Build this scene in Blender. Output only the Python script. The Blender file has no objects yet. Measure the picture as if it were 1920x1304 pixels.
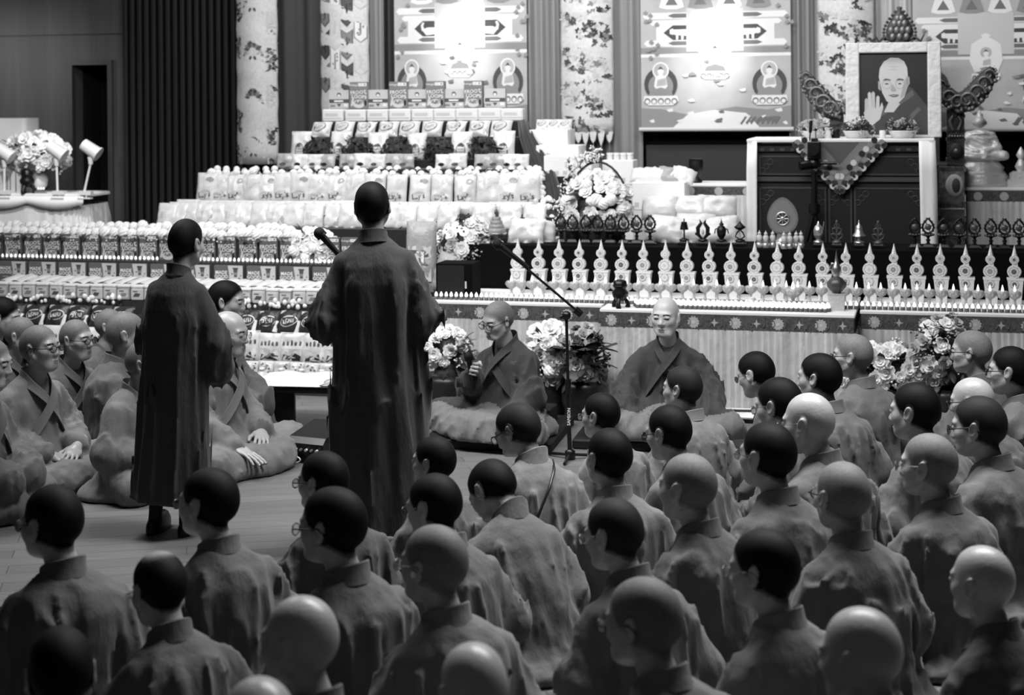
import bpy, math, random
import numpy as np
from mathutils import Vector, Matrix
PI = math.pi
S = bpy.context.scene
COL = S.collection
rnd = random.Random(7)

# ------------------------------------------------------------------ camera frame
F = 3000.0; H = 2.14; YH = 180.0; ROLL = 0.009
def unroll(px, py):
    dx, dy = px-960.0, py-YH
    c, s = math.cos(ROLL), math.sin(ROLL)
    return dx*c - dy*s, dx*s + dy*c
def P(px, py, Y):
    dx, dy = unroll(px, py)
    return Vector((dx*Y/F, Y, H-dy*Y/F))
def P_floor(px, py):
    dx, dy = unroll(px, py); return P(px, py, H*F/dy)
ALPHA = math.radians(14.5); CA, SA = math.cos(ALPHA), math.sin(ALPHA); Y0 = 11.15
def AP(px, py, v):
    """point of the altar plane v (metres behind the table front) seen at a pixel"""
    dx, dy = unroll(px, py)
    d = Vector((dx/F, 1, -dy/F))
    t = (v + Y0*CA)/(d.x*SA + d.y*CA)
    p = d*t; p.z += H
    return p
def Zat(px, py, v): return AP(px, py, v).z
def AX(px, v, z):
    """point on the altar line (v, z) at pixel column px"""
    py = 400.0
    for _ in range(6):
        p = AP(px, py, v); q = AP(px, py+1, v)
        py += (z-p.z)/(q.z-p.z)
    return AP(px, py, v)
def AL(u, v, z):
    """altar coordinates to world"""
    return Vector((u*CA+v*SA, Y0-u*SA+v*CA, z))
def A_uv(p):
    dx, dy = p.x, p.y-Y0
    return dx*CA-dy*SA, dx*SA+dy*CA
ARZ = -ALPHA

# ------------------------------------------------------------------ materials
def lin(v): 
    v = v/255.0
    return v/12.92 if v < .04045 else ((v+.055)/1.055)**2.4
_mats = {}
def M(name, v, rough=.6, metal=0.0, noise=None, bump=None, emit=0.0, spec=.4, sheen=0.0, aniso=None, sss=0.0):
    if name in _mats: return _mats[name]
    m = bpy.data.materials.new(name); m.use_nodes = True; _mats[name] = m
    nt = m.node_tree; b = nt.nodes['Principled BSDF']
    c = lin(v)
    b.inputs['Base Color'].default_value = (c, c, c, 1)
    b.inputs['Roughness'].default_value = rough; b.inputs['Metallic'].default_value = metal
    b.inputs['Specular IOR Level'].default_value = spec
    if sheen: b.inputs['Sheen Weight'].default_value = sheen
    if emit:
        b.inputs['Emission Color'].default_value = (1, 1, 1, 1); b.inputs['Emission Strength'].default_value = emit
    def tex(scale):
        tc = nt.nodes.new('ShaderNodeTexCoord'); mp = nt.nodes.new('ShaderNodeMapping')
        sc = scale if isinstance(scale, tuple) else (scale,)*3
        mp.inputs['Scale'].default_value = sc
        nt.links.new(tc.outputs['Object'], mp.inputs['Vector'])
        n = nt.nodes.new('ShaderNodeTexNoise'); n.inputs['Scale'].default_value = 1.0; n.inputs['Detail'].default_value = 5
        nt.links.new(mp.outputs[0], n.inputs['Vector']); return n
    if noise:
        sc, amt = noise
        n = tex(sc); r = nt.nodes.new('ShaderNodeMapRange')
        r.inputs['From Min'].default_value = .3; r.inputs['From Max'].default_value = .7
        r.inputs['To Min'].default_value = max(0, c*(1-amt)); r.inputs['To Max'].default_value = c*(1+amt)
        nt.links.new(n.outputs['Fac'], r.inputs['Value'])
        nt.links.new(r.outputs[0], b.inputs['Base Color'])
    if bump:
        sc, st, dist = bump
        n = tex(sc); bp = nt.nodes.new('ShaderNodeBump')
        bp.inputs['Strength'].default_value = st; bp.inputs['Distance'].default_value = dist
        nt.links.new(n.outputs['Fac'], bp.inputs['Height']); nt.links.new(bp.outputs[0], b.inputs['Normal'])
    return m

# ------------------------------------------------------------------ mesh builder
class MB:
    def __init__(s): s.v = []; s.f = []; s.m = []; s.sm = []; s.mats = []; s.T = None
    def mi(s, mat):
        if mat not in s.mats: s.mats.append(mat)
        return s.mats.index(mat)
    def add(s, vs, fs, mat, smooth=False):
        b = len(s.v)
        if s.T is not None: vs = [s.T @ Vector(v) for v in vs]
        s.v += [tuple(v) for v in vs]
        i = s.mi(mat)
        for f in fs: s.f.append(tuple(b+k for k in f)); s.m.append(i); s.sm.append(smooth)
        return s
    def box(s, c, d, mat, taper=1.0, tz=None):
        x, y, z = c; a, b, h = d[0]/2, d[1]/2, d[2]/2
        t = taper
        vs = [(x-a,y-b,z-h),(x+a,y-b,z-h),(x+a,y+b,z-h),(x-a,y+b,z-h),(x-a*t,y-b*t,z+h),(x+a*t,y-b*t,z+h),(x+a*t,y+b*t,z+h),(x-a*t,y+b*t,z+h)]
        return s.add(vs, [(3,2,1,0),(4,5,6,7),(0,1,5,4),(1,2,6,5),(2,3,7,6),(3,0,4,7)], mat)
    def rbox(s, c, d, r, mat, n=3):
        """box with rounded vertical edges and a chamfered top"""
        x, y, z = c; a, b, h = d[0]/2-r, d[1]/2-r, d[2]/2
        def ring(rr, zz):
            o = []
            for (sx, sy, a0) in ((1,1,0),(-1,1,PI/2),(-1,-1,PI),(1,-1,1.5*PI)):
                for k in range(n+1):
                    t = a0+k*PI/2/n; o.append((x+sx*a+rr*math.cos(t), y+sy*b+rr*math.sin(t), zz))
            return o
        k = min(r*.5, h*.4)
        s.loft([ring(r-k, z-h), ring(r, z-h+k), ring(r, z+h-k), ring(r-k, z+h)], mat, smooth=False, cap=True); return s
    def loft(s, rings, mat, smooth=True, cap=False, closed=True):
        n = len(rings[0]); vs = [p for r in rings for p in r]; fs = []
        for i in range(len(rings)-1):
            for k in range(n if closed else n-1):
                fs.append((i*n+k, i*n+(k+1) % n, (i+1)*n+(k+1) % n, (i+1)*n+k))
        s.add(vs, fs, mat, smooth)
        if cap:
            s.add(rings[0], [tuple(reversed(range(n)))], mat); s.add(rings[-1], [tuple(range(n))], mat)
        return s
    def lathe(s, prof, mat, n=16, c=(0,0,0), smooth=True, sq=0, sx=1, sy=1, lobes=0, lob=0):
        rings = []
        for r, z in prof:
            ring = []
            for k in range(n):
                t = 2*PI*k/n; q = r*(1+(lob*math.cos(lobes*t) if lobes else 0))
                ring.append((c[0]+q*math.cos(t)*sx, c[1]+q*math.sin(t)*sy, c[2]+z))
            rings.append(ring)
        return s.loft(rings, mat, smooth, cap=True)
    def cyl(s, p, q, r, mat, r2=None, n=10, smooth=True):
        p, q = Vector(p), Vector(q); r2 = r if r2 is None else r2
        d = (q-p).normalized(); a = d.orthogonal().normalized(); b = d.cross(a)
        return s.loft([[p+(a*math.cos(t)+b*math.sin(t))*r for t in [2*PI*k/n for k in range(n)]], [q+(a*math.cos(t)+b*math.sin(t))*r2 for t in [2*PI*k/n for k in range(n)]]], mat, smooth, cap=True)
    def tube(s, pts, r, mat, n=6, cap=True):
        pts = [Vector(p) for p in pts]; rings = []
        up = None
        for i, p in enumerate(pts):
            d = (pts[min(i+1, len(pts)-1)]-pts[max(i-1, 0)]).normalized()
            if up is None: up = d.orthogonal().normalized()
            up = (up-d*up.dot(d)).normalized(); b = d.cross(up)
            rr = r[i] if isinstance(r, (list, tuple)) else r
            rings.append([p+(up*math.cos(2*PI*k/n)+b*math.sin(2*PI*k/n))*rr for k in range(n)])
        return s.loft(rings, mat, True, cap)
    def sph(s, c, r, mat, n=10, m=7, smooth=True):
        r = r if isinstance(r, (tuple, list)) else (r,)*3
        prof = [(max(math.sin(PI*i/m), .002), -math.cos(PI*i/m)) for i in range(m+1)]
        rings = [[(c[0]+r[0]*q*math.cos(2*PI*k/n), c[1]+r[1]*q*math.sin(2*PI*k/n), c[2]+r[2]*z) for k in range(n)] for q, z in prof]
        return s.loft(rings, mat, smooth, cap=True)
    def prism(s, pts, y0, y1, mat, smooth=False, back=True):
        """extrude an outline given in (x, z) from y0 (front) to y1; pts counter-clockwise seen from the front (-y)"""
        n = len(pts)
        fr = [(x, y0, z) for x, z in pts]; bk = [(x, y1, z) for x, z in pts]
        s.add(fr, [tuple(range(n))], mat)
        if back: s.add(bk, [tuple(reversed(range(n)))], mat)
        s.add(fr+bk, [(i, i+n, (i+1) % n+n, (i+1) % n) for i in range(n)], mat, smooth); return s
    def flat(s, pts, y, mat):
        return s.add([(x, y, z) for x, z in pts], [tuple(range(len(pts)))], mat)
    def disc(s, cx, cz, r, y, mat, n=20, rz=None):
        rz = r if rz is None else rz
        return s.flat([(cx+r*math.cos(2*PI*k/n), cz+rz*math.sin(2*PI*k/n)) for k in range(n)], y, mat)
    def rect(s, x0, z0, x1, z1, y, mat): return s.flat([(x0,z0),(x1,z0),(x1,z1),(x0,z1)], y, mat)
    def mesh(s, name):
        me = bpy.data.meshes.new(name); me.from_pydata(s.v, [], s.f)
        for m in s.mats: me.materials.append(m)
        me.polygons.foreach_set('material_index', s.m); me.polygons.foreach_set('use_smooth', s.sm); me.update(); return me
    def build(s, name, parent=None, loc=None, rz=0):
        return link(name, s.mesh(name), parent, loc, rz)
def link(name, data, parent=None, loc=None, rz=0):
    o = bpy.data.objects.new(name, data); COL.objects.link(o)
    if parent is not None: o.parent = parent
    if loc is not None: o.location = loc
    o.rotation_euler = (0, 0, rz); return o
def empty(name, loc, rz=0): 
    o = link(name, None, None, loc, rz); o.empty_display_size = .1; return o
def tag(o, label, cat, group=None, kind=None):
    o['label'] = label; o['category'] = cat
    if group: o['group'] = group
    if kind: o['kind'] = kind
    return o
def struct(o): o['kind'] = 'structure'; return o
def children(o): return [c for c in bpy.data.objects if c.parent == o]
_kids = {}
def copy_tree(o, loc=None, rz=None, scale=None):
    """a thing with copies of its parts and sub-parts"""
    kids = o.get('_k')
    def rec(a, parent):
        c = a.copy(); COL.objects.link(c)
        if parent is not None: c.parent = parent
        for ch in KIDS.get(a.name, ()): rec(ch, c)
        return c
    r = rec(o, None)
    if loc is not None: r.location = loc
    if rz is not None: r.rotation_euler.z = rz
    if scale is not None: r.scale = (scale,)*3 if not isinstance(scale, (tuple, list)) else scale
    return r
KIDS = {}
def kid(parent, child): KIDS.setdefault(parent.name, []).append(child); return child
def seq(proto, spots, labels, cat, group=None):
    """proto and copies of it at the spots: (loc, rz, scale)"""
    out = []
    for i, (loc, rz, sc) in enumerate(spots):
        o = proto if i == 0 else copy_tree(proto)
        o.location = loc; o.rotation_euler.z = rz; o.scale = (sc,)*3 if not isinstance(sc, (tuple, list)) else sc
        tag(o, labels[i] if isinstance(labels, list) else labels, cat, group); out.append(o)
    return out
ORD = 'first second third fourth fifth sixth seventh eighth ninth tenth eleventh twelfth thirteenth fourteenth fifteenth sixteenth seventeenth eighteenth nineteenth twentieth'.split()
ORD += ['twenty-'+w for w in ORD[:9]]+['thirtieth']+['thirty-'+w for w in ORD[:9]]+['fortieth']+['forty-'+w for w in ORD[:9]]
def ords(fmt, n): return [fmt.replace('#', w) for w in ORD]
_txt = {}
def text_mesh(body, size=1.0, bold=0.0):
    """lettering as (verts xz, faces), centred at x"""
    k = (body, bold)
    if k not in _txt:
        c = bpy.data.curves.new('lettering', 'FONT'); c.body = body; c.align_x = 'CENTER'; c.align_y = 'CENTER'; c.size = 1; c.offset = bold; c.resolution_u = 2
        o = bpy.data.objects.new('lettering', c); COL.objects.link(o)
        dg = bpy.context.evaluated_depsgraph_get(); e = o.evaluated_get(dg); me = e.to_mesh()
        _txt[k] = ([(v.co.x, v.co.y) for v in me.vertices], [tuple(p.vertices) for p in me.polygons])
        e.to_mesh_clear(); bpy.data.objects.remove(o); bpy.data.curves.remove(c)
    return _txt[k]
def put_text(mb, body, cx, cz, size, y, mat, bold=0.0, rot=0.0, sx=1.0):
    vs, fs = text_mesh(body, 1.0, bold); c, s = math.cos(rot), math.sin(rot)
    mb.add([(cx+size*(x*sx*c-z*s), y, cz+size*(x*sx*s+z*c)) for x, z in vs], fs, mat)
# ================================================================== PEOPLE
# ---- noise and signed distances on numpy arrays
_rs = np.random.RandomState(5)
_tab = _rs.rand(4096)
def vnoise(x, y, z):
    xi, yi, zi = np.floor(x).astype(int), np.floor(y).astype(int), np.floor(z).astype(int)
    fx, fy, fz = x-xi, y-yi, z-zi
    fx, fy, fz = [t*t*(3-2*t) for t in (fx, fy, fz)]
    def h(a, b, c): return _tab[(a*73+b*199+c*1031+((a*b) ^ (c*17))) & 4095]
    r = 0
    for i in (0, 1):
        wx = fx if i else 1-fx
        for j in (0, 1):
            wy = fy if j else 1-fy
            for k in (0, 1):
                wz = fz if k else 1-fz
                r = r + wx*wy*wz*h(xi+i, yi+j, zi+k)
    return r
def smin(a, b, k):
    h = np.clip(.5+.5*(b-a)/k, 0, 1); return b+(a-b)*h-k*h*(1-h)
def smax(a, b, k): return -smin(-a, -b, k)
def ell(X, Y, Z, c, r, rx=0.0, rz=0.0):
    x, y, z = X-c[0], Y-c[1], Z-c[2]
    if rx: ca, sa = math.cos(rx), math.sin(rx); y, z = y*ca+z*sa, -y*sa+z*ca
    if rz: ca, sa = math.cos(rz), math.sin(rz); x, y = x*ca+y*sa, -x*sa+y*ca
    k0 = np.sqrt((x/r[0])**2+(y/r[1])**2+(z/r[2])**2); k1 = np.sqrt((x/r[0]**2)**2+(y/r[1]**2)**2+(z/r[2]**2)**2)+1e-9
    return k0*(k0-1)/k1
def cap(X, Y, Z, a, b, ra, rb=None):
    rb = ra if rb is None else rb
    d = [b[i]-a[i] for i in range(3)]; L = sum(t*t for t in d)+1e-12
    t = np.clip(((X-a[0])*d[0]+(Y-a[1])*d[1]+(Z-a[2])*d[2])/L, 0, 1)
    return np.sqrt((X-a[0]-t*d[0])**2+(Y-a[1]-t*d[1])**2+(Z-a[2]-t*d[2])**2)-(ra+(rb-ra)*t)
def trunk(X, Y, Z, tab):
    """elliptical column whose half-axes and centre follow a table of (z, a, b, cy)"""
    zs = [t[0] for t in tab]
    a = np.interp(Z, zs, [t[1] for t in tab]); b = np.interp(Z, zs, [t[2] for t in tab]); cy = np.interp(Z, zs, [t[3] for t in tab])
    d = (np.sqrt((X/a)**2+((Y-cy)/b)**2)-1)*np.minimum(a, b)
    return np.maximum(d, np.maximum(zs[0]-Z, Z-zs[-1]))
def snets(xs, ys, zs, D):
    nx, ny, nz = D.shape; Sg = D < 0
    cs = [(i, j, k) for i in (0, 1) for j in (0, 1) for k in (0, 1)]
    c = sum(Sg[i:nx-1+i, j:ny-1+j, k:nz-1+k].astype(np.int8) for i, j, k in cs)
    act = (c > 0) & (c < 8); I, J, K = np.nonzero(act)
    idx = -np.ones(act.shape, int); idx[act] = np.arange(len(I))
    acc = np.zeros((len(I), 3)); cnt = np.zeros(len(I))
    for a in cs:
        for ax in range(3):
            if a[ax]: continue
            b = list(a); b[ax] = 1
            da = D[I+a[0], J+a[1], K+a[2]]; db = D[I+b[0], J+b[1], K+b[2]]
            m = (da < 0) != (db < 0); t = np.where(m, da/np.where(da == db, 1, da-db), 0)
            p0 = np.stack([xs[I+a[0]], ys[J+a[1]], zs[K+a[2]]], 1); p1 = np.stack([xs[I+b[0]], ys[J+b[1]], zs[K+b[2]]], 1)
            acc += m[:, None]*(p0+t[:, None]*(p1-p0)); cnt += m
    V = acc/np.maximum(cnt, 1)[:, None]; Q = []
    for ax in range(3):
        A = [slice(1, -1)]*3; A[ax] = slice(0, -1); B = list(A); B[ax] = slice(1, None)
        s0 = Sg[tuple(A)]; s1 = Sg[tuple(B)]; m = s0 != s1
        i, j, k = np.nonzero(m); o = [i+1, j+1, k+1]; o[ax] = [i, j, k][ax]
        u, w = (ax+1) % 3, (ax+2) % 3
        def cell(du, dw):
            q = [t.copy() for t in o]; q[u] = q[u]-du; q[w] = q[w]-dw; return idx[q[0], q[1], q[2]]
        quad = np.stack([cell(1, 1), cell(0, 1), cell(0, 0), cell(1, 0)], 1)
        fl = s1[m]; quad[fl] = quad[fl][:, ::-1]; Q.append(quad)
    Q = np.concatenate(Q); Q = Q[(Q >= 0).all(1)]
    return V, Q
def vnormals(V, Q):
    n = np.cross(V[Q[:, 2]]-V[Q[:, 0]], V[Q[:, 3]]-V[Q[:, 1]])
    N = np.zeros_like(V)
    for k in range(4): np.add.at(N, Q[:, k], n)
    return N/(np.linalg.norm(N, axis=1)[:, None]+1e-12)
def np_mesh(name, V, Q, mats, mi=None, smooth=True):
    me = bpy.data.meshes.new(name)
    me.vertices.add(len(V)); me.vertices.foreach_set('co', np.ascontiguousarray(V, dtype=np.float32).ravel())
    me.loops.add(len(Q)*4); me.loops.foreach_set('vertex_index', np.ascontiguousarray(Q, dtype=np.int32).ravel())
    me.polygons.add(len(Q)); me.polygons.foreach_set('loop_start', np.arange(0, len(Q)*4, 4, dtype=np.int32))
    me.polygons.foreach_set('use_smooth', np.full(len(Q), smooth))
    for m in mats: me.materials.append(m)
    if mi is not None: me.polygons.foreach_set('material_index', mi.astype(np.int32))
    me.update(calc_edges=True); me.validate(); return me
def sstep(a, b, x):
    t = np.clip((x-a)/(b-a), 0, 1); return t*t*(3-2*t)

SKIN = M('skin', 162, .37, bump=((90, 90, 90), .25, .004), spec=.45)
SKINP = M('skin_pale', 178, .42, bump=((90, 90, 90), .25, .004), spec=.45)
SKIN2 = M('skin_tanned', 118, .42, bump=((90, 90, 90), .25, .004), spec=.4)
BROW = M('eyebrow_hair', 44, .7); EYE = M('eye_dark', 26, .3); LIP = M('lips', 120, .45)
def hair_mat(name, v, skin_v, patchy=.25):
    m = M(name, v, .6, bump=((700, 700, 700), .3, .003), spec=.13 if v < 60 else .35); nt = m.node_tree; b = nt.nodes['Principled BSDF']
    at = nt.nodes.new('ShaderNodeAttribute'); at.attribute_name = 'hair_fill'
    tc = nt.nodes.new('ShaderNodeTexCoord'); n = nt.nodes.new('ShaderNodeTexNoise'); n.inputs['Scale'].default_value = 90; n.inputs['Detail'].default_value = 6; nt.links.new(tc.outputs['Object'], n.inputs['Vector'])
    ad = nt.nodes.new('ShaderNodeMath'); ad.operation = 'MULTIPLY_ADD'; ad.inputs[1].default_value = patchy*2; nt.links.new(n.outputs['Fac'], ad.inputs[0]); 
    sb = nt.nodes.new('ShaderNodeMath'); sb.operation = 'ADD'; sb.inputs[1].default_value = -patchy; nt.links.new(at.outputs['Fac'], ad.inputs[2]); nt.links.new(ad.outputs[0], sb.inputs[0])
    mx = nt.nodes.new('ShaderNodeMix'); mx.data_type = 'RGBA'; mx.clamp_factor = True; nt.links.new(sb.outputs[0], mx.inputs[0])
    a, c = lin(skin_v), lin(v); mx.inputs[6].default_value = (a, a, a, 1); mx.inputs[7].default_value = (c, c, c, 1); nt.links.new(mx.outputs[2], b.inputs['Base Color']); return m
HAIR = hair_mat('cropped_black_hair', 9, 140); HAIR2 = hair_mat('short_greying_hair', 34, 140, .45); STUB = hair_mat('shaved_stubble', 96, 150, .3)
ROBE = M('robe_cotton', 94, .8, noise=((14, 14, 14), .07), bump=((45, 45, 16), .35, .012), spec=.15, sheen=.12)
ROBE_X = M('robe_cotton_darkest', 62, .8, noise=((14, 14, 14), .07), bump=((45, 45, 16), .35, .012), spec=.15, sheen=.1)
ROBE_D = M('robe_cotton_dark', 78, .8, noise=((14, 14, 14), .07), bump=((45, 45, 16), .35, .012), spec=.15, sheen=.12)
ROBE_L = M('robe_cotton_light', 112, .8, noise=((14, 14, 14), .07), bump=((45, 45, 16), .35, .012), spec=.15, sheen=.12)
BLACKP = M('black_plastic', 14, .35); STEEL = M('steel_wire', 120, .3, metal=.9)
LENS = bpy.data.materials.new('spectacle_glass'); LENS.use_nodes = True
_b = LENS.node_tree.nodes['Principled BSDF']; _b.inputs['Transmission Weight'].default_value = 1; _b.inputs['Roughness'].default_value = .02; _b.inputs['IOR'].default_value = 1.05

# ---- the head, in head coordinates (centre between the ears, facing +y)
def head_sdf(X, Y, Z, w=1.0, l=1.0, jaw=1.0, nose=1.0, full=0.0):
    d = ell(X, Y, Z, (0, -.016*l, .034), (.0745*w, .094*l, .083))
    d = smin(d, ell(X, Y, Z, (0, -.055*l, .0), (.062*w, .052*l, .06)), .03)
    d = smin(d, ell(X, Y, Z, (0, .026, -.026), ((.060+full*.006)*w, .060, .080)), .03)
    d = smin(d, ell(X, Y, Z, (0, .055, -.088*jaw), (.029*jaw, .027, .024)), .03)
    for s in (-1, 1):
        d = smin(d, ell(X, Y, Z, (s*.043*w, .047, -.018), (.022, .026, .022)), .025)
        d = smin(d, cap(X, Y, Z, (s*.056*w, -.005, -.045), (s*.026, .058, -.084*jaw), .018+full*.004, .016), .03)
    d = smin(d, ell(X, Y, Z, (0, .068, .026), (.052*w, .018, .012)), .018)
    for s in (-1, 1):
        d = smax(d, -ell(X, Y, Z, (s*.031, .099, .004), (.021, .019, .014)), .016)
        d = smin(d, ell(X, Y, Z, (s*.031, .0705, .003), (.0165, .0135, .0125)), .006)
        d = smin(d, ell(X, Y, Z, (s*.031, .078, .009), (.018, .009, .005), .3), .008)
    d = smin(d, cap(X, Y, Z, (0, .078, .012), (0, .094*nose, -.026), .007, .0125), .016)
    for s in (-1, 1): d = smin(d, ell(X, Y, Z, (s*.0125, .087, -.031), (.009, .011, .008)), .008)
    d = smin(d, ell(X, Y, Z, (0, .079, -.060), (.024, .0125, .0065)), .008)
    d = smin(d, ell(X, Y, Z, (0, .077, -.0725), (.021, .0125, .0075)), .008)
    d = smax(d, -ell(X, Y, Z, (0, .094, -.0658), (.023, .007, .0024)), .004)
    for s in (-1, 1):
        e = ell(X, Y, Z, (s*.080*w, -.012, -.002), (.0085, .021, .034), .22, -s*.35)
        e = smax(e, -ell(X, Y, Z, (s*.091*w, -.006, .003), (.009, .012, .022), .22, -s*.35), .006)
        d = smin(d, e, .008)
    return d
NECK = ((0, -.02, -.07), (0, -.048, -.19))
# ---- nominal seated person: floor z=0, crown z=.80; head centre below
HC = np.array([0, .035, .682])
T_SEAT = [(0, .215, .19, .01), (.12, .195, .17, 0), (.24, .172, .145, -.02), (.34, .172, .138, -.035), (.42, .178, .126, -.04), (.47, .166, .108, -.04), (.515, .125, .085, -.035), (.56, .062, .06, -.02)]
def axis(parts):
    out = []
    for a, b, st in parts:
        n = max(1, int(round((b-a)/st))); out += list(np.linspace(a, b, n, endpoint=False))
    out.append(parts[-1][1]); return np.array(out)
_bodies = {}
def body_seated(kind):
    """one continuous surface: crossed legs, trunk, arms, neck and head, finer where the head is"""
    if kind in _bodies: return _bodies[kind]
    w, l, jaw, nose, full = dict(a=(1, 1, 1, 1, 0), b=(1.03, .97, 1.05, 1.03, .6), c=(.96, 1.04, .98, .98, 0), d=(1.05, 1.02, 1.02, 1.02, 1.0))[kind]
    f = .0048
    xs = axis([(-.5, -.1, .035), (-.1, .1, f), (.1, .5, .035)]); ys = axis([(-.3, -.095, .035), (-.095, .16, f), (.16, .5, .035)])
    zs = axis([(-.01, .5, .03), (.5, .535, .012), (.535, .82, f)])
    X, Y, Z = np.meshgrid(xs, ys, zs, indexing='ij')
    d = trunk(X, Y, Z, [(max(z-.03, 0)+.012*(z < .05), a*.72, b*.68, c+.01) for z, a, b, c in T_SEAT])
    for s in (-1, 1):
        d = smin(d, cap(X, Y, Z, (s*.11, -.03, .415), (s*.18, .01, .27), .038, .032), .04)
        d = smin(d, cap(X, Y, Z, (s*.07, 0, .1), (s*.19, .095, .085), .06, .045), .03)
        d = smin(d, cap(X, Y, Z, (s*.19, .095, .08), (-s*.03, .16, .07), .045, .035), .02)
    h = head_sdf(X-HC[0], Y-HC[1], Z-HC[2], w, l, jaw, nose, full)
    n = cap(X, Y, Z, HC+np.array(NECK[0]), HC+np.array(NECK[1]), .049, .056)
    d = smin(d, smin(h, n, .022), .010)
    V, Q = snets(xs, ys, zs, d)
    # face regions by place
    c = V[Q].mean(1)-HC; x, y, z = np.abs(c[:, 0]), c[:, 1], c[:, 2]
    mi = np.zeros(len(Q), int)
    arch = .0225+.004*np.sin(np.clip((x-.014)/.036, 0, 1)*PI)
    mi[(x > .013) & (x < .049) & (np.abs(z-arch) < .0042) & (y > .045)] = 1
    mi[(x > .018) & (x < .044) & (np.abs(z-.001) < .0040) & (y > .055)] = 2
    mi[(x < .019) & (z > -.077) & (z < -.0595) & (y > .078)] = 3
    # smooth the surface a touch
    N = vnormals(V, Q)
    _bodies[kind] = (V, Q, mi, N); return _bodies[kind]
def hair_mask(V, style):
    p = V-HC; x, y, z = np.abs(p[:, 0]), p[:, 1], p[:, 2]
    line = np.interp(y, [-.12, -.075, -.045, -.012, .012, .03, .05, .075, .1], [-.088, -.082, -.06, -.035, .0, .012, .045, .068, .07])
    if style == 'receding': line = np.interp(y, [-.12, -.075, -.045, -.012, .012, .03, .05, .1], [-.075, -.07, -.05, .012, .022, .05, .09, .13])
    ear = (x > .079) & (z < .033) & (y > -.048) & (y < .022) & (z < .033-.35*np.abs(y+.012))
    line = line-.010+.008*(vnoise(p[:, 0]*60, y*60, z*60)-.5)
    m = (z > line) & ~ear
    den = np.clip((z-line)/.024, 0, 1)
    if style == 'receding': den = den-1.2*np.exp(-((p[:, 0]**2+(y+.03)**2)/.046**2)**2)*(z > .05)
    return m, np.clip((z-line)/.055, 0, 1), den

# ---- robes
def robe_folds(X, Y, Z, seed, top):
    """depth of the drapery at a point: long folds down the trunk, creases round the sleeves and lap"""
    o = seed*7.31
    wx = vnoise(X*5+o, Y*5, Z*3+o)-.5; wy = vnoise(X*5, Y*5+o, Z*3-o)-.5
    x, y = X+wx*.07, Y+wy*.07
    a = vnoise(x*17+o, y*17+3.1, Z*3.2+o*.7); r1 = 1-np.abs(2*a-1)
    b = vnoise(x*30-o, y*30+o, Z*5.5+1.7+X*6); r2 = 1-np.abs(2*b-1)
    c = vnoise(x*7+1.3*o, y*7, Z*17+x*16+o); r3 = 1-np.abs(2*c-1)
    up = sstep(top*.98, top*.72, Z); low = sstep(top*.5, top*.25, Z)
    ang = np.arctan2(x, Y-.02+wy*.05); rad = np.sqrt(x*x+(Y-.02)**2)
    e = vnoise(ang*4.2+o+rad*5+Z*5, rad*2.6+wx*2.5, Z*9+o); r4 = 1-np.abs(2*e-1)
    c = vnoise(x*6+1.3*o, y*6, Z*9+x*11+o); r3 = (1-np.abs(2*c-1))*.6
    d = .019*(r4**2.5)*low*sstep(.10, .22, rad)+.026*(r1**3.5)*(1-.7*low)*(.3+.7*up)+.008*(r2**3)*up+.012*(r3**2.5)*sstep(.1, .17, np.abs(X))*sstep(.12, .25, Z)
    return -(d-.012)
def robe_seated(seed, arms=None, fold=1.0, knees=1.0, st=.0125):
    xs = axis([(-.53, .53, st)]); ys = axis([(-.34, .53, st)]); zs = axis([(-.02, .60, st)])
    X, Y, Z = np.meshgrid(xs, ys, zs, indexing='ij')
    r = random.Random(seed)
    d = trunk(X, Y, Z, T_SEAT)
    k = knees
    lap = ell(X, Y, Z, (0, .09*k, .03), (.34*k, .29*k, .115))
    for s in (-1, 1):
        lap = smin(lap, cap(X, Y, Z, (s*.1, 0, .1), (s*(.34+r.uniform(-.03, .03))*k, .2*k, .075), .11, .085), .06)
        lap = smin(lap, cap(X, Y, Z, (s*.34*k, .2*k, .07), (-s*.04, .31*k, .055), .085, .07), .05)
    lap = smin(lap, ell(X, Y, Z, (0, -.09, .02), (.27, .17, .06)), .06)
    d = smin(d, lap, .07)
    for i, s in enumerate((-1, 1)):
        ar = (arms or {}).get(s)
        sh = (s*.135, -.035, .435)
        el = ar[0] if ar else (s*(.205+r.uniform(-.015, .025)), .0+r.uniform(-.03, .03), .25+r.uniform(-.02, .02))
        wr = ar[1] if ar else (s*.08, .21, .19)
        ra = .07; rw = ar[2] if ar and len(ar) > 2 else .085
        arm = smin(cap(X, Y, Z, sh, el, .062, ra+.004), cap(X, Y, Z, el, wr, ra+.012, rw), .03)
        arm = smin(arm, cap(X, Y, Z, (el[0], el[1]-.01, el[2]-.02), (el[0]*.96, el[1]+.04, max(el[2]-.13, .07)), .07, .05), .04)
        d = smin(d, arm, .016)
    d = d+robe_folds(X, Y, Z, seed, .55)*fold
    d = np.maximum(d, .004-Z)
    d = smax(d, -cap(X, Y, Z, (0, -.02, .535), (0, .005, .66), .052, .06), .01)
    V, Q = snets(xs, ys, zs, d)
    return V, Q
T_STAND = [(.115, .25, .19, .0), (.5, .225, .17, .0), (.85, .20, .15, 0), (1.05, .182, .14, -.01), (1.25, .18, .135, -.025), (1.34, .178, .122, -.03), (1.395, .155, .10, -.03), (1.435, .115, .08, -.025), (1.48, .062, .058, -.01)]
HCS = np.array([0, .035, 1.602])
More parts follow.
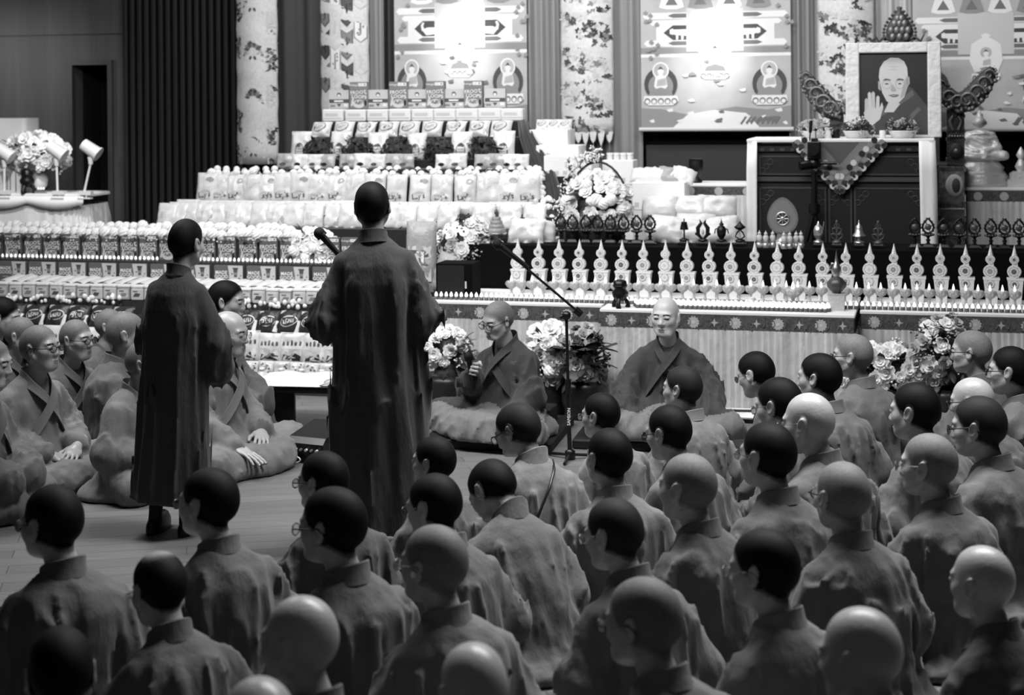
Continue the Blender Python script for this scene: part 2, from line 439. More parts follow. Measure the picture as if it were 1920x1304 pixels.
def body_standing():
    f = .0055
    xs = axis([(-.42, -.1, .03), (-.1, .1, f), (.1, .42, .03)]); ys = axis([(-.24, -.095, .03), (-.095, .16, f), (.16, .42, .03)])
    zs = axis([(-.01, 1.42, .03), (1.42, 1.45, .01), (1.45, 1.74, f)])
    X, Y, Z = np.meshgrid(xs, ys, zs, indexing='ij')
    d = trunk(X, Y, Z, [(.80, .15, .11, 0)]+[(z, a*.78, b*.76, c) for z, a, b, c in T_STAND if z > .9])
    for s in (-1, 1):
        d = smin(d, cap(X, Y, Z, (s*.09, 0, .86), (s*.095, 0, .47), .085, .055), .05)
        d = smin(d, cap(X, Y, Z, (s*.095, 0, .47), (s*.10, -.01, .09), .055, .04), .03)
        d = smin(d, ell(X, Y, Z, (s*.105, .055, .04), (.048, .13, .045)), .03)
        d = smin(d, cap(X, Y, Z, (s*.11, -.02, 1.33), (s*.17, -.02, 1.14), .038, .034), .04)
    h = head_sdf(X-HCS[0], Y-HCS[1], Z-HCS[2])
    n = cap(X, Y, Z, HCS+np.array(NECK[0]), HCS+np.array(NECK[1]), .049, .057)
    d = np.maximum(smin(d, smin(h, n, .022), .03), -Z)
    return snets(xs, ys, zs, d)
def robe_standing(seed, arms, hem=.115, st=.0135, fold=1.0, flare=1.0, bell=0.0):
    xs = axis([(-.46, .46, st)]); ys = axis([(-.32, .42, st)]); zs = axis([(hem-.03, 1.52, st)])
    X, Y, Z = np.meshgrid(xs, ys, zs, indexing='ij')
    tab = [(hem-.02, .25*flare, .19*flare, 0)]+[(z, a*(1+(flare-1)*max(0, 1-z)), b, c) for z, a, b, c in T_STAND[1:]]
    d = trunk(X, Y, Z, tab)
    for s in (-1, 1):
        el, wr, dr = arms[s]
        sh = (s*.138, -.025, 1.35)
        arm = smin(cap(X, Y, Z, sh, el, .062, .074), cap(X, Y, Z, el, wr, .078, .09), .03)
        if dr: arm = smin(arm, cap(X, Y, Z, (el[0]*.97, el[1]+.02, el[2]), (el[0]*.93, el[1]+.06, el[2]-dr), .085, .07), .05)
        d = smin(d, arm, .018)
    o = seed*5.7
    wx = vnoise(X*4+o, Y*4, Z*2)-.5
    a = vnoise((X+wx*.06)*15+o, Y*15, Z*1.1+o); r1 = 1-np.abs(2*a-1)
    b = vnoise((X+wx*.06)*34+o, Y*34, Z*2.4+o); r2 = 1-np.abs(2*b-1)
    up = sstep(1.42, 1.15, Z)
    el = sstep(.13, .0, np.abs(np.abs(X)-.23))*sstep(.25, .0, np.abs(Z-1.1))
    c = vnoise(X*9+o, Y*9, Z*22+X*14); r3 = 1-np.abs(2*c-1)
    d = d-fold*((.036*r1**4+.011*r2**3)*up-.009+.010*el*r3**2)
    d = np.maximum(d, hem+.012*(vnoise(X*6, Y*6, Z*0+o)-.5)-Z)
    d = smax(d, -cap(X, Y, Z, (0, -.02, 1.455), (0, .005, 1.58), .052, .06), .01)
    return snets(xs, ys, zs, d)

# ---- collar: a folded band that stands at the nape and crosses on the chest
def collar_mesh(dz, ox=0.0, seed=0):
    pts = [(-.125, .075, .22), (-.085, .098, .29), (-.035, .108, .37), (.012, .100, .435), (.048, .064, .488), (.064, .02, .522), (.063, -.02, .543), (.044, -.064, .554), (0, -.081, .558),
           (-.044, -.064, .554), (-.063, -.02, .543), (-.064, .02, .522), (-.048, .070, .488), (-.012, .110, .435), (.035, .120, .37), (.085, .108, .29), (.125, .080, .22)]
    cen = [Vector((0, .0, p[2])) for p in pts]
    P_ = [Vector(p) for p in pts]; fine = []
    for i in range(len(P_)-1):
        a, b, c, e = P_[max(i-1, 0)], P_[i], P_[i+1], P_[min(i+2, len(P_)-1)]
        for k in range(5):
            t = k/5; fine.append(.5*((2*b)+(c-a)*t+(2*a-5*b+4*c-e)*t*t+(3*b-a-3*c+e)*t**3))
    fine.append(P_[-1])
    rings = []
    for i, p in enumerate(fine):
        d = (fine[min(i+1, len(fine)-1)]-fine[max(i-1, 0)]).normalized()
        out = Vector((p.x, p.y+.0, 0)); out = out-d*out.dot(d)
        if out.length < 1e-4: out = Vector((0, -1, 0))
        out.normalize(); up = d.cross(out)
        if up.z < 0: up = -up
        back = max(0, min(1, (.05-p.y)/.1))
        w = .019+.009*back; th = .0028
        lean = out*(.010+.003*back)
        q = p+out*.004
        rings.append([q-up*w+lean*1.0+out*th, q+out*(th), q+up*w-lean*.35+out*th*.8, q+up*(w+.003)-lean*.5, q+up*w-lean*.35-out*th, q-out*th, q-up*w+lean*1.0-out*th])
    mb = MB(); mb.loft(rings, ROBE, True, cap=True)
    V = np.array(mb.v); V[:, 2] += dz
    return V, mb.f
class Pose:
    """bends seated geometry: trunk lean and twist about the hips, head turn, nod and tilt about the neck"""
    def __init__(s, lean=0, side=0, twist=0, yaw=0, nod=0, roll=0, hz=1.0, head=1.0, base=.10, neck=.585, hc=HC, zlo=.08, zhi=.42, ztop=.52):
        s.a = [math.radians(t) for t in (lean, side, twist, yaw, nod, roll)]; s.hz = hz; s.head = head; s.base = base; s.neck = neck; s.hc = hc; s.zlo = zlo; s.zhi = zhi; s.ztop = ztop
    def __call__(s, V):
        V = V.copy(); lean, side, twist, yaw, nod, roll = s.a
        hw = sstep(s.neck-.055, s.neck+.035, V[:, 2])
        # head scale about the neck
        if s.head != 1:
            piv = np.array([0, -.01, s.neck]); V = np.where(hw[:, None] > 0, piv+(V-piv)*(1+(s.head-1)*hw[:, None]), V)
        def rot(V, ang, ax, piv):
            i, j = [(1, 2), (2, 0), (0, 1)][ax]
            c, n = np.cos(ang), np.sin(ang); p = V-piv
            o = p.copy(); o[:, i] = p[:, i]*c-p[:, j]*n; o[:, j] = p[:, i]*n+p[:, j]*c
            return o+piv
        piv = np.array([0, -.015, s.neck+.02])
        V = rot(V, hw*(-nod), 0, piv); V = rot(V, hw*roll, 1, piv); V = rot(V, hw*yaw, 2, piv)
        w = sstep(s.zlo, s.zhi, V[:, 2])
        piv = np.array([0, -.02, s.base])
        V = rot(V, w*(-lean), 0, piv); V = rot(V, w*side, 1, piv); V = rot(V, w*twist, 2, np.array([0, -.02, 0]))
        z = V[:, 2]; k = (s.hz-1)
        V[:, 2] = z+k*np.clip(z-s.base, 0, s.ztop-s.base)
        return V
# ---- hands: palm, four fingers of different length, a thumb from the side of the palm
_hand = {}
def hand_geo(kind):
    """palm at the origin, fingers towards +y, back of the hand +z, thumb on the -x side (a right hand seen from the back)"""
    if kind in _hand: return _hand[kind]
    curl = dict(rest=(.32, .35, .25), flat=(.10, .14, .10), grip=(1.15, 1.35, .7))[kind]
    st = .0032
    xs = axis([(-.085, .07, st)]); ys = axis([(-.16, .125, st)]); zs = axis([(-.085, .04, st)])
    X, Y, Z = np.meshgrid(xs, ys, zs, indexing='ij')
    d = ell(X, Y, Z, (0, -.002, 0), (.043, .052, .0165))
    d = smin(d, ell(X, Y, Z, (-.026, -.018, -.008), (.02, .032, .015)), .012)
    d = smin(d, cap(X, Y, Z, (0, -.04, 0), (0, -.155, .004), .026, .032), .02)
    for i, (x, y, L, r) in enumerate(((-.031, .036, .96, .0088), (-.0105, .043, 1.06, .0092), (.0105, .040, 1.0, .0088), (.030, .030, .80, .0078))):
        a = 0.0; p = np.array([x, y, .002]); sp = (-.10, -.03, .04, .12)[i]
        for k, (seg, cu) in enumerate(zip((.042, .026, .022), curl)):
            a += cu*(1+.08*i)
            q = p+np.array([sp*seg*math.cos(a), math.cos(a)*seg*L, -math.sin(a)*seg*L])
            d = smin(d, cap(X, Y, Z, p, q, r*(1-.06*k), r*(.95-.08*k)), .004)
            p = q
    th = dict(rest=[(-.034, -.018, -.006), (-.058, .012, -.016), (-.062, .042, -.022)], flat=[(-.034, -.018, -.004), (-.060, .010, -.008), (-.068, .040, -.010)],
              grip=[(-.032, -.014, -.012), (-.050, .006, -.038), (-.030, .030, -.052)])[kind]
    d = smin(d, smin(cap(X, Y, Z, th[0], th[1], .0125, .0105), cap(X, Y, Z, th[1], th[2], .0105, .0085), .006), .010)
    d = np.maximum(d, -.15-Y)
    _hand[kind] = snets(xs, ys, zs, d); return _hand[kind]
def place_hand(kind, pos, yaxis, zaxis, right=True, scale=1.0):
    V, Q = hand_geo(kind); V = V*scale
    if not right: V = V*np.array([-1, 1, 1]); Q = Q[:, ::-1]
    y = Vector(yaxis).normalized(); z = Vector(zaxis); z = (z-y*z.dot(y)).normalized(); x = y.cross(z)
    R = np.array([list(x), list(y), list(z)])
    return V@R+np.array(pos), Q
# ---- spectacles, in head coordinates
def glasses_geo(thin=False):
    mb = MB(); fm = STEEL if thin else BLACKP; r = .0011 if thin else .0021
    def ring(s):
        return [(s*.034+.0235*math.cos(t)*(1 if abs(math.cos(t)) < .8 else .97), .101-.004*abs(math.cos(t))*(1 if s*math.cos(t) > 0 else 0), .000+.0175*math.sin(t)) for t in [2*PI*k/18 for k in range(19)]]
    for s in (-1, 1):
        mb.tube(ring(s), r, fm, n=5)
        mb.tube([(s*.0565, .097, .006), (s*.073, .085, .008), (s*.079, .03, .009), (s*.081, -.008, .012), (s*.081, -.024, .0), (s*.08, -.03, -.012)], r*1.1, fm, n=5)
    mb.tube([(-.0115, .1, .004), (0, .103, .008), (.0115, .1, .004)], r, fm, n=5)
    lns = []
    for s in (-1, 1): ln = MB(); ln.add([(x, y-.0005, z) for x, y, z in ring(s)[:-1]], [tuple(range(18))], LENS); lns.append(ln)
    return mb, lns
GL = glasses_geo(False); GLT = glasses_geo(True)
def mb_pose(mb, name, pose, off, parent):
    V = np.array(mb.v)+off; V = pose(V)
    me = bpy.data.meshes.new(name); me.from_pydata([tuple(v) for v in V], [], mb.f)
    for m in mb.mats: me.materials.append(m)
    me.polygons.foreach_set('material_index', mb.m); me.polygons.foreach_set('use_smooth', mb.sm); me.update()
    return link(name, me, parent)
NP = [0]; LAST = [None]; WHITEP = M('white_plastic', 235, .4)
def dress(V, Q, mi, N, hc, pose, body_mats, hair, glasses, robeVQ, robe_mat, collar_dz, hands, seed, loc, rz, sc, label, hairmat=None, strap=False, plug=False, lap=None):
    Vp = pose(V); n0 = len(Vp); Qp, mip = Q, mi
    for hv, hq in hands or ():
        hv = pose(hv)
        Qp = np.concatenate([Qp, hq+len(Vp)]); Vp = np.concatenate([Vp, hv]); mip = np.concatenate([mip, np.zeros(len(hq), int)])
    root = link('person', np_mesh('person', Vp, Qp, body_mats, mip), None, loc, rz); root.scale = (sc,)*3
    tag(root, label, 'person')
    if hair:
        m, ramp, dens = hair_mask(V-hc+HC, 'receding' if hair == 'receding' else 'crop')
        fm = m[Q].all(1); ids = np.unique(Q[fm]); mp = -np.ones(len(V), int); mp[ids] = np.arange(len(ids))
        th = dict(crop=.0042, receding=.003, stubble=.0012, grey=.005)[hair]
        Vh = pose(V+N*(th*ramp+.0006)[:, None])[ids]
        me = np_mesh('hair', Vh, mp[Q[fm]], [hairmat or dict(crop=HAIR, receding=HAIR, stubble=STUB, grey=HAIR2)[hair]])
        at = me.attributes.new('hair_fill', 'FLOAT', 'POINT'); at.data.foreach_set('value', (dens[ids]*(1.15 if hair != 'stubble' else .85)).astype(np.float32)); link('hair', me, root)
    if glasses:
        fr, lns = GLT if glasses == 'thin' else GL
        g = mb_pose(fr, 'glasses', pose, hc, root); 
        for ln in lns: mb_pose(ln, 'lens', pose, hc, g)
    rv, rq = robeVQ
    if lap is not None:      # the paler under-robe spread over the knees
        c = rv[rq].mean(1); m = (c[:, 2] < .165+.02*np.sin(c[:, 0]*17+c[:, 1]*9)+.10*(c[:, 1]-.1)-.08*np.abs(c[:, 0])) & ((c[:, 1] > -.02) | (np.abs(c[:, 0]) > .2))
        k = rq[m]; ids = np.unique(k); mp = -np.ones(len(rv), int); mp[ids] = np.arange(len(ids))
        link('under_robe', np_mesh('under_robe', pose(rv)[ids], mp[k], [lap]), root); rq = rq[~m]
        ids = np.unique(rq); mp = -np.ones(len(rv), int); mp[ids] = np.arange(len(ids)); rv = rv[ids]; rq = mp[rq]
    rv = pose(rv); rb = link('robe', np_mesh('robe', rv, rq, [robe_mat]), root)
    cv, cf = collar_mesh(collar_dz); cv = pose(cv)
    me = bpy.data.meshes.new('collar'); me.from_pydata([tuple(v) for v in cv], [], cf); me.materials.append(robe_mat)
    me.polygons.foreach_set('use_smooth', [True]*len(cf)); me.update(); me.set_sharp_from_angle(angle=.6); link('collar', me, rb)
    if strap:
        st = [(.05, .12, .40), (.085, .06, .50), (.085, -.04, .538), (.06, -.125, .505), (.01, -.188, .43), (-.05, -.208, .34), (-.11, -.203, .24), (-.17, -.18, .15)]
        b = MB(); b.tube([Vector(a).lerp(Vector(b_), t) for a, b_ in zip(st[:-1], st[1:]) for t in (0, .33, .67)], .006, BLACKP, n=6); mb_pose(b, 'strap', pose, np.zeros(3), rb)
    if plug: b = MB(); b.sph((-.083, .001, -.010), .0085, WHITEP, 10, 7); mb_pose(b, 'earplug', pose, hc, root)
    NP[0] += 1; LAST[0] = pose
    return root
def person(px, top, face, body, label, hair='crop', glasses=None, kind='a', h=.80, s=None, head=1.0, lean=6, side=0, nod=4, roll=0, robe=None, arms=None, hands=None, skin=SKIN, hairmat=None, strap=False, fold=1.0, z0=0.0, knees=.66, dx=0.0, plug=False, lap=None):
    """a seated monk with the crown of the head at a pixel. face/body: heading, 0 = picture left, 90 = away, 180 = right, 270 = towards us"""
    NP_seed = NP[0]+3
    dx_, dy_ = unroll(px, top)
    if s is None: s = dy_/(H-h-z0)
    Yd = F/s; hh = H-dy_/s-z0              # crown height above what the person sits on
    sc = 1.0
    yaw = body-face                        # turn of the head relative to the trunk (counter-clockwise)
    pose = Pose(lean=lean, side=side, yaw=yaw, nod=nod-lean*.6, roll=roll, head=head, hz=1.0)
    V, Q, mi, N = body_seated(kind)
    crown = pose(V); nat = crown[:, 2].max()
    # keep the head undistorted: scale the whole person a little, stretch the trunk for the rest
    sc = min(1.12, max(.9, hh/nat)); pose.hz = 1+(hh/sc-nat)/.42
    crown = pose(V); top_i = crown[:, 2].argmax(); hw = V[:, 2] > .66
    cx, cy = crown[hw][:, 0].mean(), crown[hw][:, 1].mean()
    rz = math.radians(90-body)
    c, n = math.cos(rz), math.sin(rz)
    ox, oy = (cx*c-cy*n)*sc, (cx*n+cy*c)*sc
    loc = Vector((dx_/s-ox+dx, Yd-oy, z0+(hh-crown[:, 2].max()*sc)))
    loc.z = z0
    rvq = robe_seated(NP_seed, arms, fold, knees)
    hs = [place_hand(*a) for a in hands] if hands else None
    return dress(V, Q, mi, N, HC, pose, [skin, BROW, EYE, LIP], hair, glasses, rvq, robe or ROBE, 0.0, hs, NP_seed, loc, rz, sc, label, hairmat, strap, plug, lap)
# ---- the seated crowd, seen from behind: pixel of the crown, heading of face and trunk
SPK = []; LASTP = [None]
def crowd():
    def C(*a, **k): LASTP[0] = person(*a, **k)
    # front rows, from the left of the picture
    C(97, 912, 32, 62, 'person at the lower left edge with cropped black hair and dark glasses', 'crop', 'dark', 'b', s=560, lean=4, nod=6)
    C(392, 880, 28, 60, 'person with thick black hair and thin glasses sitting in front of the shorter standing monk', 'crop', 'thin', 'd', s=530, lean=6, nod=2)
    C(296, 1036, 50, 55, 'person with black hair and a bald patch on the crown, sitting behind the thin-glasses monk', 'receding', 'thin', 'b', s=610, lean=10, nod=14)
    C(112, 1178, 70, 62, 'person with a dark shiny crown low in the bottom left corner', 'crop', None, 'a', s=730, lean=8, nod=10, head=1.02)
    C(606, 848, 30, 60, 'person with cropped hair and dark glasses by the hem of the taller standing monk', 'crop', 'dark', 'a', s=490, lean=5, nod=4, robe=ROBE_D)
    C(624, 916, 26, 58, 'person with black hair and dark glasses sitting close behind another below the taller standing monk', 'crop', 'dark', 'c', s=575, lean=4, nod=4)
    C(563, 1118, 28, 62, 'bald person in profile without glasses, large at the bottom of the picture left of centre', None, None, 'b', s=715, lean=6, nod=2)
    C(484, 1270, 60, 60, 'person of whom only a pale bald crown shows at the bottom edge', None, None, 'a', s=830, lean=6, nod=8)
    C(814, 820, 28, 62, 'person with black cropped hair and no glasses, right of the taller standing monk', 'crop', None, 'a', s=450, lean=4, nod=2)
    C(812, 890, 32, 60, 'person with sheen on short hair and thin glasses, right above the monk with the earplug', 'crop', 'thin', 'd', s=520, lean=8, nod=10)
    C(815, 986, 36, 62, 'shaven person with thin glasses and a white earplug in the left ear', 'stubble', 'thin', 'c', s=615, lean=5, nod=2, robe=ROBE_L, plug=True)
    C(885, 1205, 66, 60, 'person of whom a bald crown shows at the bottom, under the monk with the earplug', None, None, 'b', s=760, lean=8, nod=10)
    C(915, 862, 42, 70, 'person bowing the head far forward, cropped dark hair and bare nape', 'crop', None, 'a', s=480, lean=20, nod=42, h=.72)
    C(966, 757, 32, 72, 'person with a black strap across the back, thin glasses, looking down', 'grey', 'dark', 'c', s=425, lean=10, nod=24, strap=True, robe=ROBE_L)
    C(1126, 738, 35, 60, 'person with black hair and glasses in front of the microphone stand foot', 'crop', 'thin', 'b', s=395, lean=6, nod=4, robe=ROBE_L)
    C(1142, 805, 62, 80, 'person with round black hair seen from behind, right of the microphone stand', 'crop', None, 'd', s=465, lean=6, nod=4, robe=ROBE_L)
    C(1148, 937, 38, 60, 'person with mottled greying hair and thin glasses, in the middle of the front rows', 'grey', 'thin', 'b', s=560, lean=9, nod=10)
    C(1206, 1084, 34, 60, 'bald person with thin dark glasses, large at the bottom centre right', 'stubble', 'dark', 'c', s=690, lean=8, nod=6, robe=ROBE_L)
    C(1280, 688, 32, 66, 'person with short greying hair in front of the pale bald monk facing us', 'grey', None, 'a', s=372, lean=4, nod=2, robe=ROBE_L)
    C(1252, 761, 40, 60, 'person with short dark hair and dark glasses, second behind the pale bald monk facing us', 'crop', 'dark', 'b', s=432, lean=8, nod=10)
    C(1290, 852, 40, 58, 'shaven person with dark stubble and no glasses, right of centre', 'stubble', None, 'd', s=515, lean=6, nod=2)
    C(1414, 660, 36, 40, 'person leaning forward with black hair and round glasses, by the pleated table skirt', 'crop', 'thin', 'd', s=348, lean=20, nod=12, robe=ROBE_D)
    C(1458, 709, 38, 50, 'person with black hair and thin glasses behind the one leaning forward', 'crop', 'thin', 'a', s=410, lean=10, nod=10, robe=ROBE_D)
    C(1515, 737, 32, 62, 'bald person with glasses in front of the white flowers on the right', None, 'thin', 'b', s=445, lean=5, nod=6)
    C(1537, 664, 34, 66, 'person with black hair and no glasses in front of the pleated table skirt', 'crop', None, 'c', s=375, lean=6, nod=2)
    C(1600, 627, 26, 68, 'tall shaven person with glasses, back to us, left of the white floor bouquet', 'stubble', 'dark', 'a', s=345, h=.82, lean=2, nod=2)
    C(1440, 794, 48, 68, 'person with thick black hair and glasses seen from behind in the middle right rows', 'crop', 'thin', 'd', s=485, lean=4, nod=2)
    C(1432, 996, 34, 60, 'person with shiny short dark hair, prominent ear and thin glasses, in the front right rows', 'crop', 'thin', 'c', s=620, lean=6, nod=4, robe=ROBE_L)
    C(1580, 867, 66, 72, 'broad bald person seen from behind with glasses over both ears, right of centre', 'stubble', 'dark', 'd', s=530, lean=4, nod=2)
    C(1612, 1139, 38, 62, 'bald person without glasses, largest head at the bottom right', None, None, 'b', s=740, lean=8, nod=6)
    C(1715, 719, 36, 66, 'person with cropped black hair and no glasses in front of the right floor bouquet', 'crop', None, 'b', s=425, lean=5, nod=4)
    C(1742, 814, 34, 66, 'shaven person with shiny metal glasses in the right rows', 'stubble', 'thin', 'a', s=492, lean=3, nod=2)
    C(1822, 620, 26, 60, 'shaven person with dark glasses at the far right in front of the flowers', 'stubble', 'dark', 'c', s=340, h=.82, lean=3, nod=2)
    C(1894, 651, 28, 60, 'person with thick black hair and dark glasses at the right edge', 'crop', 'dark', 'b', s=368, lean=3, nod=3)
    C(1822, 708, 34, 60, 'pale bald person with glasses, half hidden at the far right', None, 'dark', 'd', s=395, lean=6, nod=6)
    C(1834, 745, 32, 62, 'person with close-cropped dark hair and dark glasses at the far right', 'grey', 'dark', 'a', s=448, lean=5, nod=6)
    C(1842, 1024, 48, 64, 'bald person without glasses at the bottom right edge, face turned away', None, None, 'a', s=620, lean=6, nod=2, robe=ROBE_D)
    # the group on the left, facing right
    def lap_hands(): return [('rest', (.035, .235, .155), (-.75, .5, -.25), (.1, .3, 1), True), ('rest', (-.03, .25, .175), (.75, .45, -.2), (-.1, .3, 1), False)]
    la = {1: ((.215, .0, .25), (.12, .16, .185), .075), -1: ((-.215, .0, .25), (-.12, .16, .19), .075)}
    C(6, 558, 176, 190, 'person with black hair cut off by the left picture edge, behind the shaven heads', 'crop', None, 'a', s=285, lean=4, nod=12)
    C(40, 595, 190, 200, 'shaven person with a bowed head at the far left, behind the seated monk with glasses', 'stubble', None, 'b', s=300, lean=4, nod=8)
    C(72, 611, 200, 212, 'shaven person with black glasses, hands in the lap, sitting cross-legged at the front left', 'stubble', 'dark', 'c', s=335, lean=2, nod=-4, knees=1.0, arms=la, hands=lap_hands(), robe=ROBE_L)
    C(142, 600, 202, 215, 'shaven person with glasses and hands in the lap, second along the left front', 'stubble', 'dark', 'b', s=312, lean=2, nod=0, knees=.95, arms=la, hands=lap_hands())
    C(205, 580, 188, 200, 'shaven person without glasses in front of the dark snack packets on the left', 'stubble', None, 'a', s=285, lean=2, nod=2)
    C(236, 586, 170, 160, 'shaven person half hidden behind the shorter standing monk, back of the head to us', 'stubble', None, 'd', s=318, lean=3, nod=2)
    C(-20, 634, 186, 200, 'shaven person of whom only the face edge shows at the left border', 'stubble', None, 'a', s=365, lean=3, nod=6)
    C(272, 640, 185, 196, 'person in a paler robe mostly hidden behind the shorter standing monk', 'stubble', None, 'a', s=345, lean=4, nod=6, robe=ROBE_L, fold=.45)
    C(424, 527, 188, 196, 'person with short black hair beside the shorter standing monk, in front of the small boxes', 'crop', None, 'c', s=300, lean=2, nod=4, h=.84)
    C(428, 584, 196, 204, 'bald person with thin glasses, one hand on the knee, right of the shorter standing monk', None, 'thin', 'd', s=322, lean=3, nod=4, knees=1.05,
      arms={1: ((.225, .02, .25), (.20, .20, .15), .07), -1: ((-.215, .0, .25), (-.1, .18, .18), .075)}, hands=[('flat', (.20, .285, .135), (.05, .9, -.35), (0, .35, 1), True), ('rest', (-.03, .24, .165), (.7, .5, -.2), (-.1, .3, 1), False)], robe=ROBE_L)
    # spacing report
    #C(8, 815, 190, 200, 'person at the left edge of whom the knee and a hand with prayer beads show', 'stubble', None, 'b', s=440, lean=2, nod=4, h=.7) if False else None
    # the two seated before the altar
    C(932, 565, 318, 312, 'person with glasses speaking into a hand microphone, sitting on a black mat', 'stubble', 'dark', 'c', s=303, lean=3, nod=14, z0=.06, knees=1.08, fold=1.3, lap=ROBE_L, robe=ROBE_X,
      arms={1: ((.235, .05, .245), (.095, .205, .33), .072), -1: ((-.215, .03, .24), (-.23, .19, .13), .085)}, hands=[('grip', (.055, .235, .405), (-.55, .72, .35), (.72, .62, .25), True)])
    SPK.append((LASTP[0], LAST[0]))
    C(1248, 558, 292, 280, 'pale shaven person facing us without glasses, sitting before the pleated table skirt', None, None, 'b', s=303, lean=1, nod=1, skin=SKINP, z0=.06, knees=1.1, fold=1.3, lap=ROBE_L, robe=ROBE_X,
      arms={1: ((.25, .04, .25), (.27, .2, .13), .085), -1: ((-.25, .04, .25), (-.27, .2, .13), .085)})
crowd()
def standing():
    V, Q = body_standing(); N = vnormals(V, Q)
    SOCK = M('dark_sock', 18, .8); SHOE = M('black_shoe', 10, .4)
    z = V[Q].mean(1)[:, 2]; mi = np.where(z < .42, 4, 0)
    def one(px, pb, top, base, body, yaw, hd, sx, arms, hem, seed, label, flare, fold, robe, nod):
        dx, dy = unroll(px, base); s = dy/H; Yd = F/s
        d2 = unroll(px, top); hh = H-d2[1]/s; db = unroll(pb, base)
        pose = Pose(yaw=yaw, nod=nod, head=hd, neck=1.505, hc=HCS, base=.9, zlo=.9, zhi=1.3)
        sc = hh/pose(V)[:, 2].max()
        rz = math.radians(90-body)
        r = dress(V, Q, mi, N, HCS, pose, [SKIN, BROW, EYE, LIP, SOCK], 'crop', None, robe_standing(seed, arms, hem, fold=fold, flare=flare), robe, .92, None, seed, Vector((db[0]/s, Yd, 0)), rz, sc, label)
        r.rotation_euler = (Matrix.Rotation(math.atan2((d2[0]-db[0])/s, hh), 3, 'Y') @ Matrix.Rotation(rz, 3, 'Z')).to_euler()
        r.scale = (sc*sx, sc*(.5+.5*sx), sc)
        for q in (-1, 1):
            b = MB(); b.loft([[(q*.105+(.052 if k else .05)*c_*w, .05+.14*s_*w, zz) for c_, s_ in [(math.cos(t), math.sin(t)) for t in [2*PI*i/16 for i in range(16)]]] for k, (w, zz) in enumerate(((1, 0), (1.02, .02), (.98, .05), (.75, .085), (.5, .10)))], SHOE, True, cap=True)
            b.build('shoe', r)
        return r
    one(694, 728, 342, 1030, 84, -6, 1.0, 1.0, {1: ((.215, -.04, 1.08), (.08, .17, 1.08), 0), -1: ((-.225, -.03, 1.08), (-.08, .17, 1.08), 0)}, .105, 21,
        'taller standing person seen from behind in a long grey robe, near the middle', 1.0, 1.0, ROBE_X, 2)
    one(340, 320, 412, 1000, 102, -16, 1.16, .9, {1: ((.235, .02, 1.06), (.23, .14, .92), .16), -1: ((-.18, .02, 1.06), (-.1, .16, 1.0), 0)}, .19, 22,
        'shorter standing person seen from behind in a long robe, left of the taller one', .95, .9, ROBE_X, 8)
standing()
# ================================================================== THE ALTAR
WHITE = M('white_cloth', 232, .75, bump=((30, 30, 12), .25, .01)); WHITE2 = M('white_paper', 226, .6); PALE = M('pale_grey', 196, .6)
MIDG = M('mid_grey', 128, .6); DARKG = M('dark_grey', 78, .6); INK = M('black_ink', 22, .6); CHAR = M('charcoal', 46, .6)
BLACKC = M('black_cloth', 9, .9, spec=.1); FLAME = M('lit_flame', 255, .4, emit=1.25); WAX = M('candle_cup', 92, .5)
GOLD = M('gilded_metal', 178, .28, metal=.9); BRONZE = M('dark_bronze', 40, .35, metal=.6); SILVER = M('bright_metal', 205, .3, metal=.85)
LACQ = M('dark_lacquer', 34, .4); CARVE = M('carved_relief', 66, .45); LEAF = M('dark_leaf', 52, .5); LEAFL = M('pale_leaf', 120, .5)
PETAL = M('white_petal', 236, .7); PETALG = M('grey_petal', 176, .7); PETALD = M('dark_petal', 62, .7); PLAST = M('glossy_packet', 214, .3, bump=((34, 34, 34), .4, .006)); PLASTD = M('dark_glossy_packet', 50, .3, bump=((40, 40, 40), .5, .012)); PLASTM = M('grey_glossy_packet', 160, .3, bump=((40, 40, 40), .5, .012))
DRAPE = M('dark_velvet', 26, .8, sheen=.3); CLEAR = M('clear_plastic', 205, .2)
def step_block(name, label, v0, v1, px0, px1, z, mat, zb=0.0, pv=None):
    """one step of the stands: a cloth-covered block between two altar planes"""
    u0 = A_uv(AX(px0, pv or v0, z))[0]; u1 = A_uv(AX(px1, pv or v0, z))[0]
    return u0, u1
def arow(pxs, v, z, rz=0.0, sc=1.0, jit=0.0, vj=0.0):
    return [(AX(p, v+rnd.uniform(-vj, vj), z), ARZ+rz+rnd.uniform(-jit, jit), sc*(1+rnd.uniform(-.04, .04) if jit else 1)) for p in pxs]
def lin_px(a, b, n): return [a+(b-a)*i/(n-1) for i in range(n)]
# ---- stands made of steps; rows: (v front, v back, px left, px right, z)
def stand(name, label, rows, mat, cat='display stand'):
    mb = MB(); mb.T = Matrix.Translation((0, Y0, 0)) @ Matrix.Rotation(-ALPHA, 4, 'Z')
    for v0, v1, a, b, z in rows:
        u0 = A_uv(AX(a, v0, z))[0]; u1 = A_uv(AX(b, v0, z))[0]
        mb.box(((u0+u1)/2, (v0+v1)/2, z/2), (u1-u0, v1-v0, z), mat)
    return tag(mb.build(name), label, cat)
LR = {}   # lower tiers: v, z
for k, v, py in (('bottle', .05, 737), ('jelly', .17, 701), ('textbag', .30, 678), ('chip', .44, 622), ('bud', .54, 594), ('jar', .64, 566), ('packet', .78, 538), ('bar', .93, 531), ('candle', .99, 493), ('cereal', 1.06, 490), ('garland', 1.17, 447)):
    LR[k] = (v, max(0.0, Zat(420, py, v)))
LR['bottle'] = (.05, .02)
ks = ['bottle', 'jelly', 'textbag', 'chip', 'bud', 'jar', 'packet', 'bar', 'candle', 'cereal', 'garland']
rows = []
for i, k in enumerate(ks):
    v, z = LR[k]
    if k in ('bar',): continue
    nv = LR[ks[i+1]][0] if i+1 < len(ks) else v+.2
    rows.append((v-.10, nv-.10+(.0 if k != 'packet' else .08), -40, 690, z))
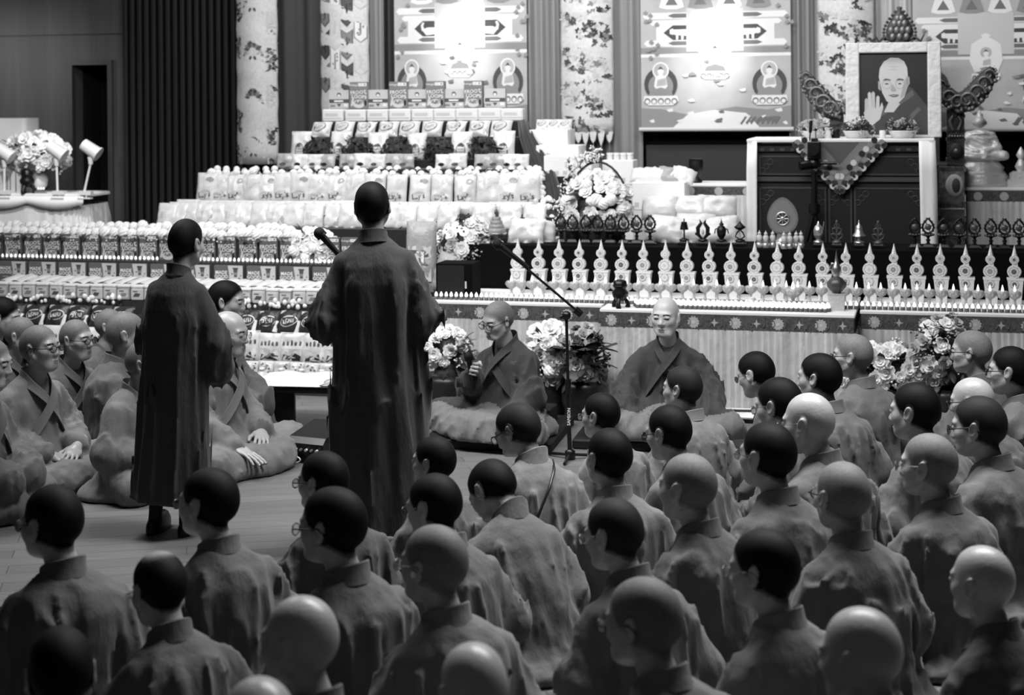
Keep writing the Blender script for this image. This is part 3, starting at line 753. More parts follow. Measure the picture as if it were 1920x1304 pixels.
stand('tiered_stand', 'dark stepped stand holding rows of packaged food offerings on the left', rows, CHAR)
PR = {}
for k, v, px, py in (('low', 1.36, 650, 427), ('low2', 1.46, 650, 402), ('lays', 1.62, 650, 388), ('pom', 1.84, 700, 331), ('small', 1.94, 750, 316), ('coffee', 2.14, 750, 299), ('oval', 2.40, 780, 257), ('pack', 2.60, 780, 228), ('box', 2.80, 780, 203)):
    PR[k] = (v, Zat(px, py, v))
ext = dict(low=(300, 1046), low2=(320, 1040), lays=(372, 1012), pom=(395, 1010), small=(525, 985), coffee=(545, 985), oval=(582, 985), pack=(612, 972), box=(620, 968))
pk = list(PR); rows = []
for i, k in enumerate(pk):
    v, z = PR[k]; nv = PR[pk[i+1]][0] if i+1 < len(pk) else v+.25
    rows.append((v-.13, nv-.13, ext[k][0], ext[k][1], z))
stand('pyramid_stand', 'stepped pyramid stand under a dark cloth, piled with offerings, centre left', rows, DRAPE)

for k in LR: LR[k] = (LR[k][0]-.048, LR[k][1]+.003)
for k in PR: PR[k] = (PR[k][0]-.055, PR[k][1]+.003)
# ---- packets
def bag_surf(w, h, d, seed, crimp=.12):
    o = seed*3.7
    def y(x, z):
        u, t = 2*x/w, 2*(z/h)-1
        b = max(0, 1-abs(u)**2.6)**.6*max(0, 1-abs(t)**2.4)**.55
        n = float(vnoise(np.array([x*38+o]), np.array([z*30+o]), np.array([o*1.3]))[0])-.5
        n2 = float(vnoise(np.array([x*90+o]), np.array([z*25+o]), np.array([o]))[0])-.5
        return -(d/2)*b*(1+.5*n)-.010*n*(w/.14)-.004*n2*(w/.14)
    return y
def bag(mb, w, h, d, mat, seed, back=None, nx=10, nz=12):
    y = bag_surf(w, h, d, seed); vs = []; fs = []
    r = random.Random(seed); pinch = r.uniform(.0, .07)
    def X(i, j): 
        t = j/nz; return (i/nx-.5)*w*(1-pinch*(4*t*(1-t)))
    for j in range(nz+1):
        for i in range(nx+1): x = X(i, j); z = j/nz*h; vs.append((x, y(x, z), z))
    n = len(vs)
    for j in range(nz+1):
        for i in range(nx+1): x = X(i, j); z = j/nz*h; vs.append((x, d*.35*max(0, 1-(2*x/w)**2)*max(0, 1-(2*z/h-1)**2)+.001, z))
    g = lambda i, j: j*(nx+1)+i
    for j in range(nz):
        for i in range(nx):
            fs.append((g(i, j), g(i+1, j), g(i+1, j+1), g(i, j+1))); fs.append((n+g(i+1, j), n+g(i, j), n+g(i, j+1), n+g(i+1, j+1)))
    for j in range(nz):
        fs.append((n+g(0, j), g(0, j), g(0, j+1), n+g(0, j+1))); fs.append((g(nx, j), n+g(nx, j), n+g(nx, j+1), g(nx, j+1)))
    for i in range(nx):
        fs.append((n+g(i, 0), n+g(i+1, 0), g(i+1, 0), g(i, 0))); fs.append((g(i, nz), g(i+1, nz), n+g(i+1, nz), n+g(i, nz)))
    mb.add(vs, fs, mat, True); return y
def on(mb, y, pts, mat, lift=.0018):
    """a printed patch that follows a packet's surface"""
    cx = sum(p[0] for p in pts)/len(pts); cz = sum(p[1] for p in pts)/len(pts); n = len(pts)
    vs = [(cx, y(cx, cz)-lift, cz)]
    for k in (.5, 1): vs += [(cx+(x-cx)*k, y(cx+(x-cx)*k, cz+(z-cz)*k)-lift, cz+(z-cz)*k) for x, z in pts]
    fs = [(0, 1+i, 1+(i+1) % n) for i in range(n)]+[(1+i, 1+n+i, 1+n+(i+1) % n, 1+(i+1) % n) for i in range(n)]
    mb.add(vs, fs, mat, True)
def scribble(mb, y, cx, cz, w, h, mat, rot, lift, seed):
    rr = random.Random(seed); c, s = math.cos(rot), math.sin(rot); n = 6
    for k in range(n):
        x = (k-(n-1)/2)*w/n; a = w/n*.36; q = [(x-a, -h/2), (x-a*.2, -h/2), (x+a*rr.uniform(.2, 1), h*rr.uniform(.1, .5)), (x-a*rr.uniform(.2, 1), h/2)] if k % 2 else [(x-a, -h/2), (x+a, -h/2*rr.uniform(.4, 1)), (x+a, -h*.2), (x-a*.2, -h*.15), (x+a*.4, h/2), (x-a, h/2)]
        on(mb, y, [(cx+u*c-v*s, cz+u*s+v*c) for u, v in q], mat, lift)
def oval(cx, cz, a, b, n=16, tilt=0): 
    c, s = math.cos(tilt), math.sin(tilt)
    return [(cx+a*math.cos(t)*c-b*math.sin(t)*s, cz+a*math.cos(t)*s+b*math.sin(t)*c) for t in [2*PI*k/n for k in range(n)]]
def rct(x0, z0, x1, z1, n=3):
    return [(x0+(x1-x0)*i/n, z0) for i in range(n)]+[(x1, z0+(z1-z0)*i/n) for i in range(n)]+[(x1-(x1-x0)*i/n, z1) for i in range(n)]+[(x0, z1-(z1-z0)*i/n) for i in range(n)]
def on_text(mb, y, body, cx, cz, size, mat, bold=0, rot=0, lift=.003, sx=1.0):
    vs, fs = text_mesh(body, 1.0, bold); c, s = math.cos(rot), math.sin(rot)
    out = []
    for x, z in vs:
        X, Z = cx+size*(x*sx*c-z*s), cz+size*(x*sx*s+z*c); out.append((X, y(X, Z)-lift, Z))
    mb.add(out, fs, mat)
def variants(fn, n): return [fn(i) for i in range(n)]
def multi(name, meshes, spots, labels, cat, group, tilt=0.0, parts=None):
    """one object for each spot, in turn from the meshes; tilt leans it back"""
    for i, (loc, rz, sc) in enumerate(spots):
        o = link(name, meshes[i % len(meshes)]); o.location = loc
        tl = tilt if not callable(tilt) else tilt(i)
        o.rotation_euler = (-tl, 0, rz); o.scale = (sc,)*3
        tag(o, labels[i] if isinstance(labels, list) else labels, cat, group)
# crisp packets of the big row
def lays(i):
    mb = MB(); y = bag(mb, .19, .275, .085, PLAST, 40+i)
    if i % 5 != 3:
        on(mb, y, oval(0, .085, .066, .042, 16, .12), PALE); on_text(mb, y, "Lay's", 0, .086, .060, DARKG, .02, .12)
    else: on(mb, y, [(-.08, .26), (.08, .26), (.085, .20), (0, .15), (-.06, .19)], PALE)
    on(mb, y, oval(.04, .215, .035, .022, 12), PALE if i % 2 else PLASTM)
    return mb.mesh('crisp_packet')
v, z = PR['lays']
xs = [386, 414, 442, 470, 500, 530, 562, 596, 630, 664, 702, 742, 786, 828, 872, 914, 952, 990]
multi('crisp_packet', variants(lays, 6), arow(xs, v, z, jit=.12), ords('pale crisp packet standing on the pyramid, # from the left in the tall packet row', 20), 'packet', 'crisp packets in the tall row', lambda i: .16+.05*math.sin(i*1.7))
# low rows of pale packets
def plainbag(i):
    mb = MB(); y = bag(mb, .19, .20, .06, PLAST, 70+i)
    on(mb, y, [(.02, .02), (.085, .02), (.085, .13)], PLASTM if i % 2 else PALE)
    if i % 3 == 0: on(mb, y, rct(-.06, .06, .0, .12), PALE)
    return mb.mesh('pale_packet')
v, z = PR['low']; xs = [312, 334, 358, 382, 408, 432, 458, 486, 514, 548, 585, 620, 655, 690, 726, 760, 800, 838, 905, 955, 1000]
multi('pale_packet', variants(plainbag, 5), arow(xs, v, z, jit=.12, vj=.02), ords('small pale packet, # from the left in the bottom row of the pyramid', 20), 'packet', 'pale packets in the bottom row', .3)
v, z = PR['low2']; xs = [352, 386, 420, 455, 490, 527, 566, 604, 640, 676, 712, 744, 780, 822, 862, 900, 938, 976]
def flatbag(i):
    mb = MB(); y = bag(mb, .2, .11, .06, PLAST, 90+i); return mb.mesh('flat_packet')
multi('flat_packet', variants(flatbag, 4), arow(xs, v, z, jit=.08), ords('low pale packet, # from the left under the row of tall packets', 20), 'packet', 'low packets under the tall row', .2)
# small printed bags
def smallbag(i):
    mb = MB(); y = bag(mb, .155, .125, .05, PLAST if i % 3 else PLASTM, 110+i)
    on(mb, y, oval(-.02, .03, .03, .014, 10), INK if i % 2 else DARKG); on(mb, y, rct(.02, .07, .06, .1), PALE); return mb.mesh('printed_packet')
v, z = PR['small']; xs = [535, 562, 590, 612, 652, 680, 706, 735, 760, 832, 858, 905, 930, 955, 975]
multi('printed_packet', variants(smallbag, 4), arow(xs, v, z, jit=.15), ords('small printed packet, # from the left in the row under the dark flowers', 20), 'packet', 'printed packets under the dark flowers', .25)
def coffee(i):
    mb = MB(); y = bag(mb, .185, .235, .07, PLAST, 130+i)
    on(mb, y, [(x, z) for x, z in oval(0, .07, .042, .065, 14)], DARKG, .0015); on(mb, y, rct(-.032, .02, .032, .105), PALE, .003)
    for k in range(3): on(mb, y, rct(-.026, .035+k*.022, .026, .04+k*.022), MIDG, .0045)
    return mb.mesh('coffee_bag')
v, z = PR['coffee']; xs = [563, 637, 708, 780, 865, 944]
multi('coffee_bag', variants(coffee, 3), arow(xs, v-.02, z, jit=.08), ords('tall pale bag with an arched label between dark flowers, # from the left', 6), 'bag', 'tall bags between the dark flowers', .18)
def ovalbag(i):
    mb = MB(); y = bag(mb, .185, .155, .09, PLAST, 150+i)
    on(mb, y, oval(-.005, .08, .062, .042, 18, .35), DARKG, .0015); on(mb, y, oval(-.005, .08, .056, .036, 18, .35), PALE, .003)
    scribble(mb, y, -.005, .078, .07, .018, MIDG, .35, .005, i); on(mb, y, [(.045, .02), (.085, .02), (.085, .09)], PLASTM)
    return mb.mesh('oval_label_packet')
v, z = PR['oval']; xs = [600, 642, 684, 726, 766, 808, 852, 896, 938]
multi('oval_label_packet', variants(ovalbag, 4), arow(xs, v, z, jit=.07), ords('shiny packet with an oval label, # from the left in the upper pyramid row', 10), 'packet', 'packets with oval labels', .55)
def wpack(i):
    mb = MB(); mb.rbox((0, 0, .055), (.2, .13, .11), .02, WHITE2); mb.rect(-.09, .025, .09, .035, -.0665, PALE); mb.rect(-.07, .05, .05, .075, -.0665, PALE); return mb.mesh('white_pack')
v, z = PR['pack']; xs = lin_px(628, 962, 9)
multi('white_pack', variants(wpack, 2), arow(xs, v+.02, z, jit=.05), ords('white paper-wrapped pack, # from the left below the cartons on top of the pyramid', 9), 'pack', 'white packs below the cartons')
# cartons on the top
def cereal_face(mb, w, h, y, dark, bowl=True):
    mb.rect(-w/2, 0, w/2, h, y, dark)
    mb.rect(-.02*w, h*.84, w*.44, h*.955, y-.0008, WHITE2); mb.rect(.02*w, h*.88, w*.22, h*.92, y-.0014, PALE); mb.disc(w*.34, h*.9, w*.045, y-.0014, DARKG, 10)
    put_text(mb, "Kellogg's", -w*.27, h*.885, w*.13, y-.0012, WHITE2, .01)
    if bowl:
        mb.disc(0, h*.17, w*.33, y-.0008, PALE, 18, h*.16); mb.disc(w*.02, h*.22, w*.25, y-.0014, MIDG, 16, h*.07)
        for k in range(9): mb.disc(w*(.02+.2*math.cos(k*2.4)*((k % 3)+1)/3), h*(.22+.05*math.sin(k*1.9)), w*.035, y-.002, WHITE2 if k % 2 else DARKG, 8)
        mb.disc(w*.36, h*.2, w*.075, y-.001, INK, 12, h*.11); mb.flat([(-w*.46, .02), (-w*.36, .02), (-w*.24, h*.42), (-w*.36, h*.40)], y-.001, PALE)
    put_text(mb, 'FROOT', -.02*w, h*.60, w*.27, y-.0026, INK, .05, .06); put_text(mb, 'FROOT', -.02*w, h*.60, w*.27, y-.0032, WHITE2, .022, .06)
    put_text(mb, 'LOOPS', .02*w, h*.435, w*.27, y-.0026, INK, .05, -.06); put_text(mb, 'LOOPS', .02*w, h*.435, w*.27, y-.0032, WHITE2, .022, -.06)
    for zz in (.57, .41): mb.disc(w*.40, h*zz, w*.055, y-.001, PALE, 10)
GREYBOX = M('grey_carton', 96, .5); LIGHTBOX = M('light_carton', 190, .5)
def cereal(w, h, d, dark, name):
    mb = MB(); mb.box((0, 0, h/2), (w, d, h), dark); cereal_face(mb, w, h, -d/2-.0006, dark); return mb.mesh(name)
v, z = PR['box']
multi('cereal_carton', [cereal(.165, .235, .07, M('mid_carton', 120, .5), 'cereal_carton')], arow([675, 749, 818, 889], v-.04, z, rz=.06), ords('tall cereal carton on top of the pyramid, # from the left', 4), 'carton', 'tall cartons on the pyramid top')
def short():
    mb = MB(); w, h, d = .185, .165, .06; mb.box((0, 0, h/2), (w, d, h), LIGHTBOX); y = -d/2-.0008
    mb.rect(-w/2, h*.30, w/2, h*.50, y, DARKG); mb.rect(-w*.25, h*.36, w*.22, h*.44, y-.001, WHITE2); mb.disc(0, h*.74, w*.11, y, DARKG, 14, h*.12); mb.disc(0, h*.70, w*.07, y-.001, WHITE2, 12, h*.07)
    mb.flat([(-w*.12, h*.26), (w*.12, h*.26), (0, h*.08)], y, DARKG); mb.rect(w*.25, h*.1, w*.45, h*.25, y, WHITE2); mb.rect(-w*.45, h*.08, -w*.2, h*.2, y, MIDG); return mb.mesh('snack_carton')
multi('snack_carton', [short()], arow([638, 711, 784, 853, 930], v-.02, z-.0), ords('short light carton with a dark band on top of the pyramid, # from the left', 5), 'carton', 'short cartons on the pyramid top')
# ---- lower tiers
v, z = LR['cereal']
xs = [-9, 28, 65, 101, 137, 173, 209, 245, 281, 318, 355, 390, 428, 468, 506, 545, 584, 622, 660]
multi('cereal_box', [cereal(.155, .20, .055, GREYBOX, 'cereal_box')], arow(xs, v+.05, z), ords('grey cereal box, # from the left in the long row above the lit candles', 20), 'carton', 'cereal boxes in the long row')
def bar():
    w, h, d = .243, .155, .05; mb = MB(); mb.box((0, 0, h/2), (w, d, h), GREYBOX); y = -d/2-.0008
    mb.flat([(w*.0, .0), (w/2, 0), (w/2, h), (-w*.02, h), (.0, h*.8), (w*.03, h*.5), (w*.015, h*.25)], y, LIGHTBOX)
    put_text(mb, 'MADE', -w*.25, h*.64, w*.155, y-.001, WHITE2, .02); put_text(mb, 'GOOD', -w*.25, h*.43, w*.155, y-.001, WHITE2, .02)
    mb.rect(-w*.36, h*.2, -w*.14, h*.23, y-.001, PALE)
    mb.flat([(w*.20, h*.42), (w*.30, h*.42), (w*.33, h*.86), (w*.17, h*.86)], y-.001, DARKG); mb.rect(w*.195, h*.52, w*.305, h*.66, y-.002, MIDG); mb.rect(w*.15, h*.84, w*.35, h*.89, y-.002, CHAR)
    for a, b, r in ((.13, .58, .028), (.12, .28, .03), (.38, .33, .036), (.43, .5, .022), (.08, .3, .018)): mb.disc(w*a, h*b, w*r, y-.001, DARKG, 10)
    mb.disc(w*.44, h*.84, w*.02, y-.001, PALE, 8); mb.disc(.0, h*.3, w*.05, y-.0015, MIDG, 12); return mb.mesh('snack_box')
v, z = LR['bar']
xs = [27, 83, 139, 196, 253, 312, 370, 432, 493, 555, 617]
multi('snack_box', [bar()], arow([x-1 for x in xs], v, LR['packet'][1]), ords('two-tone snack bar box, # from the left in the row under the candle shelf', 12), 'carton', 'snack boxes under the candle shelf')
def spack(i):
    mb = MB(); y = bag(mb, .125, .19, .03, PLAST, 170+i); on(mb, y, rct(-.06, .004, .06, .014), CHAR); return mb.mesh('silver_packet')
v, z = LR['packet']; xs = lin_px(4, 640, 28)
for i, x in enumerate(xs):
    pass
ms = variants(spack, 5)
for i, (loc, rz, sc) in enumerate(arow(xs, v-.03, z+.004, jit=.05)):
    o = link('silver_packet', ms[i % 5]); o.location = loc; o.rotation_euler = (-1.34, rnd.uniform(-.06, .06), rz-.55+rnd.uniform(-.14, .14))
    tag(o, 'pale shiny packet overlapping its neighbours, %s from the left in the slanting row' % ORD[i], 'packet', 'overlapping packets in the slanting row')
def jar(i):
    mb = MB(); mb.rbox((0, 0, .05), (.105, .09, .1), .018, CLEAR if i else PLASTM); mb.rbox((0, 0, .108), (.108, .094, .018), .018, WHITE2)
    mb.flat([(-.045, .02), (.045, .02), (.045, .085), (-.045, .085)], -.0465, PALE); mb.flat([(-.03, .03), (.02, .03), (.035, .055), (-.01, .06)], -.0475, DARKG if i % 2 else MIDG); mb.rect(-.03, .068, .01, .076, -.0475, DARKG); return mb.mesh('snack_jar')
v, z = LR['jar']; xs = lin_px(8, 640, 26)
multi('snack_jar', variants(jar, 3), arow(xs, v, z, jit=.04), ords('plastic snack tub, # from the left in the row under the slanting packets', 26), 'tub', 'snack tubs under the packets')
def chip(i):
    mb = MB(); y = bag(mb, .185, .19, .07, PLASTD, 190+i); on(mb, y, oval(0, .09, .07, .042, 18, .2), WHITE2, .0015); on(mb, y, oval(0, .088, .064, .036, 18, .2), CHAR, .003)
    scribble(mb, y, 0, .088, .095, .032, WHITE2, .15, .005, i); on(mb, y, [(.05, .01), (.085, .01), (.085, .10), (.07, .10)], WHITE2); on(mb, y, [(-.085, .15), (-.04, .18), (-.085, .18)], PALE); return mb.mesh('dark_crisp_packet')
v, z = LR['chip']; xs = [22, 62, 103, 143, 184, 224, 392, 428, 460, 500, 540, 580, 620]
multi('dark_crisp_packet', variants(chip, 3), arow(xs, v, z, jit=.06), ords('dark packet with an oval emblem, # from the left in the dark row', 14), 'packet', 'dark packets in the row', .5)
def tbag(i):
    mb = MB(); w, h = .195, .235; y = bag(mb, w, h, .05, PLAST, 210+i)
    zc = .155
    for k in range(5):     # blocks of brush-like strokes
        x = -.064+k*.032; rr = random.Random(k*5+1)
        for q in range(3+k % 3): a = x-.011+rr.uniform(0, .004); on(mb, y, rct(a, zc-.014+q*.008, a+.016+rr.uniform(0, .005), zc-.011+q*.008, 1), INK, .003)
        on(mb, y, rct(x-.003, zc-.017, x+.001, zc+.017, 1), INK, .0032); on(mb, y, rct(x+.006, zc-.015, x+.009, zc+.012, 1), INK, .0032)
    on(mb, y, rct(-w*.42, .03, w*.42, .115), PALE); on(mb, y, [(-.075, .028), (.07, .028), (.078, .062), (.03, .085), (-.02, .062), (-.06, .075)], CHAR, .003); on(mb, y, [(-.035, .035), (-.02, .035), (.03, .08), (.015, .085)], PALE, .0045)
    return mb.mesh('cracker_bag')
v, z = LR['textbag']; xs = [55, 98, 172, 425, 462, 505, 547, 590, 630]
multi('cracker_bag', variants(tbag, 3), arow(xs, v, z, jit=.04), ords('pale cracker bag printed with dark characters, # from the left in its row', 10), 'bag', 'cracker bags with dark characters', .15)
def jelly(i):
    mb = MB(); y = bag(mb, .12, .11, .05, CLEAR, 230+i); rr = random.Random(i)
    for k in range(9): on(mb, y, oval(rr.uniform(-.045, .045), rr.uniform(.02, .09), .009, .006, 8), (MIDG, WHITE2, DARKG)[k % 3], .003)
    return mb.mesh('sweets_bag')
v, z = LR['jelly']; xs = lin_px(470, 640, 7)
multi('sweets_bag', variants(jelly, 3), arow(xs, v, z, jit=.06), ords('clear bag of sweets, # from the left above the milk bottles', 8), 'bag', 'bags of sweets above the bottles', .3)
def bottle_mesh():
    b = MB(); b.lathe([(.0, 0), (.05, 0), (.056, .012), (.056, .085), (.045, .11), (.02, .13), (.018, .14)], CLEAR, 14, sx=1.25); b.rect(-.035, .03, .035, .075, -.0572, WHITE2); b.rect(-.02, .04, .02, .062, -.0582, DARKG); return b.mesh('milk_bottle')
b0 = MB().lathe([(0, .138), (.022, .138), (.022, .158), (0, .16)], WHITE2, 12).mesh('cap'); bm = bottle_mesh()
v, z = LR['bottle']
for i, (loc, rz, sc) in enumerate(arow([492, 528, 566, 604, 640], v, z)):
    o = link('milk_bottle', bm); o.location = loc; o.rotation_euler.z = rz; link('cap', b0, o); tag(o, ords('squat white bottle on the lowest step, # from the left', 5)[i], 'bottle', 'white bottles on the lowest step')
# ---- candles
def candle_mesh():
    mb = MB(); mb.lathe([(.0, 0), (.0155, 0), (.0165, .006), (.0155, .023), (.012, .024)], WAX, 10); mb.lathe([(.0085, .022), (.0115, .030), (.0105, .039), (.006, .049), (.001, .056)], FLAME, 8); return mb.mesh('led_candle')
CM = candle_mesh()
def candles(pxs, v, z, label, group, sc=1.0):
    for loc, rz, s_ in arow(pxs, v, z): 
        o = link('candle', CM); o.location = loc; o.scale = (sc,)*3; tag(o, label, 'candle', group)
v, z = LR['candle']
candles([x for x in np.arange(5, 640, 8.05) if not 302 < x < 368], v-.02, z, 'small lit candle in the row in front of the cereal boxes', 'candles before the cereal boxes', .82)
ZT = .70
candles(np.arange(818, 1186, 9.4), .07, ZT, 'small lit candle along the front edge of the left altar table', 'candles on the left altar table')
candles(np.arange(1562, 1925, 10.9), .08, ZT, 'small lit candle along the front edge of the right altar table', 'candles on the right altar table')
for k in range(3):
    candles(np.arange(1196-k*2, 1556, 9.0), -.12+k*.042, ZT, ('small lit candle in the front row on the middle altar table', 'small lit candle in the second row on the middle altar table', 'small lit candle in the back row on the middle altar table')[k], 'candles on the middle altar table, row %d' % (k+1))
# ---- altar tables
MEDAL = M('medallion_cloth', 176, .6); BAND = M('dark_brocade', 76, .7, noise=((70, 70, 70), .5)); SKIRT = M('pleat_shaded_satin', 194, .5, noise=((13, 13, 2.2), .20), bump=((16, 16, 12), .5, .02))  # upright streaks in the satin colour stand in for pleat shading
def altar_table(name, label, u0, u1, v0, v1, z, floor_z=0.0, band=.10, side=True, skirtmat=None, pleat=.012, medal=True, sign=1):
    root = empty(name, AL((u0+u1)/2, v0, 0), ARZ); tag(root, label, 'altar table'); w = u1-u0; d = v1-v0
    mb = MB(); mb.rbox((0, d/2, z-.012), (w+.02, d+.02, .024), .01, WHITE); mb.build('table_top', root)
    vb = MB(); vb.box((0, -.006, z-.024-band/2), (w, .006, band), BAND)
    for s in (-1, 1): vb.box((s*w/2, d/2, z-.024-band/2), (.006, d, band), BAND)
    if medal:
        n = int(w/.148); n += n % 2
        for i in range(n):
            x = -w/2+(i+.5)*w/n; zz = z-.024-band/2
            if i % 2 == 0: vb.flat([(x+(.042 if k % 2 else .033)*math.cos(2*PI*k/24), zz+(.042 if k % 2 else .033)*math.sin(2*PI*k/24)) for k in range(24)], -.0105, MEDAL); vb.disc(x, zz, .012, -.012, PALE, 10)
            else: vb.flat([(x+(.030 if k % 2 == 0 else .010)*math.cos(PI*k/4), zz+(.030 if k % 2 == 0 else .010)*math.sin(PI*k/4)) for k in range(8)], -.0105, MEDAL)
            for s in (-1, 1):
                vb.tube([(x+s*.037+.016*math.cos(t), -.0105, zz+.026*math.sin(t*1.0)) for t in np.linspace(-1.5*s, 1.5*s, 7)], .003, M('brocade_scroll', 98, .6), 4)
    else:
        n = int(w/.2)
        for i in range(n): vb.disc(-w/2+(i+.5)*w/n, z-.024-band/2, .035, -.0105, MEDAL, 12)
    vb.build('valance', root)
    sk = MB(); top = z-.024-band+.004; pts = []
    path = [(-w/2+.004, d), (-w/2+.004, 0), (w/2-.004, 0), (w/2-.004, d)]; rr = random.Random(int(w*1000))
    for (a, b), (c, e) in zip(path[:-1], path[1:]):
        L = math.hypot(c-a, e-b); n = max(6, int(L/.0135)); nx, ny = (e-b)/L, -(c-a)/L
        ph = 0
        for i in range(n):
            t = i/n; ph += rr.uniform(.22, .42); o = pleat*2.0*(ph % 1)*rr.uniform(.85, 1)+.004
            pts.append((a+(c-a)*t+nx*o, b+(e-b)*t+ny*o))
    rings = [[(x*(1+k*.0), y-(.0+k), zz) for x, y in pts] for k, zz in ((0, top), (.004, top*.6), (.01, .02+floor_z))]
    sk.loft(rings, skirtmat or SKIRT, True, closed=False); sk.build('skirt', root); return root
def ux(px, v, z): return A_uv(AX(px, v, z))[0]
uL0, uL1 = ux(800, 0, ZT), ux(1124, -.2, ZT); uR0, uR1 = ux(1604, -.2, ZT), ux(2000, 0, ZT)
altar_table('altar_table', 'long altar table with white pleated skirt behind the seated speaker', uL0, uL1-.03, 0, .74, ZT)
altar_table('altar_table', 'altar table with pale pleated skirt behind the monk who faces us', uL1+.012, uR0-.012, -.2, .74, ZT)
altar_table('altar_table', 'long altar table with pale pleated skirt at the right behind the floor bouquets', uR0+.03, uR1, 0.02, .74, ZT)
# ---- black tier
ZB = Zat(1300, 464, .78)
uB0, uB1 = ux(852, .78, ZB), ux(2000, .78, ZB)
mb = MB(); mb.rbox(((uB1-uB0)/2, .29, ZB/2), (uB1-uB0, .56, ZB), .012, BLACKC); o = mb.build('black_cloth_counter', None, AL(uB0, .76, 0), ARZ); tag(o, 'long counter covered in black cloth behind the white ritual cones', 'counter')
# ---- ritual cones
def torma():
    root = empty('ritual_cone', (0, 0, 0)); out = []
    b = MB(); b.loft([[(sx*w_+.004, sy*w_*.8, zz) for sx, sy in ((-1, -1), (1, -1), (1, 1), (-1, 1))] for w_, zz in ((.036, 0), (.037, .02), (.050, .158), (.054, .163), (.054, .175))], WHITE2, False, cap=True)
    b.build('base', root)
    p = MB()
    def tear(cx, cz, r, y0, y1): p.prism([(cx+r*math.cos(2*PI*k/22), cz+r*math.sin(2*PI*k/22)) for k in range(22)], y0, y1, WHITE2)
    tear(-.006, .219, .044, -.026, -.014); tear(.003, .217, .041, -.0138, .026); tear(-.004, .300, .030, -.022, -.012); tear(.003, .299, .027, -.0118, .020)
    p.box((.002, .0, .262), (.036, .032, .03), WHITE2); p.box((.002, .0, .180), (.05, .04, .012), WHITE2)
    p.lathe([(.021, .318), (.015, .338), (.008, .368), (.001, .398)], WHITE2, 12); p.disc(0, .322, .003, -.0205, DARKG, 6)
    for k in range(3): p.sph((0, -.016+.004*k, .330+.014*k), .0045-.0008*k, MIDG, 6, 4)
    p.build('plaque', root); return root
ROSE = [M('petal_dark_centre', 60, .6), M('petal_mid_centre', 140, .6), M('petal_pale_centre', 205, .6)]
def rosette(r, tone):
    d = MB(); n = 8; pts = []
    for k in range(48): t = 2*PI*k/48; pts.append((r*(.80+.20*abs(math.cos(4*t)))*math.cos(t), r*(.80+.20*abs(math.cos(4*t)))*math.sin(t)))
    d.prism(pts, 0, .0012, DARKG); d.prism([(x*.91, z*.91) for x, z in pts], -.0012, 0, WHITE2)
    if tone < 2: d.disc(0, 0, r*.56, -.0018, ROSE[1] if tone == 0 else M('petal_light_mid', 170, .6), 16); d.disc(0, 0, r*.36, -.0024, ROSE[tone], 14)
    else: d.disc(0, 0, r*.3, -.0018, PALE, 12)
    d.sph((0, -.003, 0), (r*.1, .003, r*.1), WHITE2, 6, 4); return d.mesh('rosette')
RM = [[rosette(r, t) for r in (.035, .0225, .030)] for t in range(3)]
tx = [972, 1011, 1049, 1087.5, 1128, 1167.5, 1207.5, 1249, 1289.5, 1331, 1371.7, 1416, 1458.5, 1499, 1544, 1587, 1632, 1677, 1720.5, 1764, 1811.6, 1858, 1903]
pat = [2, 0, 1, 0, 1, 0, 1, 2, 1, 0, 1, 0, 2, 1, 0, 1, 2, 1, 0, 1, 0, 1, 0]
t0 = torma(); parts0 = children(t0)
for i, (loc, rz, sc) in enumerate(arow(tx, .55, ZT)):
    if i == 0: o = t0
    else:
        o = t0.copy(); COL.objects.link(o)
        for p in parts0: c = p.copy(); COL.objects.link(c); c.parent = o
    o.location = loc; o.rotation_euler.z = rz
    for (x, y, zz), m in zip(((-.006, -.0275, .219), (-.004, -.0235, .300), (-.004, -.0405, .135)), RM[pat[i]]):
        c = link('rosette', m, o, (x, y, zz)); 
        if zz < .1: c.rotation_euler.x = .08
    tag(o, 'white ritual cone with flower discs before the black cloth, %s from the left' % ORD[i], 'ritual cone', 'white ritual cones')
# ---- butter lamps
LAMPM = M('lamp_ceramic', 178, .35)
def lamp():
    mb = MB(); mb.lathe([(0, 0), (.024, 0), (.026, .006), (.012, .014), (.008, .03), (.010, .042), (.016, .048)], LAMPM, 14)
    mb.lathe([(.014, .046), (.034, .056), (.042, .068), (.040, .084), (.030, .090), (.012, .086)], LAMPM, 16, lobes=8, lob=.05)
    for k in range(8):
        a = k*PI/4+.2; c_, s_ = math.cos(a), math.sin(a); mb.add([(r*c_-w*s_, r*s_+w*c_, z) for r, z, w in ((.034, .056, 0), (.046, .070, -.014), (.046, .070, .014), (.045, .088, 0))], [(0, 1, 3), (0, 3, 2)], LAMPM)
    return mb.mesh('offering_lamp')
lm = lamp(); fm = MB().lathe([(.007, .086), (.010, .094), (.006, .108), (.001, .122)], FLAME, 8).mesh('flame')
gx = [959, 978, 997.5, 1018, 1038, 1058, 1077.5, 1096.7, 1116, 1135.5, 1155, 1175.5, 1196.7, 1218, 1238, 1258, 1280, 1301, 1322, 1344.5, 1365, 1386, 1408, 1431, 1453, 1474.5, 1496, 1518, 1540, 1562, 1584, 1606, 1629, 1651.7, 1674, 1697.5, 1719.5, 1742.4, 1765, 1788, 1811, 1834, 1856.6, 1880, 1903]
for i, (loc, rz, sc) in enumerate(arow(gx, .32, ZT)):
    o = link('offering_lamp', lm); o.location = loc; o.rotation_euler.z = rz; o.scale = (.94, .94, 1.26); link('flame', fm, o)
    tag(o, 'pale lotus-shaped offering lamp with a flame, %s from the left before the white cones' % ORD[i], 'lamp', 'lotus-shaped offering lamps')
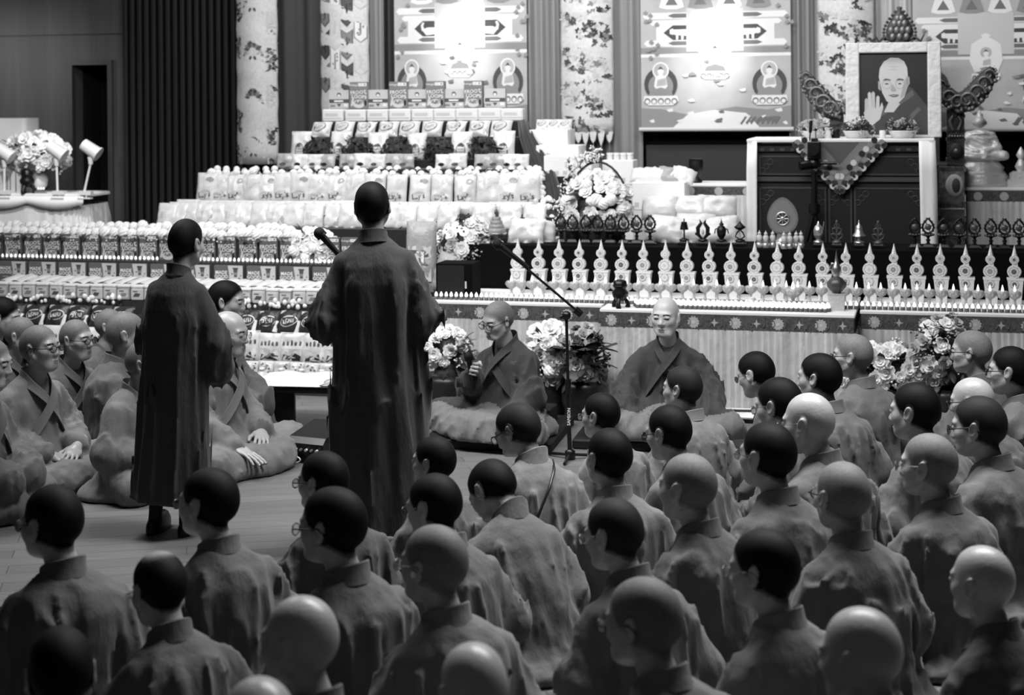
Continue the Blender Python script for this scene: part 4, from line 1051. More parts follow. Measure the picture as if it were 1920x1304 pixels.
# ---- flowers
def pompom(i, r=.04, mat=None):
    mb = MB(); n, m = 14, 10; rr = random.Random(i); rings = []
    for a in range(m+1):
        t = PI*a/m; q = max(math.sin(t), .02)
        rings.append([(r*q*math.cos(2*PI*k/n+.2*(a % 2))*(1+.14*((k+a) % 2)), r*q*math.sin(2*PI*k/n+.2*(a % 2))*(1+.14*((k+a) % 2)), r*-math.cos(t)*(1+.08*(a % 2))+r) for k in range(n)])
    mb.loft(rings, mat or PETAL, False, cap=True); return mb.mesh('flower_head')
def blossom(r, mat, rings=3, n=6, cup=.6, heart=None):
    """open flower facing -y of its own frame: rings of curved petals"""
    mb = MB()
    for q in range(rings):
        rr = r*(1-.27*q); tilt = cup*(.35+.5*q)
        for k in range(n-(q > 1)):
            a = 2*PI*k/n+q*.5; vs = []
            for i, (d, w) in enumerate(((.05, .25), (.4, .62), (.75, .75), (1, .42))):
                for s in (-1, 0, 1):
                    x = s*w*rr*.55; l = d*rr; y = -(d**1.5)*rr*math.sin(tilt)*.9-q*r*.10+(.06*rr*abs(s) if i > 1 else 0)
                    l *= math.cos(tilt*.8); vs.append((l*math.cos(a)-x*math.sin(a), y, l*math.sin(a)+x*math.cos(a)))
            fs = [(i*3+j, i*3+j+1, i*3+j+4, i*3+j+3) for i in range(3) for j in range(2)]; mb.add(vs, fs, mat, True)
    mb.sph((0, -r*.18, 0), (r*.2, r*.14, r*.2), heart or mat, 8, 5); return mb.mesh('blossom')
def leaf_mesh(L, w, mat, curl=.35):
    mb = MB(); vs = []
    for i in range(7):
        t = i/6; ww = w*math.sin(PI*min(1, t*.92+.06))**.8; 
        for s in (-1, 0, 1): vs.append((s*ww/2, -curl*L*t*t*.5+(.12*w if s == 0 else 0)-.0, L*t*(1-.2*t)))
    mb.add(vs, [(i*3+j, i*3+j+1, i*3+j+4, i*3+j+3) for i in range(6) for j in range(2)], mat, True); return mb.mesh('leaf')
def spray(mat, n=14, R=.07, r=.008, seed=0):
    mb = MB(); rr = random.Random(seed)
    for k in range(n):
        a, b = rr.uniform(0, 2*PI), rr.uniform(.3, 1)
        p = (R*.6*math.cos(a)*b, -rr.uniform(.0, .5)*R, R*b*(.7+.5*math.sin(a)))
        mb.tube([(0, 0, -R*.4), (p[0]*.5, p[1]*.5, p[2]*.5-R*.1), p], .0012, LEAF, 3); mb.sph(p, r*rr.uniform(.7, 1.2), mat, 6, 4)
    return mb.mesh('flower_spray')
BL = dict(w=blossom(.055, PETAL), w2=blossom(.07, PETAL, 4, 7, .8), g=blossom(.06, PETALG, 4, 6, .9), d=blossom(.05, PETALD, 3, 6), daisy=blossom(.038, PETAL, 1, 9, .2, INK), pom=pompom(3, .045), pomg=pompom(4, .04, PETALG), sp=spray(PETAL), spg=spray(PETALG, 18, .08, .007, 3), spd=spray(PETALD, 20, .08, .007, 5))
LF = dict(d=leaf_mesh(.16, .05, LEAF), w=leaf_mesh(.17, .11, LEAF), l=leaf_mesh(.13, .05, LEAFL), n=leaf_mesh(.2, .022, LEAF))
def aim(o, d, roll=0):
    """turn a flower (facing -y) towards a direction"""
    d = Vector(d).normalized(); q = (-d).to_track_quat('Y', 'Z'); o.rotation_euler = (q.to_matrix() @ Matrix.Rotation(roll, 3, 'Y')).to_euler()
def bouquet(name, label, cat, loc, rx, rz_, ry, kinds, n, nl, leaves='d', pot=None, seed=0, base=.0, fs=1.0, low=-.3, group=None, rot=0.0):
    """flowers spread over the front and top of an ellipsoid, leaves between and below them"""
    rr = random.Random(seed); root = empty(name, loc, rot); tag(root, label, cat, group)
    if pot is not None: pot(root)
    core = MB(); core.sph((0, 0, base), (rx*.72, ry*.72, rz_*.72), LEAF, 14, 9); core.build('foliage', root)
    ga = PI*(3-math.sqrt(5)); cnt = 0; k = 0
    pts = []
    N_ = int(n*2.0)
    for k in range(N_):
        zz = 1-2*(k+.5)/N_; q = math.sqrt(1-zz*zz); a = ga*k; d = Vector((q*math.cos(a), q*math.sin(a), zz))
        if d.y < .35 and d.z > low: pts.append(d)
    rr.shuffle(pts)
    for d in pts[:n]:
        kd = rr.choice(kinds); o = link('flower', BL[kd], root); j = rr.uniform(.84, 1.06)
        o.location = (d.x*rx*j, d.y*ry*j, base+d.z*rz_*j); aim(o, (d.x*.8, d.y-.45, d.z*.8), rr.uniform(0, 6)); o.scale = (fs*rr.uniform(.8, 1.2),)*3
    for k in range(nl):
        a = rr.uniform(0, 2*PI); el = rr.uniform(-.7, .9); d = Vector((math.cos(el)*math.cos(a), -abs(math.cos(el)*math.sin(a)), math.sin(el)))
        o = link('leaf', LF[rr.choice(leaves)], root); o.location = (d.x*rx*.7, d.y*ry*.7, base+d.z*rz_*.7)
        q = d.to_track_quat('Z', 'Y'); o.rotation_euler = (q.to_matrix() @ Matrix.Rotation(rr.uniform(-.6, .6), 3, 'X')).to_euler(); o.scale = (rr.uniform(.7, 1.25)*fs,)*3
    return root
def vase(mat, prof, n=20):
    def f(root): MB().lathe(prof, mat, n).build('vase', root)
    return f
POTD = M('dark_glazed_pot', 38, .35); POTW = M('white_ceramic', 225, .3)
def floorpot(r, h): return vase(POTD, [(0, 0), (r*.7, 0), (r*.95, h*.4), (r, h*.8), (r*.9, h), (r*.8, h*.96), (0, h*.9)])
# floor bouquets before the tables
def fb(px, py, s, label, rx, rz_, base, kinds, n, nl, leaves, seed, fs=1.0):
    p = P_floor(px, py)
    return bouquet('floor_bouquet', label, 'bouquet', p, rx, rz_, .16, kinds, n, nl, leaves, floorpot(.15, .26), seed, base, fs, -.45)
fb(835, 772, 0, 'white lilies and dark leaves in a pot left of the seated speaker', .19, .17, .40, ['w', 'sp', 'w', 'w'], 30, 40, 'dwld', 1, .85)
fb(1030, 776, 0, 'white chrysanthemum bouquet in a dark pot right behind the seated speaker', .17, .21, .36, ['pom', 'w2', 'g', 'sp'], 40, 16, 'dl', 2)
fb(1094, 784, 0, 'bouquet of roses, protea and dark leaves in a pot behind the microphone stand', .15, .21, .38, ['g', 'd', 'g', 'spd'], 28, 44, 'dwd', 3, .95)
fb(1665, 800, 0, 'broad bouquet of white roses before the right altar table skirt', .28, .19, .34, ['w2', 'w2', 'w', 'g', 'sp'], 60, 30, 'dl', 4, .85)
fb(1772, 802, 0, 'tall bouquet of roses and small sprays at the right, behind the monk with dark glasses', .19, .28, .42, ['w2', 'g', 'spg', 'w', 'spd'], 54, 36, 'd', 5, .85)
# garland of round flower heads on the front edge of the stand, and the rows above
PM = [pompom(i, .044) for i in range(4)]+[blossom(.05, PETAL, 4, 8, 1.0)]
PMS = [pompom(9+i, .034) for i in range(3)]
def heads(spots, meshes, label, group, cat='flower'):
    for i, (p, sc) in enumerate(spots):
        o = link('chrysanthemum', meshes[i % len(meshes)]); o.location = p; o.rotation_euler = (rnd.uniform(-.3, .3), rnd.uniform(-.3, .3), rnd.uniform(0, 6)); o.scale = (sc,)*3; tag(o, label, cat, group)
v, z = LR['garland']
sp = []
for k, x in enumerate(np.arange(-2, 565, 15.5)): sp.append((AX(x+rnd.uniform(-3, 3), v-.04+rnd.uniform(-.02, .01), z+rnd.uniform(-.012, .0)), rnd.uniform(.85, 1.12)))
heads(sp, PM[:4], 'round white chrysanthemum in the front of the garland above the cereal boxes', 'front garland flowers')
sp = [(AX(x+rnd.uniform(-3, 3), v+.06, z+.035+rnd.uniform(-.01, .01)), rnd.uniform(.8, 1.05)) for x in np.arange(4, 560, 15.5)]
heads(sp, PM[:4], 'round white chrysanthemum in the back of the garland above the cereal boxes', 'back garland flowers')
lb = MB(); rr = random.Random(3)
lf = LF['d']
gar = empty('leaf_garland', AX(280, v-.02, z), ARZ); tag(gar, 'strip of dark leaves with tiny white buds under the chrysanthemum garland', 'garland')
for k in range(70):
    o = link('leaf', LF['d'], gar); o.location = (rr.uniform(-1.35, 1.25), -.06+rr.uniform(-.02, .02), .0+rr.uniform(-.0, .02)); o.rotation_euler = (rr.uniform(1.6, 2.3), rr.uniform(-.5, .5), rr.uniform(-1.3, 1.3)); o.scale = (.42,)*3
for k in range(28):
    b = link('bud', BL['pom'], gar); b.location = (rr.uniform(-1.35, 1.25), -.10+rr.uniform(-.02, .02), -.02+rr.uniform(-.01, .02)); b.scale = (.13,)*3
v, z = PR['pom']
sp = [(AX(x+rnd.uniform(-3, 3), v-.02+rnd.uniform(-.03, .03), z+rnd.uniform(-.01, .0)), rnd.uniform(.85, 1.1)) for x in np.arange(396, 1010, 13)]
sp += [(AX(x+rnd.uniform(-3, 3), v+.05, z+.03), rnd.uniform(.7, .9)) for x in np.arange(405, 1000, 19)]
heads(sp, [PMS[0], PMS[1], PMS[2], PM[4]], 'white flower in the row above the tall crisp packets', 'flowers above the crisp packets')
sp = []
for k in range(92):
    t = rnd.random(); px = 1003+34*t+rnd.uniform(-16-6*t, 12+6*t); py = 318+140*t
    sp.append((AP(px, py, 1.86-.62*t+rnd.uniform(-.03, .03)), rnd.uniform(.55, .9)))
heads(sp, PMS, 'small white flower in the cascade down the right edge of the pyramid', 'cascade of white flowers')
# flower buds row
v, z = LR['bud']
budm = MB(); rr = random.Random(8)
for i, x in enumerate(lin_px(36, 636, 15)):
    if 248 < x < 392: continue
    r_ = empty('bud_posy', AX(x, v, z), ARZ); tag(r_, 'posy of small white buds and dark leaves, %s from the left behind the dark packets' % ORD[i], 'flowers', 'posies of white buds')
    cup = MB(); cup.lathe([(0, 0), (.04, 0), (.05, .06), (.04, .06)], CHAR, 10); cup.build('cup', r_)
    for k in range(9):
        o = link('bud', BL['pom'], r_); o.location = (rr.uniform(-.085, .085), rr.uniform(-.05, .02), .07+rr.uniform(0, .05)); s_ = rr.uniform(.2, .36); o.scale = (s_, s_, s_*1.3)
    for k in range(7):
        o = link('leaf', LF['d'], r_); o.location = (rr.uniform(-.08, .08), 0, .04); o.rotation_euler = (rr.uniform(-.6, .8), rr.uniform(-.8, .8), rr.uniform(0, 6)); o.scale = (.4,)*3
# dark flowers between the tall bags
v, z = PR['coffee']
for i, x in enumerate([598, 670, 745, 822, 905]):
    bouquet('dark_posy', 'clump of dark flowers between the tall pale bags, %s from the left' % ORD[i], 'flowers', AX(x, v-.04, z), .135, .115, .07, ['d', 'spd', 'd'], 20, 16, 'd', None, 20+i, .07, .62, -.6, 'dark flowers between the tall bags', ARZ)
# bouquets on the stand
bouquet('white_bouquet', 'big round white bouquet with dark fern leaves beside the spare microphone', 'bouquet', AP(588, 500, 1.12), .20, .155, .12, ['w2', 'w', 'pom'], 46, 14, 'dn', None, 31, .12, .9, -.5, None, ARZ)
bouquet('mixed_bouquet', 'mixed bouquet with dark-eyed daisies right of the taller standing monk', 'bouquet', AP(868, 505, .88), .21, .21, .12, ['daisy', 'spg', 'g', 'daisy', 'w2', 'spd'], 56, 14, 'l', None, 32, .17, .85, -.7, None, ARZ)
fern = empty('fern_spray', AP(735, 440, 1.3), ARZ); tag(fern, 'spray of pointed dark fern leaves right of the standing monk\'s neck', 'plant')
for k in range(12):
    o = link('leaf', LF['n'], fern); o.rotation_euler = (-.15, -1.2+2.2*k/11, .3*math.sin(k)); o.scale = (.8,)*3
# basket with an arched handle
def basket(root):
    MB().lathe([(0, 0), (.16, 0), (.21, .12), (.22, .15), (.2, .15), (.17, .1)], M('dark_wicker', 50, .7, noise=((80, 80, 120), .6)), 20).build('basket', root)
    hm = MB(); hm.tube([(.27*math.cos(t), .0, .14+.50*math.sin(t)) for t in np.linspace(0, PI, 20)], .009, M('dark_wicker', 50), 6); hm.build('handle', root)
pB = AP(1122, 462, 1.12)
bk = bouquet('flower_basket', 'basket of white blossoms under an arched handle, behind the dark openwork stands', 'basket', pB, .26, .26, .18, ['w', 'w2', 'pom', 'w'], 62, 12, 'd', basket, 33, .30, .95, -.8, None, ARZ)
rr = random.Random(4)
for k in range(26):
    t = PI*(.45+.55*rr.random()); o = link('blossom_spray', BL['sp'], bk); o.location = (.30*math.cos(t)+rr.uniform(-.03, .03), -.02, .16+.52*math.sin(t)+rr.uniform(-.03, .03)); o.scale = (rr.uniform(.7, 1.1),)*3; o.rotation_euler = (0, rr.uniform(-1, 1), rr.uniform(-1, 1))
# ---- openwork stands on the black counter
EMB = M('aged_emblem', 84, .4, metal=.4)
def emblem_stand():
    r = empty('openwork_stand', (0, 0, 0))
    b = MB(); b.loft([[(sx*w_, sy*w_*.8, zz) for sx, sy in ((-1, -1), (1, -1), (1, 1), (-1, 1))] for w_, zz in ((.048, 0), (.048, .012), (.038, .016), (.030, .034), (.016, .040))], BLACKP, False, cap=True); b.build('plinth', r)
    s = MB(); s.lathe([(.012, .038), (.010, .055), (.017, .064), (.008, .075), (.012, .088), (.03, .094), (.044, .100), (.038, .106), (.012, .112)], BRONZE, 16, lobes=8, lob=.05)
    for k in range(10): s.sph((.037*math.cos(k*.628), .037*math.sin(k*.628), .104), .009, EMB, 6, 4)
    s.build('lotus', r)
    p = MB(); n = 26
    def td(R, k): t = 2*PI*k/n-PI/2; q = 1+.30*max(0, math.sin(t))**8; return (R*.86*math.cos(t)*(1-.12*max(0, math.sin(t))), R*math.sin(t)*q)
    p.tube([(td(.045, k)[0], 0, .160+td(.045, k)[1]) for k in range(n+1)], .0075, BLACKP, 6)
    for k in range(0, n, 2): x, z_ = td(.052, k); p.sph((x, -.002, .160+z_), .006, BLACKP, 6, 4)
    p.cyl((0, 0, .105), (0, 0, .12), .008, BLACKP); p.build('plaque', r)
    e = MB(); e.lathe([(0, -.004), (.022, -.004), (.024, 0), (.022, .004), (0, .004)], EMB, 14); me = e.mesh('emblem'); me.transform(Matrix.Translation((0, 0, .158)) @ Matrix.Rotation(PI/2, 4, 'X')); link('emblem', me, r)
    c = MB(); 
    for a in range(4): c.tube([(.022*math.cos(a*PI/2+.4), 0, .158+.022*math.sin(a*PI/2+.4)), (.040*math.cos(a*PI/2+.4), 0, .158+.042*math.sin(a*PI/2+.4))], .004, BLACKP, 5)
    c.build('spokes', r); return r
e0 = emblem_stand(); ek = children(e0)
def rep(o0, kids, i):
    if i == 0: return o0
    o = o0.copy(); COL.objects.link(o)
    for p in kids: c = p.copy(); COL.objects.link(c); c.parent = o
    return o
ex = [1051.7, 1073.7, 1099, 1120.8, 1144.6, 1169.7, 1194, 1219, 1715.6, 1740.5, 1769.5, 1799, 1827.5, 1858, 1884, 1911]
for i, x in enumerate(ex):
    o = rep(e0, ek, i); o.location = AX(x, .92, ZB); o.rotation_euler.z = ARZ; o.scale = (.98,)*3
    tag(o, ('dark openwork stand with a pointed oval plaque, %s from the left before the flower basket' if i < 8 else 'dark openwork stand with pointed oval plaque, %s from left at the counter\'s right end') % ORD[i % 8], 'ornament', 'openwork stands before the basket' if i < 8 else 'openwork stands at the right')
def precious(kind, x, label, metal):
    r = empty('precious_emblem', AX(x, .93, ZB), ARZ); tag(r, label, 'ornament', 'emblems on black bases')
    b = MB(); b.box((0, 0, .014), (.088, .07, .012), BLACKP); 
    for sx in (-1, 1): b.box((sx*.036, 0, .004), (.014, .06, .008), BLACKP)
    b.box((0, 0, .027), (.07, .055, .014), BLACKP, .85); b.build('plinth', r)
    m = MB(); m.lathe([(.034, .034), (.036, .042), (.022, .050), (.010, .056)], metal, 14, lobes=8, lob=.08)
    if kind == 'parasol': m.cyl((0, 0, .05), (0, 0, .115), .006, metal); m.lathe([(.030, .115), (.028, .13), (.02, .165), (.022, .17), (.004, .175), (.004, .195), (.001, .2)], metal, 12, lobes=8, lob=.06)
    elif kind in ('lotus', 'fish', 'scroll'):
        for s in (-1, 1):
            m.tube([(s*.006, 0, .05), (s*.036, 0, .075), (s*.040, 0, .095), (s*.020, 0, .10), (s*.012, 0, .088)], .006, metal, 6)
            m.tube([(s*.004, 0, .09), (s*.030, 0, .115), (s*.030, 0, .135), (s*.012, 0, .14)], .006, metal, 6); m.tube([(0, 0, .12), (s*.018, 0, .155), (s*.008, 0, .175)], .005, metal, 6)
        m.cyl((0, 0, .05), (0, 0, .17), .007, metal); m.sph((0, 0, .182), (.010, .008, .016), metal, 8, 6)
    elif kind == 'pair':
        for s in (-1, 1): m.tube([(s*.008, 0, .05), (s*.034, 0, .08), (s*.036, 0, .13), (s*.012, 0, .165), (s*.022, 0, .19)], [.009, .015, .016, .012, .003], metal, 8); m.sph((s*.048, 0, .085), .011, metal, 6, 5)
        m.sph((0, 0, .10), (.012, .01, .02), PALE, 8, 6)
    elif kind == 'vase': m.lathe([(.012, .05), (.03, .075), (.036, .11), (.026, .14), (.012, .15), (.02, .158), (.010, .165), (.004, .185), (.001, .2)], metal, 16); [m.tube([(s*.02, 0, .13), (s*.045, 0, .12), (s*.05, 0, .09)], .005, metal, 5) for s in (-1, 1)]
    elif kind == 'bowl':
        for s in (-1, 1): m.tube([(s*.004, 0, .05), (s*.034, 0, .07), (s*.02, 0, .10), (s*.004, 0, .115)], .006, metal, 6)
        m.lathe([(.008, .115), (.036, .13), (.044, .14), (.030, .15), (.014, .165), (.004, .18), (.001, .2)], metal, 14)
    elif kind == 'egg': m.lathe([(.014, .05), (.034, .085), (.036, .12), (.026, .15), (.010, .165), (.006, .18), (.001, .19)], metal, 16); m.cyl((.028, 0, .09), (.04, 0, .185), .003, metal, n=5)
    elif kind == 'bell': m.lathe([(.046, .085), (.044, .092), (.030, .108), (.024, .14), (.022, .155), (.012, .165), (.005, .17), (.006, .185), (.001, .2)], metal, 18); m.cyl((0, 0, .05), (0, 0, .09), .014, metal)
    m.build('emblem', r); return r
for k, x, l, mt in (('parasol', 1283, 'dark parasol emblem on a black base, left of the throne table', BRONZE), ('pair', 1318, 'dark paired-fish emblem on a black base, second left of the throne table', BRONZE), ('vase', 1353, 'bronze vase emblem with side handles on a black base', BRONZE), ('bowl', 1387.6, 'dark covered bowl emblem on scrolls, beside the corner of the throne table', BRONZE),
                    ('egg', 1534.8, 'bright egg-shaped emblem on a black base, under the camera tripod', SILVER), ('lotus', 1569.4, 'bright scrolled emblem, left of the bell', EMB), ('bell', 1610.8, 'bright bell-shaped emblem on a black base', SILVER), ('scroll', 1647, 'scrolled emblem right of the bell', EMB)): precious(k, x, l, mt)
# wheel of the law on its halo
r = empty('halo_wheel', AX(1468, .98, ZB), ARZ); tag(r, 'big teardrop-shaped metal halo with an eight-spoked wheel, on the black counter', 'ornament')
def tear(R, w=.112, top=.355, c=.20):
    o = []
    for k in range(40):
        t = 2*PI*k/40; x = w*R*math.cos(t); zz = c+ (.115*R*math.sin(t) if math.sin(t) < 0 else (top-c)*R*math.sin(t)); x *= 1-.25*max(0, math.sin(t))**2*(1-.2*abs(math.cos(t))); o.append((x, zz))
    return o
hm = MB(); hm.prism(tear(1), -.008, .008, M('hammered_metal', 150, .35, metal=.7, bump=((60, 60, 60), .5, .006))); hm.prism(tear(.88), -.0095, -.0085, SILVER, back=False); hm.prism([(-.05, .04), (.05, .04), (.035, .10), (-.035, .10)], -.008, .008, SILVER); hm.build('halo', r)
wh = MB(); wh.prism([(.052*math.cos(2*PI*k/24), .20+.052*math.sin(2*PI*k/24)) for k in range(24)], -.0125, -.01, CHAR, back=False)
wh.tube([(.046*math.cos(2*PI*k/24), -.015, .20+.046*math.sin(2*PI*k/24)) for k in range(25)], .006, SILVER, 6)
for k in range(8): wh.tube([(0, -.015, .2), (.046*math.cos(k*PI/4), -.015, .2+.046*math.sin(k*PI/4))], .005, SILVER, 5)
wh.sph((0, -.015, .2), (.017, .008, .017), SILVER, 10, 6); wh.build('wheel', r)
MB().lathe([(.075, 0), (.08, .02), (.06, .035), (.035, .05), (.03, .06)], SILVER, 18, lobes=10, lob=.06).build('base', r)
for i, (x, dv) in enumerate(((1424, 0), (1436, -.03), (1449, .0), (1470, -.08), (1481, -.06), (1493, -.02), (1502, .0))):
    q = empty('small_figure', AX(x, .86+dv, ZB), ARZ); tag(q, 'tiny white figurine at the foot of the wheel, %s from the left' % ORD[i], 'figurine', 'figurines at the foot of the wheel')
    MB().lathe([(.024, 0), (.026, .03), (.02, .036), (.026, .046), (.026, .052)], SILVER, 12).build('pedestal', q)
    f = MB(); f.sph((0, 0, .07), (.022, .016, .024), PALE, 8, 6); f.sph((0, 0, .10), .013, PALE, 8, 6); f.cyl((0, 0, .108), (0, 0, .125), .006, PALE, .001, 6); f.build('figure', q)
# mandala offering, dark urns, tiered vase
MB_ = empty('mandala_offering', AX(931, .93, ZB), ARZ); tag(MB_, 'tiered mandala offering on a footed dish at the left end of the black counter', 'ornament')
MB().lathe([(.055, 0), (.05, .01), (.03, .02), (.025, .035), (.07, .055), (.082, .07), (.08, .075)], SILVER, 24).build('dish', MB_)
tm = MB(); zz = .075
for rr_, h in ((.070, .035), (.057, .03), (.046, .028), (.034, .026)): tm.lathe([(rr_, zz), (rr_*1.04, zz+h*.3), (rr_, zz+h*.8), (rr_*.86, zz+h)], M('beaded_tier', 150, .5, metal=.3, bump=((90, 90, 90), .6, .01)), 24, lobes=16, lob=.02); zz += h
tm.build('tiers', MB_); MB().lathe([(.008, zz), (.006, zz+.012), (.016, zz+.028), (.012, zz+.045), (.001, zz+.065)], M('aged_emblem', 84), 12).build('finial', MB_)
def urn(x, v, z, sc, label):
    r = empty('incense_urn', AX(x, v, z), ARZ); r.scale = (sc,)*3; tag(r, label, 'urn')
    b = MB(); b.lathe([(.03, .05), (.055, .08), (.06, .11), (.04, .135), (.05, .15), (.055, .16), (.045, .16), (.03, .14)], BRONZE, 18); b.build('bowl', r)
    for k in range(3): a = k*2.09+.5; l = MB(); l.tube([(.03*math.cos(a), .03*math.sin(a), .07), (.06*math.cos(a), .06*math.sin(a), .03), (.055*math.cos(a), .055*math.sin(a), 0)], [.014, .016, .02], BRONZE, 8); l.build('leg', r)
    MB().lathe([(.05, .16), (.048, .19), (.02, .2), (.012, .2)], BLACKP, 14).build('lid', r)
urn(1163, -.13, ZT, .95, 'small dark three-legged urn at the left corner of the middle altar table')
r = empty('lotus_vase', AX(1569, .02, ZT), ARZ); tag(r, 'carved lotus-bud vase with a tall pointed tip at the corner of the middle altar table', 'vase')
MB().loft([[(sx*w_, sy*w_, zz) for sx, sy in ((-1, -1), (1, -1), (1, 1), (-1, 1))] for w_, zz in ((.05, 0), (.055, .10), (.06, .11))], M('carved_ivory', 190, .5, bump=((60, 60, 60), .6, .01)), False, cap=True).build('block', r)
MB().lathe([(.02, .11), (.055, .15), (.06, .18), (.035, .21), (.02, .22)], M('aged_emblem', 84), 16, lobes=6, lob=.1).build('lotus', r)
vb = MB(); vb.lathe([(.02, .22), (.034, .25), (.03, .285), (.014, .31), (.007, .35), (.001, .40)], GOLD, 12); vb.tube([(.03, 0, .25), (-.045, 0, .27), (-.03, 0, .31), (0, 0, .30)], .007, GOLD, 6); vb.build('bud', r)
# extra lamps and things on the middle table
for x, v, sc, lab in ((1487, .10, 1.35, 'tall footed white lamp standing before the cones on the middle table'), ):
    o = link('offering_lamp', lm); o.location = AX(x, v, ZT); o.scale = (sc, sc, sc*1.05); link('flame', fm, o); tag(o, lab, 'lamp')
o = MB().lathe([(.05, 0), (.034, .03), (.028, .05), (.03, .055)], WHITE2, 16).build('upturned_cup', None, AX(1409, .14, ZT)); tag(o, 'white flared cup upside down among the lamps of the middle table', 'cup')
tr = MB(); w_ = .0; tr.T = None
ua, ub = ux(1216, .06, ZT), ux(1556, .06, ZT); tr.box((0, 0, .02), (ub-ua, .10, .006), SILVER)
for s in (-1, 1): tr.box((0, s*.05, .028), (ub-ua, .004, .022), SILVER); tr.box((s*(ub-ua)/2, 0, .028), (.004, .10, .022), SILVER)
for k in range(4): tr.box(((k/3-.5)*(ub-ua)*.9, 0, .008), (.02, .08, .017), SILVER)
rr = random.Random(2)
o = tr.build('offering_tray', None, AL((ua+ub)/2, .075, ZT), ARZ); tag(o, 'long shiny tray of small offerings behind the candles on the middle table', 'tray')
for k in range(34):
    g = link('petal_offering', PMS[k % 3]); g.location = AL(ua+(ub-ua)*(k+.5)/34, .075+rr.uniform(-.03, .03), ZT+.022); g.scale = (rr.uniform(.22, .34),)*3; tag(g, 'tiny flower offering lying in the long tray on the middle table', 'flower', 'flower offerings in the tray')
# black loudspeaker box
o = MB(); o.rbox((0, .12, .125), (.27, .24, .25), .012, BLACKC); sp_ = o.build('loudspeaker', None, AX(851, .12, ZT), ARZ); tag(sp_, 'black loudspeaker box on the left altar table beside the mixed bouquet', 'loudspeaker')
g = MB(); g.box((.09, -.002, .10), (.012, .006, .05), PALE); g.build('badge', sp_)
g = MB(); g.rbox((-.02, -.004, .125), (.20, .006, .22), .003, M('speaker_grille', 14, .7, noise=((300, 300, 300), .6))); g.build('grille', sp_)
# bags leaning by the table end
def ricebag(w, h, d, mat, seed, pr=None):
    mb = MB(); y = bag(mb, w, h, d, mat, seed); 
    if pr: pr(mb, y)
    return mb.mesh('rice_bag')
def pr1(mb, y):
    on(mb, y, rct(-.09, .08, .09, .34), PALE); on(mb, y, rct(-.07, .20, .07, .31), GREYBOX, .003); on(mb, y, rct(-.02, .215, .0, .3, 1), WHITE2, .0045); on(mb, y, rct(.02, .215, .04, .3, 1), WHITE2, .0045); on(mb, y, rct(-.02, .25, .04, .262, 1), WHITE2, .005)
o = link('printed_sack', ricebag(.235, .52, .12, PLASTM, 301, pr1)); o.location = AX(790, .46, .70) ; o.rotation_euler = (-.05, 0, ARZ); tag(o, 'upright patterned sack with a dark label, right of the taller standing monk', 'sack')
o = link('folded_sack', ricebag(.17, .30, .10, PLASTM, 302)); o.location = AX(822, .42, .70); o.rotation_euler = (-.15, .25, ARZ-.5); tag(o, 'grey sack leaning beside the mixed bouquet', 'sack')
pile = [(985, 452, .93, .28, .14, .20), (1010, 440, 1.02, .26, .13, .18), (1245, 455, 1.10, .30, .15, .22), (1300, 458, 1.12, .30, .15, .24), (1355, 455, 1.12, .28, .14, .22), (1235, 425, 1.3, .28, .13, .2), (1290, 420, 1.32, .30, .13, .2), (1345, 418, 1.34, .3, .13, .2)]
for i, (x, y_, v, w, d, h) in enumerate(pile):
    zz = ZB if v < 1.2 else ZB+.16
    o = link('white_sack', ricebag(w, h, d, PLAST, 310+i)); o.location = AX(x, v, zz) ; o.rotation_euler = (-.5, .1*math.sin(i), ARZ+.2*math.sin(i*2)); tag(o, 'plump white sack in the heap left of the throne table, %s of the heap' % ORD[i] if i > 1 else ('white sack lying by the mandala offering' if i == 0 else 'white sack behind the one by the mandala offering'), 'sack', 'white sacks in the heap' if i > 1 else None)
# white cases on the right flank of the pyramid
CASE = M('white_case', 236, .6)
mb = MB(); mb.T = None
def case(px, py, v, w, d, h, label, rz=0.0):
    b = MB(); b.rbox((0, 0, h/2), (w, d, h), .008, CASE)
    for k in range(int(w/.07)): b.rect(-w/2+.02+k*.07, h*.1, -w/2+.055+k*.07, h*.28, -d/2-.001, PALE)
    o = b.build('white_case', None, AP(px, py, v), ARZ+rz); tag(o, label, 'case'); return o
flank = [(1036, 276, 2.45, .33, .3, .15, 'upper white case on the right flank of the pyramid, under the small packets'), (1052, 291, 2.25, .36, .3, .085, 'flat white case below the upper one on the right flank'), (1072, 330, 2.05, .40, .3, .17, 'white case on the right flank just above the flower basket'), (1163, 345, 2.3, .26, .22, .20, 'white case with four small jars on top, behind the flower basket'), (1240, 392, 1.9, .42, .3, .22, 'white case heaped with pale goods right of the flower basket'), (1290, 415, 1.6, .5, .28, .16, 'long low white case in front of the heaped one')]
stn = MB(); stn.T = Matrix.Translation((0, Y0, 0)) @ Matrix.Rotation(-ALPHA, 4, 'Z')
for px, py, v, w, d, h, lab in flank:
    o = case(px, py, v, w, d, h, lab); p = o.location; u_, v_ = A_uv(p); stn.box((u_, v_, p.z/2), (w*.96, d*.96, p.z), DRAPE if px < 1100 else WHITE)
tag(stn.build('flank_stand'), 'stepped cloth-covered stand carrying the white cases right of the pyramid', 'display stand')
top = flank[3]; p = AP(top[0], top[1], top[2])
for i in range(4):
    b = MB(); b.lathe([(.026, 0), (.028, .03), (.024, .042)], CLEAR, 12); b.lathe([(.029, .042), (.029, .058)], WHITE2, 12); o = b.build('small_jar', None, p+Vector(((-.085+.057*i)*CA, -(-.085+.057*i)*SA, top[5])), ARZ); tag(o, 'small lidded jar on the white case behind the basket, %s from the left' % ORD[i], 'jar', 'small jars on the white case')
p = AP(1036, 276, 2.45)
